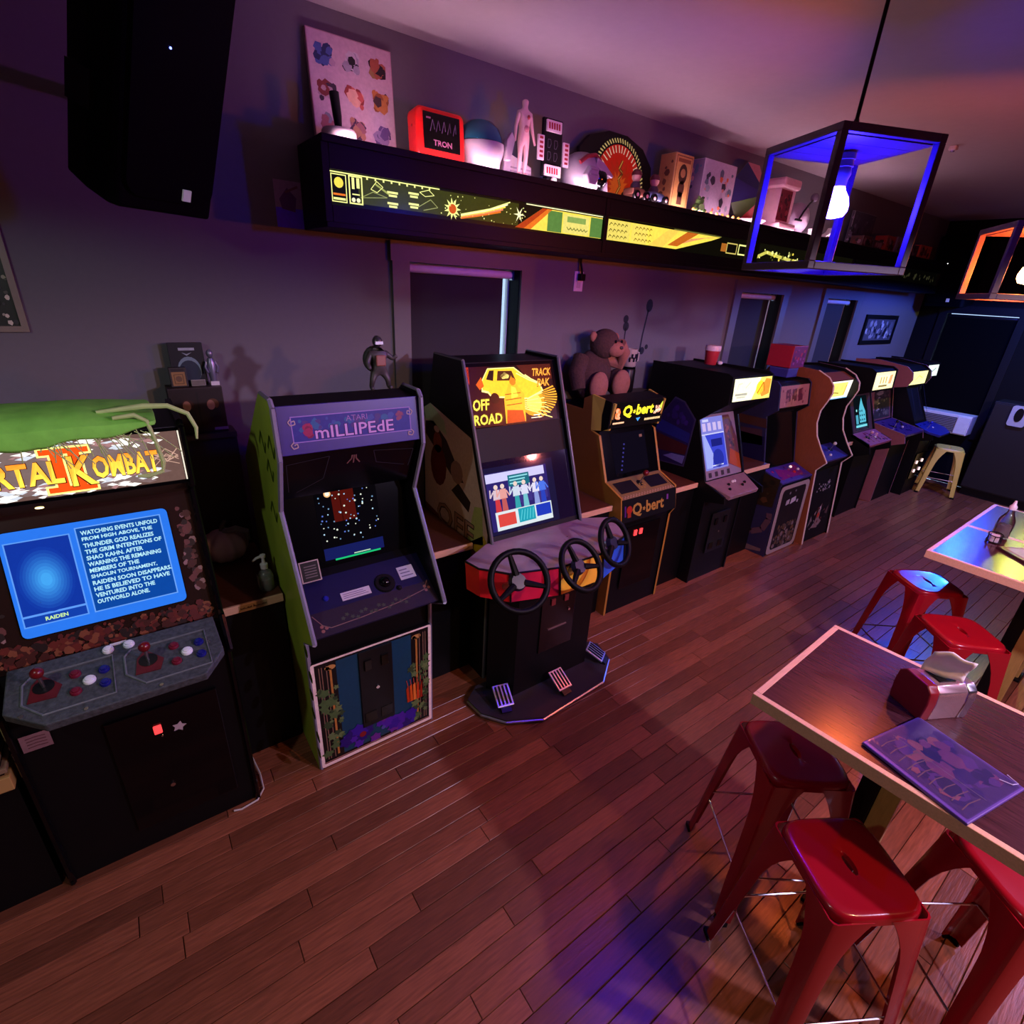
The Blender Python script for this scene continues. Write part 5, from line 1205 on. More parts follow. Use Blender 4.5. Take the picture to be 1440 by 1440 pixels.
MB().obox(frv, 0, 0.58, 0, 0.165, -0.02, 0.002).build('front_apron', BLACK, qb)
YQ = lin((.62, .48, .20)); A = Art(frv, 0.003).text('Q', 0.10, 0.20, 0.02, 0.125, YQ, 0.03).text('bert', 0.245, 0.44, 0.035, 0.125, YQ, 0.03).star(0.222, 0.07, 0.018, YQ, 5, .55); A.up()
A.circ(0.07, 0.085, .03, lin((.60, .12, .06)), 12).rect(0.05, 0.085, 0.03, 0.06, lin((.55, .18, .08))).rect(0.47, 0.49, 0.09, 0.13, lin((.4, .2, .5))).rect(0.02, 0.035, 0.04, 0.12, lin((.3, .1, .4)))
A.build('apron_art', PRINT, qb)
frf = Fr((2.60, 2.20, 0.0), (1, 0, 0), (0, 0, 1)); cd = MB().obox(frf, 0.12, 0.48, 0.20, 0.72, 0, 0.008).build('coin_door', BLACKG, qb, bevel=0.003)
for u in (0.19, 0.25): MB().obox(frf, u, u + .03, 0.64, 0.685, 0.008, 0.016).build('coin_reject_button', REDLIT, cd, bevel=0.002)

# ---- fifth: black machine with a slim bright screen
X0, X1 = 3.58, 4.14
outer = [(2.17, 0), (2.17, 0.76), (2.0, 0.80), (2.01, 0.85), (2.20, 0.915), (2.37, 1.38), (2.15, 1.545), (2.155, 1.745), (2.20, 1.765), (2.90, 1.765), (2.92, 0)]
inner = [(2.18, 0), (2.18, 0.78), (2.22, 0.915), (2.42, 1.40), (2.165, 1.55), (2.175, 1.74), (2.90, 1.75), (2.90, 0)]
c9 = cab_base('black machine with a slim bright blue screen and a white and orange lit sign', X0, X1, outer, 0, BLACK, None, inner)
fr = seg(X0 + .02, (2.15, 1.56), (2.165, 1.735)); A = Art(fr, 0.012); MB().obox(fr, 0, 0.52, 0, 0.175, 0, 0.010).build('marquee_panel', BLACK, c9)
A.rect(0.006, 0.514, 0.005, 0.17, lin((.97, .95, .78))).up().poly([(0.26, 0.005), (0.514, 0.005), (0.514, 0.17), (0.36, 0.17)], lin((.97, .84, .40))).up()
A.circ(0.36, 0.09, 0.055, lin((.97, .78, .18)), 14).poly([(0.40, 0.02), (0.50, 0.04), (0.505, 0.15), (0.43, 0.16), (0.36, 0.06)], lin((.90, .52, .18))).up().line([(0.33, 0.05), (0.40, 0.13), (0.43, 0.06)], 0.012, lin((.72, .40, .08)))
A.line([(0.05, 0.09), (0.06, 0.13), (0.11, 0.135)], 0.010, lin((.80, .78, .66))).line([(0.16, 0.10), (0.22, 0.14)], 0.010, lin((.80, .78, .66))).rect(0.03, 0.19, 0.045, 0.062, lin((.62, .60, .55))).rect(0.05, 0.17, 0.028, 0.038, lin((.7, .68, .62)))
A.build('marquee_art', LITB, c9)
frs = seg(X0 + .02, (2.22, 0.915), (2.42, 1.40)); MB().obox(frs, 0, 0.52, 0, 0.52, 0, 0.004).build('bezel', mat('grey_lilac_bezel', (0.22, 0.18, 0.24), 0.4), c9)
A = Art(frs, 0.005).poly([(0.34, 0.10), (0.52, 0.03), (0.515, 0.30), (0.44, 0.50), (0.33, 0.50)], lin((.36, .22, .26))).up().poly([(0.36, 0.10), (0.52, 0.03), (0.52, 0.16), (0.40, 0.22)], lin((.62, .28, .12))).blobs(0.36, 0.50, 0.2, 0.45, [lin((.3, .2, .34)), lin((.55, .32, .28)), lin((.2, .14, .2))], 14, .012, .03, R2)
for k in range(4): A.rect(0.06 + k * .085, 0.10 + k * .085, 0.015, 0.055, lin((.20, .15, .18)))
A.build('bezel_art', PRINT, c9)
A = Art(frs, 0.006).rect(0.035, 0.345, 0.075, 0.50, lin((.50, .50, .85))).up().rect(0.05, 0.33, 0.09, 0.36, lin((.22, .26, .80))).rect(0.04, 0.34, 0.36, 0.37, lin((.8, .8, .95))).up()
for k in range(4): A.rect(0.06 + k * .07, 0.105 + k * .07, 0.39, 0.455, lin((.80, .72, .92)))
A.poly([(0.05, 0.09), (0.13, 0.09), (0.16, 0.2), (0.08, 0.36), (0.05, 0.36)], lin((.62, .66, .95))).circ(0.22, 0.16, 0.075, lin((.14, .18, .62)), 16).rect(0.15, 0.30, 0.26, 0.32, lin((.10, .12, .48))).rect(0.12, 0.28, 0.10, 0.11, lin((.85, .85, .95))).rect(0.07, 0.15, 0.465, 0.485, lin((.8, .8, .98)))
A.build('screen_picture', SCREEN, c9)
A = Art(Fr((X0, 2.92, 0), (0, -1, 0), (0, 0, 1)), 0.0015)
pg = [(0.10, 0.95), (0.18, 1.34), (0.30, 1.52), (0.40, 1.50), (0.53, 1.38), (0.50, 0.98)]
A.poly(pg, lin((.22, .20, .30))).up().poly([(.3 + (u - .3) * .94, 1.2 + (v - 1.2) * .96) for u, v in pg], lin((.12, .08, .26))).up()
A.poly([(0.16, 1.22), (0.50, 1.18), (0.50, 1.26), (0.17, 1.32)], lin((.12, .14, .42))).poly([(0.13, 1.05), (0.49, 1.08), (0.50, 1.16), (0.15, 1.20)], lin((.25, .08, .10))).poly([(0.28, 1.02), (0.48, 1.0), (0.49, 1.07), (0.36, 1.06)], lin((.42, .42, .62))).blobs(0.2, 0.48, 1.3, 1.47, [lin((.2, .1, .4)), lin((.16, .1, .34))], 12, .02, .04, R2)
A.build('side_art', PRINT, c9)
frc = seg(X0, (2.0, 0.85), (2.20, 0.915)); MB().fprism(frc, [(0.0, 0.21), (0.06, -0.005), (0.46, -0.005), (0.545, 0.21)], -0.03, 0.004).build('control_panel', mat('pinkish_panel', (0.22, 0.13, 0.14), 0.4, 0, .3, 20), c9, bevel=0.003)
for u, v, c in ((.15, .07, PLAST), (.20, .12, PLAST), (.28, .14, WHITE), (.31, .14, WHITE), (.34, .08, PLAST), (.40, .10, PLAST)): button(Fr(frc.P(0, 0, .004), frc.u, frc.v), u, v, c, c9, 0.012)
coin_door(Fr((X0, 2.17, 0), (1, 0, 0), (0, 0, 1)), 0.16, 0.42, 0.25, 0.62, c9, 2, BLACKG)

# ---- sixth: white framed front
X0, X1 = 4.66, 5.23
outer = [(2.085, 0), (2.105, 0.72), (2.10, 0.745), (2.30, 0.82), (2.40, 1.30), (2.31, 1.375), (2.345, 1.59), (2.38, 1.62), (2.85, 1.62), (2.87, 0)]
inner = [(2.095, 0), (2.115, 0.72), (2.12, 0.745), (2.31, 0.82), (2.43, 1.32), (2.33, 1.38), (2.36, 1.585), (2.40, 1.60), (2.85, 1.60), (2.85, 0)]
NAVY = mat('navy_side', (0.020, 0.018, 0.055), 0.4)
c11 = cab_base('machine with an unlit pink sign, dark screen and white framed printed front', X0, X1, outer, 0, NAVY, None, inner)
fr = seg(X0 + .02, (2.325, 1.39), (2.357, 1.585)); A = Art(fr, 0.004).rect(0, 0.53, 0, 0.19, lin((.62, .42, .40))).up()
for k in range(3): A.poly([(0.12 + k * .11, 0.04), (0.20 + k * .11, 0.05), (0.19 + k * .11, 0.16), (0.11 + k * .11, 0.15)], lin((.34, .14, .20)))
A.blobs(0.02, 0.5, 0.01, 0.17, [lin((.55, .34, .34)), lin((.42, .2, .24)), lin((.70, .5, .46))], 26, .01, .025, R2); A.build('marquee_art', PRINT, c11)
frs = seg(X0 + .02, (2.31, 0.83), (2.43, 1.31)); MB().obox(frs, 0, 0.53, 0, 0.49, 0, 0.003).build('glass', BLACKG, c11)
frc = seg(X0 + .02, (2.11, 0.748), (2.305, 0.822)); MB().obox(frc, -0.01, 0.54, -0.01, 0.2, -0.02, 0.004).build('control_panel', mat('violet_panel', (0.04, 0.02, 0.22), 0.35), c11, bevel=0.002)
A = Art(frc, 0.005).poly([(0.03, 0.03), (0.45, 0.03), (0.48, 0.16), (0.30, 0.12), (0.12, 0.17)], lin((.45, .10, .42))).up().blobs(0.02, 0.50, 0.01, 0.18, [lin((.6, .16, .4)), lin((.2, .1, .5)), lin((.5, .25, .35))], 26, .01, .025, R2); A.build('panel_art', GLOSS, c11)
for u, v, c in ((.38, .15, mat('lit_pale_button', (1, .7, .65), .4, emit=.7)), (.44, .10, WHITE), (.34, .08, REDP)): button(Fr(frc.P(0, 0, .004), frc.u, frc.v), u, v, c, c11, 0.014)
frf = Fr((X0 + .01, 2.083, 0.0), (1, 0, 0), (0, 0.02, .72)); MB().obox(frf, 0, 0.55, 0.01, 0.715, -0.01, 0.002).build('front_panel', BLACK, c11)
A = Art(frf, 0.003); A.poly([(0.275 + p[0], 0.36 + p[1]) for p in rrect(0.270, 0.350, 0.05)], lin((.58, .52, .50))).up(); A.poly([(0.275 + p[0], 0.36 + p[1]) for p in rrect(0.215, 0.310, 0.04)], lin((.05, .04, .04))).up()
A.blobs(0.07, 0.48, 0.04, 0.32, [lin((.30, .24, .18)), lin((.42, .36, .34)), lin((.16, .14, .13)), lin((.36, .26, .14))], 90, .012, .035, R2)
A.poly([(0.16, 0.50), (0.22, 0.51), (0.22, 0.56), (0.16, 0.55)], lin((.6, .58, .6))).poly([(0.24, 0.50), (0.34, 0.52), (0.33, 0.57), (0.25, 0.56)], lin((.66, .64, .66))).rect(0.36, 0.39, 0.50, 0.53, lin((.6, .58, .6))).circ(0.2, 0.62, .015, lin((.4, .38, .4)), 8).circ(0.3, 0.63, .012, lin((.4, .38, .4)), 8)
A.build('front_art', PRINT, c11)
A = Art(Fr((X0, 2.87, 0), (0, -1, 0), (0, 0, 1)), 0.0015)
A.poly([(0.10, 0.42), (0.74, 0.50), (0.75, 0.78), (0.55, 0.80), (0.10, 0.80)], lin((.16, .12, .06))).up().blobs(0.12, 0.74, 0.48, 0.78, [lin((.22, .17, .08)), lin((.11, .09, .05)), lin((.3, .2, .1))], 40, .02, .05, R2)
A.line([(0.42, 0.24), (0.60, 0.20), (0.70, 0.26), (0.74, 0.38), (0.73, 0.44)], 0.055, lin((.34, .24, .28))).poly([(0.02, 0.0), (0.55, 0.0), (0.74, 0.04), (0.74, 0.07), (0.3, 0.05)], lin((.40, .32, .32)))
A.poly([(0.10, 0.86), (0.55, 0.90), (0.50, 1.12), (0.12, 1.12)], lin((.08, .06, .20))).poly([(0.12, 1.0), (0.50, 1.04), (0.46, 1.18), (0.14, 1.15)], lin((.26, .16, .18))).poly([(0.1, 1.2), (0.5, 1.2), (0.48, 1.28), (0.12, 1.28)], lin((.26, .15, .12)))
A.build('side_art', PRINT, c11)

# ---- seventh: curved wooden sides
X0, X1 = 5.28, 5.86
outer = [(2.03, 0), (2.11, 0.78), (2.035, 0.875), (2.12, 0.99), (2.19, 1.10), (2.225, 1.22), (2.225, 1.34), (2.19, 1.43), (2.165, 1.51), (2.175, 1.58), (2.23, 1.645), (2.34, 1.695), (2.60, 1.715), (2.80, 1.69), (2.86, 1.60), (2.86, 0)]
inner = [(2.05, 0), (2.13, 0.78), (2.07, 0.87), (2.27, 0.95), (2.45, 1.38), (2.25, 1.43), (2.235, 1.60), (2.36, 1.67), (2.60, 1.69), (2.78, 1.67), (2.83, 1.58), (2.83, 0)]
c12 = cab_base('machine with curving brown wooden sides edged in white', X0, X1, outer, 12, CABWOOD, mat('white_trim', (0.62, 0.52, 0.46), 0.35), inner, t=0.03, er=0.008)
MB().prism([(2.22, 1.61), (2.34, 1.665), (2.60, 1.69), (2.80, 1.665), (2.80, 1.64), (2.60, 1.66), (2.36, 1.64)], X0 + .03, X1 - .03).build('wooden_hood', CABWOOD, c12)
fr = seg(X0 + .03, (2.25, 1.43), (2.235, 1.60)); A = Art(fr, 0.003).rect(0.0, 0.52, 0, 0.17, lin((.99, .97, .88))).up().rect(0.03, 0.43, 0.02, 0.155, lin((.97, .88, .42))).up().rect(0.40, 0.425, 0.03, 0.13, lin((.75, .62, .28)))
A.line([(0.10, 0.05), (0.20, 0.06), (0.30, 0.05)], 0.012, lin((.55, .48, .2))).blobs(0.05, 0.38, 0.06, 0.14, [lin((.95, .82, .35)), lin((.9, .78, .4))], 14, .012, .03, R2).rect(0.0, 0.52, -0.004, 0.006, lin((.5, .7, .9)))
A.build('marquee_art', LITB, c12)
frs = seg(X0 + .03, (2.27, 0.955), (2.45, 1.375)); MB().obox(frs, 0, 0.52, 0, 0.45, 0, 0.003).build('glass', BLACKG, c12)
frc = seg(X0 + .03, (2.075, 0.872), (2.27, 0.952)); MB().obox(frc, 0, 0.52, -0.01, 0.205, -0.02, 0.003).build('control_panel', mat('violet_blue_panel', (0.03, 0.025, 0.20), 0.3), c12)
fq = Fr(frc.P(0, 0, .003), frc.u, frc.v); joystick(fq, 0.36, 0.12, mat('pale_ball', (0.6, 0.58, 0.5), .3), c12, 0.06, 0.018)
for u, v, c in ((.10, .10, WHITE), (.16, .14, BLUEP), (.24, .05, WHITE)): button(fq, u, v, c, c12, 0.014)
frf = Fr((X0 + .03, 2.045, 0.02), (1, 0, 0), (0, 0.08, .78)); MB().obox(frf, 0, 0.52, 0, 0.74, -0.01, 0.003).build('front_panel', BLACK, c12)
A = Art(frf, 0.004)
for k in range(26): A.n += .00002; A.star(R2.uniform(.12, .40), R2.uniform(.50, .60), R2.uniform(.01, .02), lin((.55, .52, .52)), 4, .5, R2.random())
A.poly([(0.12, 0.12), (0.20, 0.18), (0.24, 0.30), (0.30, 0.36), (0.28, 0.20), (0.34, 0.16), (0.26, 0.10)], lin((.48, .38, .36))).poly([(0.05, 0.14), (0.10, 0.26), (0.13, 0.20)], lin((.42, .36, .34))).poly([(0.38, 0.24), (0.46, 0.32), (0.44, 0.22)], lin((.32, .24, .22))).up().circ(0.25, 0.24, .03, lin((.62, .22, .14)), 10).circ(0.27, 0.31, .022, lin((.7, .62, .6)), 10).blobs(0.08, 0.42, 0.1, 0.34, [lin((.5, .44, .42)), lin((.3, .14, .1)), lin((.18, .16, .16))], 24, .008, .02, R2)
A.build('front_art', PRINT, c12)

# ---- eighth, ninth and tenth at the far end


def far_cab(label, X0, X1, outer, inner, side, mq, mart, scr, sart, cpm, scrm=SCREEN, bez=BLACK):
    c = cab_base(label, X0, X1, outer, 0, side, None, inner); w_ = X1 - X0 - .04
    fr = seg(X0 + .02, *mq); A = Art(fr, 0.004); mart(A, w_, dist(*mq)); A.build('marquee_art', LITB, c)
    fs = seg(X0 + .02, *scr); MB().obox(fs, 0, w_, 0, dist(*scr), 0, 0.003).build('bezel', bez, c); A = Art(fs, 0.004); sart(A, w_, dist(*scr)); A.build('screen_picture', scrm, c)
    fc = seg(X0, *cpm[0]); L = dist(*cpm[0]); MB().obox(fc, 0.0, X1 - X0, -0.01, L, -0.03, 0.004).build('control_panel', cpm[1], c, bevel=0.004)
    A = Art(fc, 0.005).blobs(0.02, X1 - X0 - .02, 0.0, L - .01, [lin(q) for q in cpm[2]], 26, .012, .03, R2); A.build('panel_art', GLOSS, c)
    fq = Fr(fc.P(0, 0, .004), fc.u, fc.v); joystick(fq, (X1 - X0) * .3, L * .5, cpm[3], c, .06, .018)
    for k in range(3): button(fq, (X1 - X0) * (.55 + .12 * k), L * (.4 + .1 * k), cpm[3] if k else WHITE, c, .014)
    return c


def m14(A, w_, h):
    A.rect(0.01, w_ - .01, 0, h, lin((.96, .88, .66))).up().rect(0.03, w_ - .03, .03, h - .03, lin((.97, .93, .72))).up()
    for k in range(3): A.rect(.16 + k * .07, .19 + k * .07, .06, .13, lin((.72, .60, .36)))
    A.poly([(.38, .05), (.46, .05), (.48, .15), (.40, .14)], lin((.90, .58, .40))).rect(.14, .36, .025, .045, lin((.5, .42, .25)))


def s14(A, w_, h):
    A.rect(.10, w_ - .10, .02, h - .04, lin((.015, .05, .06))).up().rect(.12, .40, .05, .075, lin((.45, .85, .90))).poly([(.22, .10), (.38, .10), (.38, .22), (.33, .30), (.30, h - .06), (.25, .30), (.22, .24)], lin((.35, .75, .85))).rect(.13, .19, .09, .19, lin((.30, .65, .75))).circ(.16, .24, .015, lin((.6, .95, .95)), 8).up()
    for k in range(8): A.rect(.23 + (k % 3) * .05, .255 + (k % 3) * .05, .12 + (k // 3) * .05, .14 + (k // 3) * .05, lin((.06, .25, .32)))
    A.rect(.13, .38, .08, .088, lin((.1, .4, .5)))


PK = mat('pink_purple_panel', (0.30, 0.08, 0.16), 0.35)
far_cab('black machine with a cyan screen and a cream lit sign', 6.38, 6.96,
        [(2.20, 0), (2.20, .74), (2.06, .80), (2.09, .90), (2.28, .97), (2.44, 1.36), (2.24, 1.44), (2.25, 1.65), (2.30, 1.68), (2.86, 1.68), (2.88, 0)],
        [(2.21, 0), (2.21, .76), (2.12, .88), (2.30, .97), (2.46, 1.38), (2.25, 1.445), (2.265, 1.64), (2.30, 1.66), (2.86, 1.66), (2.86, 0)],
        BLACK, ((2.248, 1.455), (2.262, 1.635)), m14, ((2.30, .97), (2.46, 1.38)), s14, (((2.09, .895), (2.29, .97)), PK, ((.55, .2, .35), (.3, .1, .3), (.62, .35, .4)), mat('pink_ball', (.6, .3, .35), .3)), bez=mat('brownish_bezel', (.07, .035, .04), .3))


def m15(A, w_, h):
    A.rect(0.01, w_ - .01, 0, h, lin((.95, .93, .62))).up().poly([(.10, .02), (w_ - .12, .02), (w_ - .06, h - .02), (.16, h - .02)], lin((.98, .95, .58))).up().line([(.2, .05), (.3, .1), (.42, .07)], .012, lin((.85, .78, .4)))


def s15(A, w_, h):
    A.rect(0, w_, 0, h, lin((.42, .24, .27))).up().rect(.04, w_ - .04, .02, h - .02, lin((.20, .17, .18))).up().blobs(.04, w_ - .04, .02, h - .02, [lin((.32, .28, .27)), lin((.14, .12, .14)), lin((.42, .36, .32))], 50, .015, .04, R2)
    for k in range(4): A.poly([(.10 + k * .03, .12 + k * .07), (.22 + k * .02, .13 + k * .07), (.20, .15 + k * .07)], lin((.62, .56, .55)))
    A.poly([(.12, h - .09), (.30, h - .05), (.34, h - .10), (.2, h - .12)], lin((.62, .55, .50)))


far_cab('machine with a pinkish hooked side and a pale yellow lit sign', 7.36, 7.96,
        [(2.20, 0), (2.20, .74), (2.06, .80), (2.09, .90), (2.46, .97), (2.56, 1.36), (2.40, 1.40), (2.24, 1.44), (2.205, 1.52), (2.225, 1.60), (2.30, 1.66), (2.60, 1.70), (2.86, 1.68), (2.88, 0)],
        [(2.21, 0), (2.21, .76), (2.12, .88), (2.48, .97), (2.60, 1.37), (2.25, 1.445), (2.255, 1.605), (2.35, 1.65), (2.86, 1.66), (2.86, 0)],
        mat('dusty_pink_side', (0.28, 0.10, 0.11), 0.45), ((2.25, 1.45), (2.255, 1.60)), m15, ((2.48, .97), (2.60, 1.37)), s15, (((2.09, .895), (2.46, .965)), mat('deep_violet_panel', (.05, .02, .12), .3), ((.2, .08, .4), (.1, .06, .3)), PLAST), scrm=PRINT)


def m16(A, w_, h): A.rect(0, w_, 0, h, lin((.80, .86, .84))).up().line([(.1, .03), (.3, h - .04)], .02, lin((.55, .62, .60)))


def s16(A, w_, h):
    A.rect(.02, w_ - .02, .02, h - .02, lin((.05, .05, .09))).up()
    for k in range(3): A.line([(.1 + k * .2, .1), (.16 + k * .22, h - .12)], .012, lin((.14, .14, .20)))
    A.circ(.06, h - .05, .01, lin((.7, .6, .6)), 8)


c16 = far_cab('dark wide machine with a blue fan shaped panel nearest the far window', 8.04, 8.46,
              [(2.10, 0), (2.10, .74), (1.98, .78), (2.0, .86), (2.22, .93), (2.50, 1.45), (2.30, 1.50), (2.30, 1.66), (2.36, 1.68), (2.86, 1.68), (2.88, 0)],
              [(2.11, 0), (2.11, .76), (2.04, .85), (2.24, .94), (2.52, 1.46), (2.31, 1.505), (2.315, 1.65), (2.36, 1.66), (2.86, 1.66), (2.86, 0)],
              BLACK, ((2.30, 1.51), (2.31, 1.645)), m16, ((2.24, .94), (2.52, 1.46)), s16, (((2.0, .86), (2.22, .93)), mat('royal_blue_panel', (.02, .025, .22), .3), ((.08, .12, .5), (.05, .06, .34)), BLUEP), scrm=PRINT)
fc = Fr((7.98, 1.93, .85), (1, 0, 0), (0, .22, .07)); MB().fprism(fc, [(0.02, .24), (0.0, .12), (0.10, 0.0), (0.46, 0.0), (0.58, .10), (0.56, .24)], -0.03, 0.0).build('panel_wing', mat('royal_blue_panel', (.02, .025, .22)), c16, bevel=.004)
frf = Fr((8.06, 2.10, 0), (1, 0, 0), (0, 0, 1)); cd = MB().obox(frf, .03, .40, .22, .56, 0, .008).build('coin_door', BLACKG, c16)
for (u, v) in ((.13, .32), (.12, .44), (.31, .325), (.30, .445)): MB().obox(frf, u - .016, u + .016, v - .02, v + .02, .008, .02).build('coin_reject_button', mat('pinkwhite_lit', (1, .62, .58), .4, emit=1.5), cd, bevel=.003)

# ---------------------------------------------------------------- counters between the machines
CT = [(-1.60, -0.585, 'counter with stacked pale boards left of the fighting machine', 0), (0.145, 0.40, 'narrow counter with a pumpkin and a soap bottle right of the fighting machine', 1), (1.05, 1.44, 'narrow empty counter between the insect machine and the racing machine', 1),
      (2.14, 2.59, 'narrow counter between the racing machine and the yellow sided machine', 1), (3.21, 3.57, 'narrow counter with a black canister behind, right of the yellow sided machine', 1),
      (4.15, 4.65, 'narrow counter left of the machine with the white framed front', 1), (5.87, 6.37, 'short counter right of the wooden sided machine', 1)]
for k, (a, b, lbl, kind) in enumerate(CT):
    if not kind: continue
    c = thing('counter_unit', lbl, 'counter', ((a + b) / 2, 2.26, 0), group='counters between the machines')
    MB().box(a, b, 2.275, 2.98, 0.0, 0.86).build('base_cabinet', BLACK, c)
    MB().box(a, b, 2.262, 2.86, 0.86, 0.895).build('worktop', DARKWOOD, c)
    MB().box(a, b, 2.25, 2.262, 0.858, 0.897).build('front_edge', PALEWOOD, c, bevel=0.002)
    MB().box(a, b, 2.86, 2.985, 0.86, 1.50).build('back_panel', mat('olive_back_panel', (0.030, 0.022, 0.014), 0.6), c)
    MB().box(a, b, 2.84, 2.985, 1.50, 1.525).build('ledge', mat('olive_ledge', (0.06, 0.05, 0.03), 0.5), c)
    if k == 1:
        A = Art(Fr((a, 2.25, 0.858), (1, 0, 0), (0, 0, 1)), 0.001).rect(.065, .185, .004, .035, lin((.66, .56, .40))).up()
        for q in range(26): A.line([(.072 + q * .004 + (q > 11) * .006, .013), (.0735 + q * .004 + (q > 11) * .006, .013 + R2.uniform(.005, .012) + (q in (0, 12)) * .005), (.0755 + q * .004 + (q > 11) * .006, .014)], .0014, lin((.14, .09, .06)))
        A.build('label_tape', PRINT, c)
bd = thing('board_stack', 'stack of pale wooden boards at the far left beside the fighting machine', 'board', (-0.85, 2.08, 0.50))
PB = [(.76, .735, (0.52, 0.46, 0.16)), (.705, .69, (0.20, 0.12, 0.07)), (.675, .655, (0.22, 0.14, 0.08)), (.635, .575, (0.40, 0.24, 0.08))]
for z1, z0, c in PB: MB().box(-1.35, -0.585 - (z1 > .7) * .012, 1.98, 2.45, z0, z1).build('board', mat('board_%d' % int(z1 * 1000), c, .5, 0, .2, 10), bd, bevel=.003)
MB().box(-1.35, -.60, 2.0, 2.44, .735 - .03, .735).box(-1.35, -.60, 2.0, 2.44, .69 - .015, .69).box(-1.35, -.60, 2.0, 2.44, .655 - .02, .655).build('spacer', BLACK, bd)
c = thing('counter_unit', CT[0][2], 'counter', (-1.0, 2.02, 0)); MB().box(-1.40, -0.59, 2.02, 2.98, 0.0, 0.575).build('base_cabinet', BLACK, c)

# ---------------------------------------------------------------- things on counters and machine tops
pk = thing('ceramic_pumpkin', 'pinkish pale decorative pumpkin on the narrow counter by the fighting machine', 'pumpkin', (0.245, 2.72, 0.895))
rings = []
for k in range(11):
    t = PI * k / 10; t = min(max(t, .06), PI - .06); rr = .105 * math.sin(t) ** .8
    rings.append([(0.245 + rr * (1 + .07 * math.cos(9 * a)) * math.cos(a), 2.72 + rr * (1 + .07 * math.cos(9 * a)) * math.sin(a), .895 + .085 - .085 * math.cos(t) * (1 - .1 * math.sin(t))) for a in [2 * PI * i / 54 for i in range(54)]])
MB().loft(rings).build('body', mat('dusty_pumpkin', (0.62, 0.40, 0.36), 0.5), pk, True)
MB().tube([(.245, 2.72, 1.055), (.248, 2.718, 1.09), (.262, 2.71, 1.115)], [.016, .011, .009], 8).build('stem', mat('stem_brown', (.12, .09, .06)), pk, True)
MB().tube([(.25, 2.70, 1.065), (.30, 2.66, 1.085), (.345, 2.66, 1.06), (.35, 2.67, 1.01)], [.012, .018, .016, .010], 8).build('leaf_vine', mat('vine_grey', (.22, .2, .16)), pk, True)
sb = thing('pump_bottle', 'clear pump bottle of hand gel at the front of the narrow counter', 'bottle', (0.385, 2.33, 0.897)); bx, by, bz = .352, 2.335, .895
MB().lathe([(.028, bz), (.033, bz + .006), (.033, bz + .075), (.026, bz + .095), (.014, bz + .105), (.014, bz + .112)], (bx, by, 0), 22).build('bottle_body', mat('clear_plastic', (.72, .76, .70), .08, trans=.85), sb, True)
MB().lathe([(.027, bz + .006), (.0295, bz + .012), (.0295, bz + .06), (.024, bz + .065)], (bx, by, 0), 18).build('gel', mat('pale_gel', (.42, .46, .40), .15, trans=.6), sb, True)
MB().box(bx - .034, bx - .0335, by - .022, by + .022, bz + .02, bz + .08).build('label', mat('pale_label', (.55, .62, .45)), sb)
MB().lathe([(.016, bz + .112), (.017, bz + .135), (.008, bz + .14), (.006, bz + .165), (.012, bz + .168), (.012, bz + .182), (.005, bz + .184)], (bx, by, 0), 16).build('pump', WHITE, sb, True)
MB().tube([(bx, by, bz + .176), (bx - .03, by - .012, bz + .176), (bx - .048, by - .018, bz + .168)], [.007, .006, .004], 8).build('nozzle', WHITE, sb, True)


def pic_box(name, label, x0, x1, y0, y1, z0, z1, body, draw, cat='box', parent=None):
    t = thing(name, label, cat, ((x0 + x1) / 2, (y0 + y1) / 2, z0)); MB().box(x0, x1, y0, y1, z0, z1).build('carton', body, t, bevel=.002)
    A = Art(Fr((x0, y0, z0), (1, 0, 0), (0, 0, 1)), .001); draw(A, x1 - x0, z1 - z0); A.build('front_print', PRINT, t); return t


def d_low(A, w_, h):
    A.rect(.004, w_ - .004, .004, h - .004, lin((.10, .055, .055))).up()
    for cu, hair in ((.07, (.18, .08, .06)), (.175, (.30, .18, .08))): A.circ(cu, h * .64, .026, lin(hair), 14).circ(cu + .004, h * .38, .026, lin((.05, .04, .05)), 12, .04)
    A.up()
    for cu in (.066, .166): A.circ(cu, h * .62, .017, lin((.52, .36, .30)), 14, .024)
    A.rect(.165, .225, .012, .026, lin((.45, .44, .55))).rect(.11, .118, .02, h - .02, lin((.05, .03, .03)))


def d_book(A, w_, h):
    A.rect(0, w_, 0, h, lin((.03, .05, .09))).up().circ(w_ * .52, h * .36, .048, lin((.42, .52, .54)), 20, .062).up().circ(w_ * .52, h * .31, .044, lin((.10, .16, .22)), 20, .055).poly([(w_ * .5, h * .70), (w_ * .36, h * .78), (w_ * .5, h * .74), (w_ * .66, h * .78)], lin((.55, .62, .64))).rect(w_ * .28, w_ * .75, h - .034, h - .022, lin((.62, .66, .68)))


def d_small(A, w_, h): A.rect(.008, w_ - .008, .006, h - .02, lin((.55, .42, .24))).up().frame(.016, w_ - .016, .014, h - .03, .003, lin((.35, .25, .14))).circ(w_ / 2, h * .42, .014, lin((.40, .30, .2)), 8).rect(.01, w_ - .01, h - .017, h - .006, lin((.12, .10, .10)))


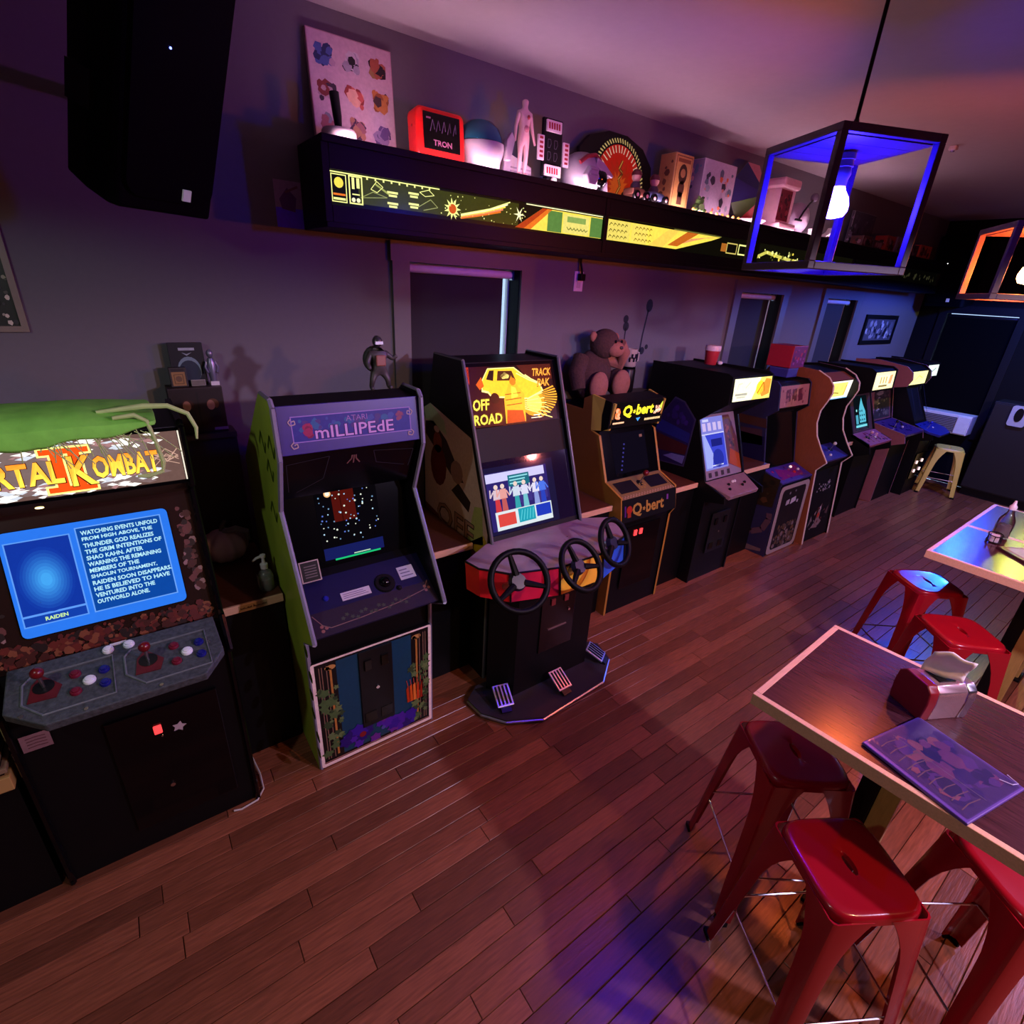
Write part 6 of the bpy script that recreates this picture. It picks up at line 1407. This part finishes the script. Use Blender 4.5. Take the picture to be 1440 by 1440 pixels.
pic_box('figure_box', 'dark wide twin figure box with two small faces, under the black and white book', .145, .37, 2.865, 2.985, 1.525, 1.745, mat('dark_maroon_carton', (.02, .01, .01), .5), d_low)
pic_box('art_book', 'black and white covered book standing on the twin figure box', .185, .325, 2.94, 2.965, 1.746, 1.94, mat('book_black', (.02, .025, .03), .4), d_book, 'book')
pic_box('card_box', 'small tan fronted card box in front of the black and white book', .168, .238, 2.90, 2.93, 1.746, 1.835, mat('card_black', (.02, .016, .015), .5), d_small)
pic_box('name_card', 'tiny pale folded card in front of the black and white book', .25, .31, 2.905, 2.912, 1.746, 1.775, mat('card_cream', (.35, .33, .28), .6), lambda A, w_, h: A.rect(.002, w_ - .002, .002, h - .002, lin((.42, .40, .36))), 'card')
tb = thing('toy_robot', 'slim dark silver toy robot standing on the twin figure box', 'toy', (.345, 2.92, 1.746))
SV = mat('dull_silver', (.22, .22, .30), .35, .6)
MB().box(.332, .368, 2.90, 2.935, 1.746, 1.765).build('base', WHITE, tb); MB().lathe([(.014, 1.765), (.018, 1.80), (.02, 1.85), (.012, 1.872)], (.348, 2.92, 0), 12).build('torso', SV, tb, True); MB().ell((.348, 2.92, 1.892), (.015, .015, .02), 12, 8).build('head', SV, tb, True)
for s_ in (-1, 1): MB().tube([(.348 + s_ * .018, 2.92, 1.855), (.348 + s_ * .027, 2.915, 1.83), (.348 + s_ * .02, 2.90, 1.805)], .006, 6).build('arm', SV, tb, True)
# toy action figure on the insect machine
ta = thing('action_figure', 'dark armoured toy action figure standing on top of the purple topped machine', 'toy', (.885, 2.17, 1.825)); c_ = Vector((.885, 2.165, 1.829))
Q = lambda x, y, z: (c_.x + x, c_.y + y, c_.z + z)
J = [(Q(0, 0, .095), .026), (Q(0, 0, .13), .030), (Q(0, 0, .158), .016), (Q(-.004, -.004, .176), .012), (Q(-.036, 0, .145), .014), (Q(-.055, -.01, .11), .012), (Q(-.05, -.03, .085), .010), (Q(.036, 0, .145), .014), (Q(.06, -.008, .125), .012), (Q(.078, -.015, .14), .010),
     (Q(-.022, 0, .065), .017), (Q(-.034, -.008, .035), .013), (Q(-.036, .002, .008), .010), (Q(-.04, -.024, .004), .009), (Q(.024, 0, .065), .017), (Q(.036, -.01, .035), .013), (Q(.042, .002, .008), .010), (Q(.046, -.024, .004), .009)]
ED = [(0, 1), (1, 2), (2, 3), (1, 4), (4, 5), (5, 6), (1, 7), (7, 8), (8, 9), (0, 10), (10, 11), (11, 12), (12, 13), (0, 14), (14, 15), (15, 16), (16, 17)]
skin_body('body', J, ED, mat('dark_olive_figure', (.045, .04, .035), .5), ta)
MB().ell(Q(-.003, -.002, .195), (.021, .021, .024), 14, 10).build('helmet', mat('dark_helmet', (.03, .028, .03), .3), ta, True)
MB().obox(Fr(Q(-.020, -.021, .185), (1, 0, 0), (0, 0, 1)), 0, .034, 0, .012, -.006, .003).build('visor', mat('silver_visor', (.5, .5, .55), .3, .8), ta)
MB().obox(Fr(Q(-.022, -.028, .098), (1, 0, 0), (0, 0, 1)), 0, .044, 0, .045, -.008, .003).build('chest_plate', mat('brown_red_plate', (.25, .09, .06), .4), ta, bevel=.005)
MB().ell(Q(-.008, .03, .12), (.05, .022, .055), 14, 10).build('back_pack', mat('dark_pack', (.02, .022, .018), .6), ta, True)
# brown stuffed toy
pt = thing('plush_toy', 'large brown stuffed toy sitting above the yellow sided machine', 'plush toy', (2.86, 2.80, 1.49)); B_ = Vector((2.85, 2.86, 1.515))
FUR = mat('brown_plush', (.060, .027, .022), .95, 0, .5, 60, .6); SKN = mat('tan_plush', (.30, .12, .08), .9, 0, .25, 50, .3)
E_ = lambda n, x, y, z, a, b, c, m, par=pt: MB().ell((B_.x + x, B_.y + y, B_.z + z), (a, b, c), 22, 14).build(n, m, par, True)
E_('body', 0, 0, .17, .17, .10, .19, FUR); hd = E_('head', .04, -.05, .40, .115, .10, .105, FUR)
E_('muzzle', .08, -.13, .37, .075, .05, .055, SKN, hd); E_('ear', -.07, -.04, .45, .03, .02, .035, SKN, hd); E_('ear', .16, -.04, .44, .03, .02, .035, SKN, hd)
for s_ in (.05, .11): E_('eye', s_, -.15, .425, .010, .008, .012, BLACKG, hd)
E_('nose', .085, -.178, .385, .018, .01, .012, mat('nose_dark', (.03, .015, .015)), hd)
for s_, x, z in ((-1, -.035, .115), (1, .20, .12)):
    lg_ = E_('leg', x, -.07, z, .085, .09, .10, FUR); E_('foot', x - .01, -.125, z - .005, .088, .045, .105, SKN, lg_)
a1 = MB().tube([(B_.x - .13, B_.y, B_.z + .30), (B_.x - .20, B_.y - .04, B_.z + .20), (B_.x - .20, B_.y - .08, B_.z + .09)], [.06, .06, .05], 12).build('arm', FUR, pt, True)
a2 = MB().tube([(B_.x + .13, B_.y, B_.z + .29), (B_.x + .22, B_.y - .06, B_.z + .26), (B_.x + .19, B_.y - .11, B_.z + .34), (B_.x + .12, B_.y - .13, B_.z + .41)], [.055, .055, .048, .042], 12).build('arm', SKN, pt, True)
# canister with a white printed mug
ct = thing('black_canister', 'black canister on the ledge beside the brown stuffed toy', 'canister', (3.30, 2.90, 1.525))
MB().lathe([(.055, 1.525), (.06, 1.535), (.06, 1.70), (.055, 1.71)], (3.30, 2.915, 0), 24).build('body', PLAST, ct, True); MB().lathe([(.058, 1.71), (.058, 1.725)], (3.30, 2.915, 0), 24).build('lid', BLACKG, ct, True)
mgg = thing('printed_mug', 'pale mug with black printed marks standing on the black canister', 'mug', (3.30, 2.90, 1.726))
MB().lathe([(.05, 1.726), (.054, 1.732), (.054, 1.86), (.050, 1.86), (.048, 1.74)], (3.30, 2.915, 0), 24).build('cup', mat('cream_ceramic', (.42, .36, .30), .35), mgg, True)
MB().tube([(3.352, 2.905, 1.84), (3.385, 2.90, 1.83), (3.385, 2.90, 1.77), (3.352, 2.905, 1.755)], .007, 8).build('handle', mat('cream_ceramic', (.42, .36, .30)), mgg, True)
for k in range(6):
    a = -PI / 2 + (-.75 + .3 * k); MB().box(3.30 + .0545 * math.cos(a) - .009, 3.30 + .0545 * math.cos(a) + .009, 2.915 + .0545 * math.sin(a) - .002, 2.915 + .0545 * math.sin(a) + .002, 1.765 + .025 * (k % 2), 1.80 + .025 * (k % 2)).build('printed_mark', BLACK, mgg)
rc = thing('paper_cup', 'red paper cup with a white rim on the black machine beside the middle window', 'cup', (3.92, 2.58, 1.766))
MB().lathe([(.042, 1.766), (.046, 1.77), (.058, 1.885), (.054, 1.885), (.042, 1.775)], (3.90, 2.58, 0), 24).build('cup', mat('red_paper', (.42, .02, .03), .5), rc, True)
MB().lathe([(.060, 1.875), (.063, 1.885), (.060, 1.915), (.03, 1.918)], (3.90, 2.58, 0), 24).build('lid', mat('pinkish_white_lid', (.75, .55, .55), .4), rc, True)
MB().ell((3.96, 2.53, 1.782), (.024, .02, .016), 12, 8).build('crumpled_sleeve', WHITE, rc, True)
bb_ = thing('gift_box', 'small blue box on the machine with the white framed front', 'box', (5.42, 2.64, 1.622)); MB().box(4.98, 5.16, 2.47, 2.65, 1.622, 1.71).build('carton', mat('blue_carton', (.03, .03, .22), .5), bb_, bevel=.004)
MB().box(4.978, 5.162, 2.468, 2.652, 1.69, 1.712).build('lid', mat('blue_lid', (.05, .05, .28), .5), bb_, bevel=.003)
rb_ = thing('gift_box', 'red patterned box stacked on the small blue box', 'box', (5.08, 2.56, 1.712)); MB().box(4.95, 5.20, 2.45, 2.68, 1.7125, 1.905).build('carton', mat('red_carton', (.34, .01, .03), .5), rb_, bevel=.004)
A = Art(Fr((4.95, 2.45, 1.7125), (1, 0, 0), (0, 0, 1)), .001).rect(.004, .246, .004, .188, lin((.40, .10, .35))).up().blobs(.01, .24, .01, .18, [lin((.55, .25, .55)), lin((.3, .08, .3)), lin((.6, .15, .3))], 22, .01, .025, R2); A.build('front_print', PRINT, rb_)

# ---------------------------------------------------------------- loudspeakers


def pa_speaker(label, corner, yaw, tilt, s, led, badge_col, dims=(.42, .72, .34), reach=.06):
    t = thing('loudspeaker', label, 'loudspeaker', corner, 0, world=False); t.rotation_euler = (tilt, 0, yaw)
    w_, h, d = (q * s for q in dims)
    prof = lambda z: 1.0 - .06 * math.exp(-((z - .42 * h) / (.12 * h)) ** 2)
    rings = []
    for k in range(13):
        z = h * k / 12; e = prof(z); c = .10 * s * (1 if 0 < k < 12 else .6); top = max(0, (k - 9) / 3) ** 2 * .05 * s
        rings.append([(0.02 * s, 0, z), (w_ * e - .02 * s - top, 0, z), (w_ * e - top, .03 * s, z), (w_ * .94 * e - top, .14 * s, z), (w_ * .80, d, z), (w_ * .16, d, z), (w_ * .04 * e, .14 * s, z), (0.0, .03 * s, z)])
    MB().loft(rings).build('cabinet', mat('speaker_black', (.0015, .0015, .0018), .7, spec=.08), t, bevel=.01 * s)
    gr = MB().fprism(Fr((w_ / 2, 0, h / 2), (1, 0, 0), (0, 0, 1)), rrect(w_ * .42, h * .44, .05 * s), 0, .012 * s).build('grille', mat('speaker_grille', (.0015, .0015, .002), .8, 0, .4, 200, spec=.08), t)
    bd_ = MB().box(w_ * .60, w_ * .60 + .03 * s, -.018 * s, -.012 * s, h * .075, h * .075 + .036 * s).build('badge', mat('silver_badge', badge_col, .3, emit=.18), t)
    MB().ell((w_ * .38, -.014 * s, h * .62), (.0035 * s, .003 * s, .0035 * s), 10, 8).build('status_light', mat('speaker_led_' + led[0], led[1], .4, emit=6), t)
    Mi = (Matrix.Translation(corner) @ Matrix.Rotation(yaw, 4, 'Z') @ Matrix.Rotation(tilt, 4, 'X')).inverted(); q = Vector((w_ / 2, d - .02, h * .42)); e = Mi.inverted() @ q
    e = Mi @ (Vector((e.x + .10, YN - .01, e.z)) if reach > .1 else Vector((XE - .01, e.y, e.z))); MB().tube([q, q + (e - q) * .5, e], .022, 8).build('wall_bracket', PLAST, t, True)
    MB().obox(Fr((0, .1 * s, h * .3), (0, 1, 0), (0, 0, 1), (-1, 0, 0)), 0, .10 * s, 0, .10 * s, -.02, .004).build('side_handle', PLAST, t)
    return t


pa_speaker('large black wall loudspeaker with a blue light at the top left', (.073, 2.263, 2.428), .575, .397, 1.0, ('blue', (.12, .16, 1.0)), (.55, .55, .58), (.369, .75, .289), .36)
pa_speaker('far black loudspeaker with a tiny white light by the corner above the long blind', (8.90, 2.86, 2.32), -PI / 2 - .25, .12, 1.15, ('white', (1, 1, 1)), (.35, .36, .36))

# ---------------------------------------------------------------- pendant lanterns
FRAMEW = mat('dark_red_stained_wood', (0.050, 0.014, 0.055), 0.45, 0, .3, 14, stretch=(3, 3, 14))


def lantern(label, c, w_, h, rz, bulb, cable_top, glowname, fm):
    t = thing('pendant_lantern', label, 'pendant lamp', c, rz, world=False)    # origin: middle of its bottom
    q = w_ / 2; p = .023
    for sx in (-1, 1):
        for sy in (-1, 1):
            xa, xb = sorted((sx * q, sx * (q - p))); ya, yb = sorted((sy * q, sy * (q - p)))
            MB().box(xa, xb, ya, yb, p, h - p).build('post', fm, t, bevel=.002)
    for z in (0, h - p):
        for s_ in (-1, 1):
            a, b = sorted((s_ * q, s_ * (q - p)))
            MB().box(-q, q, a, b, z, z + p).build('rail', fm, t, bevel=.002); MB().box(a, b, -q + p, q - p, z, z + p).build('rail', fm, t, bevel=.002)
    for k in range(4):
        x0 = -q + p + k * (w_ - 2 * p) / 4; MB().box(x0 + .001, x0 + (w_ - 2 * p) / 4 - .001, -q + p, q - p, h - .026, h - .012).build('lid_board', fm, t)
    MB().lathe([(.026, h - .032), (.028, h - .05), (.024, h - .052), (.027, h - .07), (.023, h - .072), (.026, h - .09), (.021, h - .105), (.020, h - .125)], (0, 0, 0), 18).build('socket', mat('socket_grey', (.25, .25, .27), .4), t, True)
    MB().lathe([(.018, h - .125), (.024, h - .138), (.036, h - .155), (.043, h - .178), (.043, h - .196), (.034, h - .212), (.008, h - .218)], (0, 0, 0), 20).build('bulb', bulb, t, True)
    MB().lathe([(.018, h - .008), (.014, h + .03), (.007, h + .06)], (0, 0, 0), 14).build('cord_grip', PLAST, t, True)
    MB().tube([(0, 0, h + .05), (0, 0, cable_top - c[2] - .02)], .006, 8).build('cable', RUBBER, t, True)
    MB().lathe([(.055, cable_top - c[2] - .001), (.055, cable_top - c[2] - .02), (.02, cable_top - c[2] - .03)], (0, 0, 0), 20).build('ceiling_rose', PLAST, t, True)
    return t


def bulb_mat(name, col, power):
    m = bpy.data.materials.new(name); m.use_nodes = True; b = m.node_tree.nodes['Principled BSDF']
    b.inputs['Base Color'].default_value = (.8, .8, .8, 1); b.inputs['Emission Color'].default_value = (*col, 1); b.inputs['Emission Strength'].default_value = power; return m


BLUE_B = bulb_mat('blue_bulb_glass', (0.014, 0.008, 1.0), 500)
RED_B = bulb_mat('orange_red_bulb_glass', (1.0, 0.16, 0.03), 720)
lantern('near square wooden lantern hanging with a blue bulb', (2.05, 1.008, 2.37), .362, .385, math.atan2(-.344, -.164), BLUE_B, H, 'blue', FRAMEW)
lantern('square wooden lantern with an orange red bulb cut off by the right edge', (3.17, .668, 2.325), .355, .285, math.atan2(-.195, -.295), RED_B, H, 'red', mat('lantern_brown_wood', (.07, .03, .02), .45, 0, .3, 14))

# ---------------------------------------------------------------- stools


def stool(label, loc, rz, paint, sc_=1.0, group=None):
    t = thing('metal_stool', label, 'stool', loc, rz, group=group, world=False)
    n = 48; hz = .73 * sc_
    def ring(hw, z, p=5.0):
        out = []
        for i in range(n):
            a = 2 * PI * i / n; r = (abs(math.cos(a)) ** p + abs(math.sin(a)) ** p) ** (-1 / p); out.append((hw * r * math.cos(a), hw * r * math.sin(a), z))
        return out
    hole = lambda s_, z: [(s_ * .034 * math.cos(2 * PI * i / n), s_ * .013 * math.sin(2 * PI * i / n), z) for i in range(n)]
    rg = [hole(.9, hz - .02), hole(1.0, hz - .004), hole(1.08, hz - .002), ring(.075, hz - .002, 2.6), ring(.125, hz - .001, 4), ring(.138, hz), ring(.1455, hz - .004), ring(.149, hz - .012), ring(.151, hz - .035), ring(.147, hz - .035), ring(.144, hz - .012), ring(.13, hz - .008), ring(.05, hz - .018, 2.4), hole(.9, hz - .02)]
    MB().loft(rg, False, False).build('seat', paint, t, True)
    zs = [hz - .02, hz - .05, hz - .09, hz - .14, hz - .20, hz - .28, hz - .40, hz - .55, .02]
    for sx, sy in ((1, 1), (-1, 1), (-1, -1), (1, -1)):
        rings = []
        for z in zs:
            f = 1 - (z / hz); c = .150 + .062 * f; u = max(0.0, (z - (hz - .26)) / .26)
            a = .046 + .022 * (1 - f) + .070 * u ** 2.4 if z < hz - .01 else .14
            a = min(a, c - .004) if z > hz - .06 else a; k = .016; th = .004
            pts = [(c - a, c), (c - k, c), (c - .005, c - .005), (c, c - k), (c, c - a), (c - th, c - a), (c - th, c - k - .002), (c - th - .006, c - th - .006), (c - k - .002, c - th), (c - a, c - th)]
            rings.append([(sx * x, sy * y, z) for x, y in pts])
        lg = MB().loft(rings).build('leg', paint, t, True)
        MB().box(*sorted((sx * .205, sx * .214)), *sorted((sy * .175, sy * .214)), 0, .022).box(*sorted((sx * .175, sx * .205)), *sorted((sy * .205, sy * .214)), 0, .022).build('foot_cap', RUBBER, lg)
    zb = .26 * sc_; c = .150 + .062 * (1 - zb / hz) - .008
    for (x0, y0, x1, y1) in ((c, c, -c, c), (-c, c, -c, -c), (-c, -c, c, -c), (c, -c, c, c)): MB().tube([(x0, y0, zb), (x1, y1, zb)], .0045, 8).build('brace', CHROME, t, True)
    return t


SG = 'red metal stools around the tables'
s0 = stool('red metal stool tucked under the left corner of the near table', (1.768, .482, 0), math.radians(53), STOOLRED, 1.0, SG)
dup(s0, (1.488, .172, 0), math.radians(59), 'red metal stool pulled out in front of the near table, lowest in the photo')
dup(s0, (1.93, -.165, 0), math.radians(55), 'red metal stool at the bottom right corner, partly out of frame')
dup(s0, (3.80, .69, 0), math.radians(52), 'red metal stool with a bright blue sheen on its seat beside the far table')
dup(s0, (3.33, .388, 0), math.radians(48), 'red metal stool with an all red seat between the two tables')
stool('yellow metal stool standing by the grey cabinet near the air conditioner', (8.66, 1.92, 0), math.radians(20), STOOLYEL, .86)

# ---------------------------------------------------------------- tables


def table(label, loc, rz, wx, wy, group=None):
    t = thing('bar_table', label, 'table', loc, rz, group=group, world=False); z = 1.02; e = .022
    MB().box(-wx / 2 + e, wx / 2 - e, -wy / 2 + e, wy / 2 - e, z - .038, z - .0005).build('tabletop', TABLEWOOD, t)
    for s_ in (-1, 1):
        a, b = sorted((s_ * wx / 2, s_ * (wx / 2 - e))); MB().box(a, b, -wy / 2, wy / 2, z - .045, z).build('edge_band', PALEWOOD, t, bevel=.002)
        a, b = sorted((s_ * wy / 2, s_ * (wy / 2 - e))); MB().box(-wx / 2 + e, wx / 2 - e, a, b, z - .045, z).build('edge_band', PALEWOOD, t, bevel=.002)
    MB().box(-.045, .045, .002, .06, .02, z - .085).build('steel_column', BLACK, t, bevel=.003)
    MB().box(-.045, .045, -.06, .0, .02, z - .085).build('wooden_post', POSTWOOD, t, bevel=.003)
    MB().box(-.27, .27, -.045, .045, z - .085, z - .045).build('top_batten', POSTWOOD, t, bevel=.003)
    MB().box(-.07, .07, -.075, .075, 0, .02).build('foot_plate', BLACK, t, bevel=.004)
    return t


t0 = table('near bar table with a napkin dispenser and a menu on it', (1.922, .231, 0), math.radians(3.0), .70, .78)
t1 = table('second bar table with the condiment tray on its edge', (3.857, .213, 0), math.radians(.6), .69, .98, 'bar tables pushed together')
dup(t1, (4.55, .222, 0), math.radians(.6), 'farthest bar table pushed against the second one, glowing blue')
# napkin dispenser
nd = thing('napkin_dispenser', 'red and chrome napkin dispenser on the near table', 'dispenser', (2.02, .235, 1.02), math.radians(-28), world=False)
RD = mat('dark_red_enamel', (.20, .008, .014), .3)
pr = [(-.062, 0), (.062, 0), (.066, .07), (.062, .112), (.042, .132), (-.042, .132), (-.062, .112), (-.066, .07)]
MB().prism([(p[0], p[1]) for p in pr], -.09, -.055, 'x').build('end_cap', RD, nd, True, bevel=.004)
MB().prism([(p[0] * .98, p[1] * .985) for p in pr], -.055, .055, 'x').build('middle_band', mat('pinkish_chrome', (.62, .40, .42), .22, .8), nd, True, bevel=.003)
MB().prism([(p[0], p[1]) for p in pr], .055, .09, 'x').build('chrome_cap', mat('satin_chrome', (.62, .56, .62), .25, 1.0), nd, True, bevel=.004)
MB().box(-.03, .03, -.03, .03, .1305, .1335).build('slot', BLACK, nd)
nk = thing('napkin', 'white paper napkin sticking out of the red napkin dispenser', 'napkin', (2.02, .235, 1.15), math.radians(22), world=False)
rings = []
for k in range(9):
    f = k / 8; rings.append([(-.012 - .035 * f + .012 * math.sin(f * 5), -.058 * (1 - .05 * f) + .116 * (1 - .05 * f) * i / 10, .006 + .12 * f - .012 * f * abs(i - 6) / 5 + .004 * math.sin(i * .9 + f * 2)) for i in range(11)])
o = MB().loft(rings, False, False, False).build('sheet', mat('white_tissue', (.9, .82, .86), .85), nk, True); so = o.modifiers.new('thick', 'SOLIDIFY'); so.thickness = .0015
rings = []
for k in range(7):
    f = k / 6; rings.append([(.004 - .02 * f, -.045 + .09 * i / 10, .006 + .065 * f * (1 - .2 * abs(i - 5) / 5) + .006 * math.sin(i * .9)) for i in range(11)])
o = MB().loft(rings, False, False, False).build('fold', mat('white_tissue', (.78, .66, .64)), nk, True); so = o.modifiers.new('thick', 'SOLIDIFY'); so.thickness = .0015
# menu in a clear sleeve
mn = thing('menu', 'shiny plastic covered menu with a purple-lit border lying on the near table', 'menu', (1.748, .115, 1.02), math.radians(-12), world=False)
fm_ = Fr((-.145, -.145, .012), (1, 0, 0), (0, 1, 0))
MB().obox(fm_, 0, .29, 0, .29, -.011, 0.0).build('cover', mat('purple_lit_cover', (.10, .05, .30), .35), mn, bevel=.003)
A = Art(fm_, .0006).rect(.016, .28, .010, .28, lin((.32, .22, .52))).up()  # purple lamp light and pink reflections put into cover and print colours
A.blobs(.02, .275, .015, .275, [lin((.38, .24, .60)), lin((.24, .16, .50)), lin((.52, .28, .54)), lin((.18, .14, .44)), lin((.66, .38, .50))], 70, .015, .045, R2).up()
for k in range(9): A.line([(.03 + .006 * math.sin(k), .03 + k * .028), (.07, .034 + k * .028), (.11 + .01 * math.cos(k), .03 + k * .028)], .003, lin((.55, .42, .50)))
A.line([(.13, .02), (.12, .27)], .002, lin((.55, .5, .62))); A.build('menu_print', PRINT, mn)
sl = mat('clear_sleeve', (.02, .02, .04), .14, bump=1.0, scale=7); nt = sl.node_tree; b = nt.nodes['Principled BSDF']; b.inputs['Alpha'].default_value = .22
for k in range(2): MB().obox(fm_, .014 + k * .126, .138 + k * .142, .006, .285, .0035, .0045).build('sleeve', sl, mn)
MB().tube([(.10, -.10, .018), (.115, -.125, .018), (.135, -.13, .018), (.142, -.10, .018)], .0015, 6).build('sleeve_edge', mat('pale_sleeve_edge', (.5, .45, .65), .3), mn)
# condiment tray and bottle on the second table
tray = thing('menu_folder', 'dark folded menu with a pale print lying on the second table', 'menu', (3.99, .30, 1.02), math.radians(-38), world=False)
MB().box(-.16, .17, -.11, .11, 0.0005, .014).build('cover', mat('dark_plum_cover', (.06, .015, .03), .3), tray, bevel=.003)
A = Art(Fr((-.15, -.10, .0145), (1, 0, 0), (0, 1, 0)), .0005).rect(.005, .31, .005, .195, lin((.50, .16, .30))).up().rect(.02, .12, .02, .18, lin((.62, .5, .52))).blobs(.14, .30, .02, .18, [lin((.6, .25, .4)), lin((.4, .1, .25)), lin((.7, .5, .55))], 18, .012, .03, R2); A.build('menu_print', PRINT, tray)
cb = thing('glass_bottle', 'small clear glass bottle with a pale cap on the second table', 'bottle', (4.15, .52, 1.02), 0, world=False)
MB().lathe([(.034, 0), (.040, .008), (.042, .07), (.040, .12), (.022, .155), (.016, .17), (.016, .195), (.013, .195), (.013, .165), (.034, .11), (.035, .012)], (0, 0, 0), 24).build('glass_body', mat('clear_glass', (.9, .92, .92), .05, trans=1.0), cb, True)
MB().lathe([(.034, .012), (.034, .085), (.03, .088)], (0, 0, 0), 20).build('sauce', mat('pale_sauce', (.34, .30, .26), .3), cb, True)
MB().lathe([(.018, .185), (.019, .205), (.010, .218), (.006, .24), (.003, .242)], (0, 0, 0), 16).build('cap', mat('pale_cap', (.6, .62, .66), .3), cb, True)
cr_ = thing('wire_caddy', 'small black wire caddy beside the clear glass bottle', 'caddy', (4.02, .52, 1.02), math.radians(10), world=False)
for z in (.012, .05): MB().tube([(.05 * math.cos(k * PI / 10), .035 * math.sin(k * PI / 10), z) for k in range(20)], .003, 6, True).build('wire_ring', PLAST, cr_, True)
for k in range(6): MB().tube([(.05 * math.cos(k * PI / 3), .035 * math.sin(k * PI / 3), .003), (.05 * math.cos(k * PI / 3), .035 * math.sin(k * PI / 3), .05)], .0025, 6).build('wire_post', PLAST, cr_, True)
MB().box(-.03, .03, -.02, .02, .004, .045).build('packets', mat('pale_packets', (.55, .5, .5)), cr_, bevel=.002)
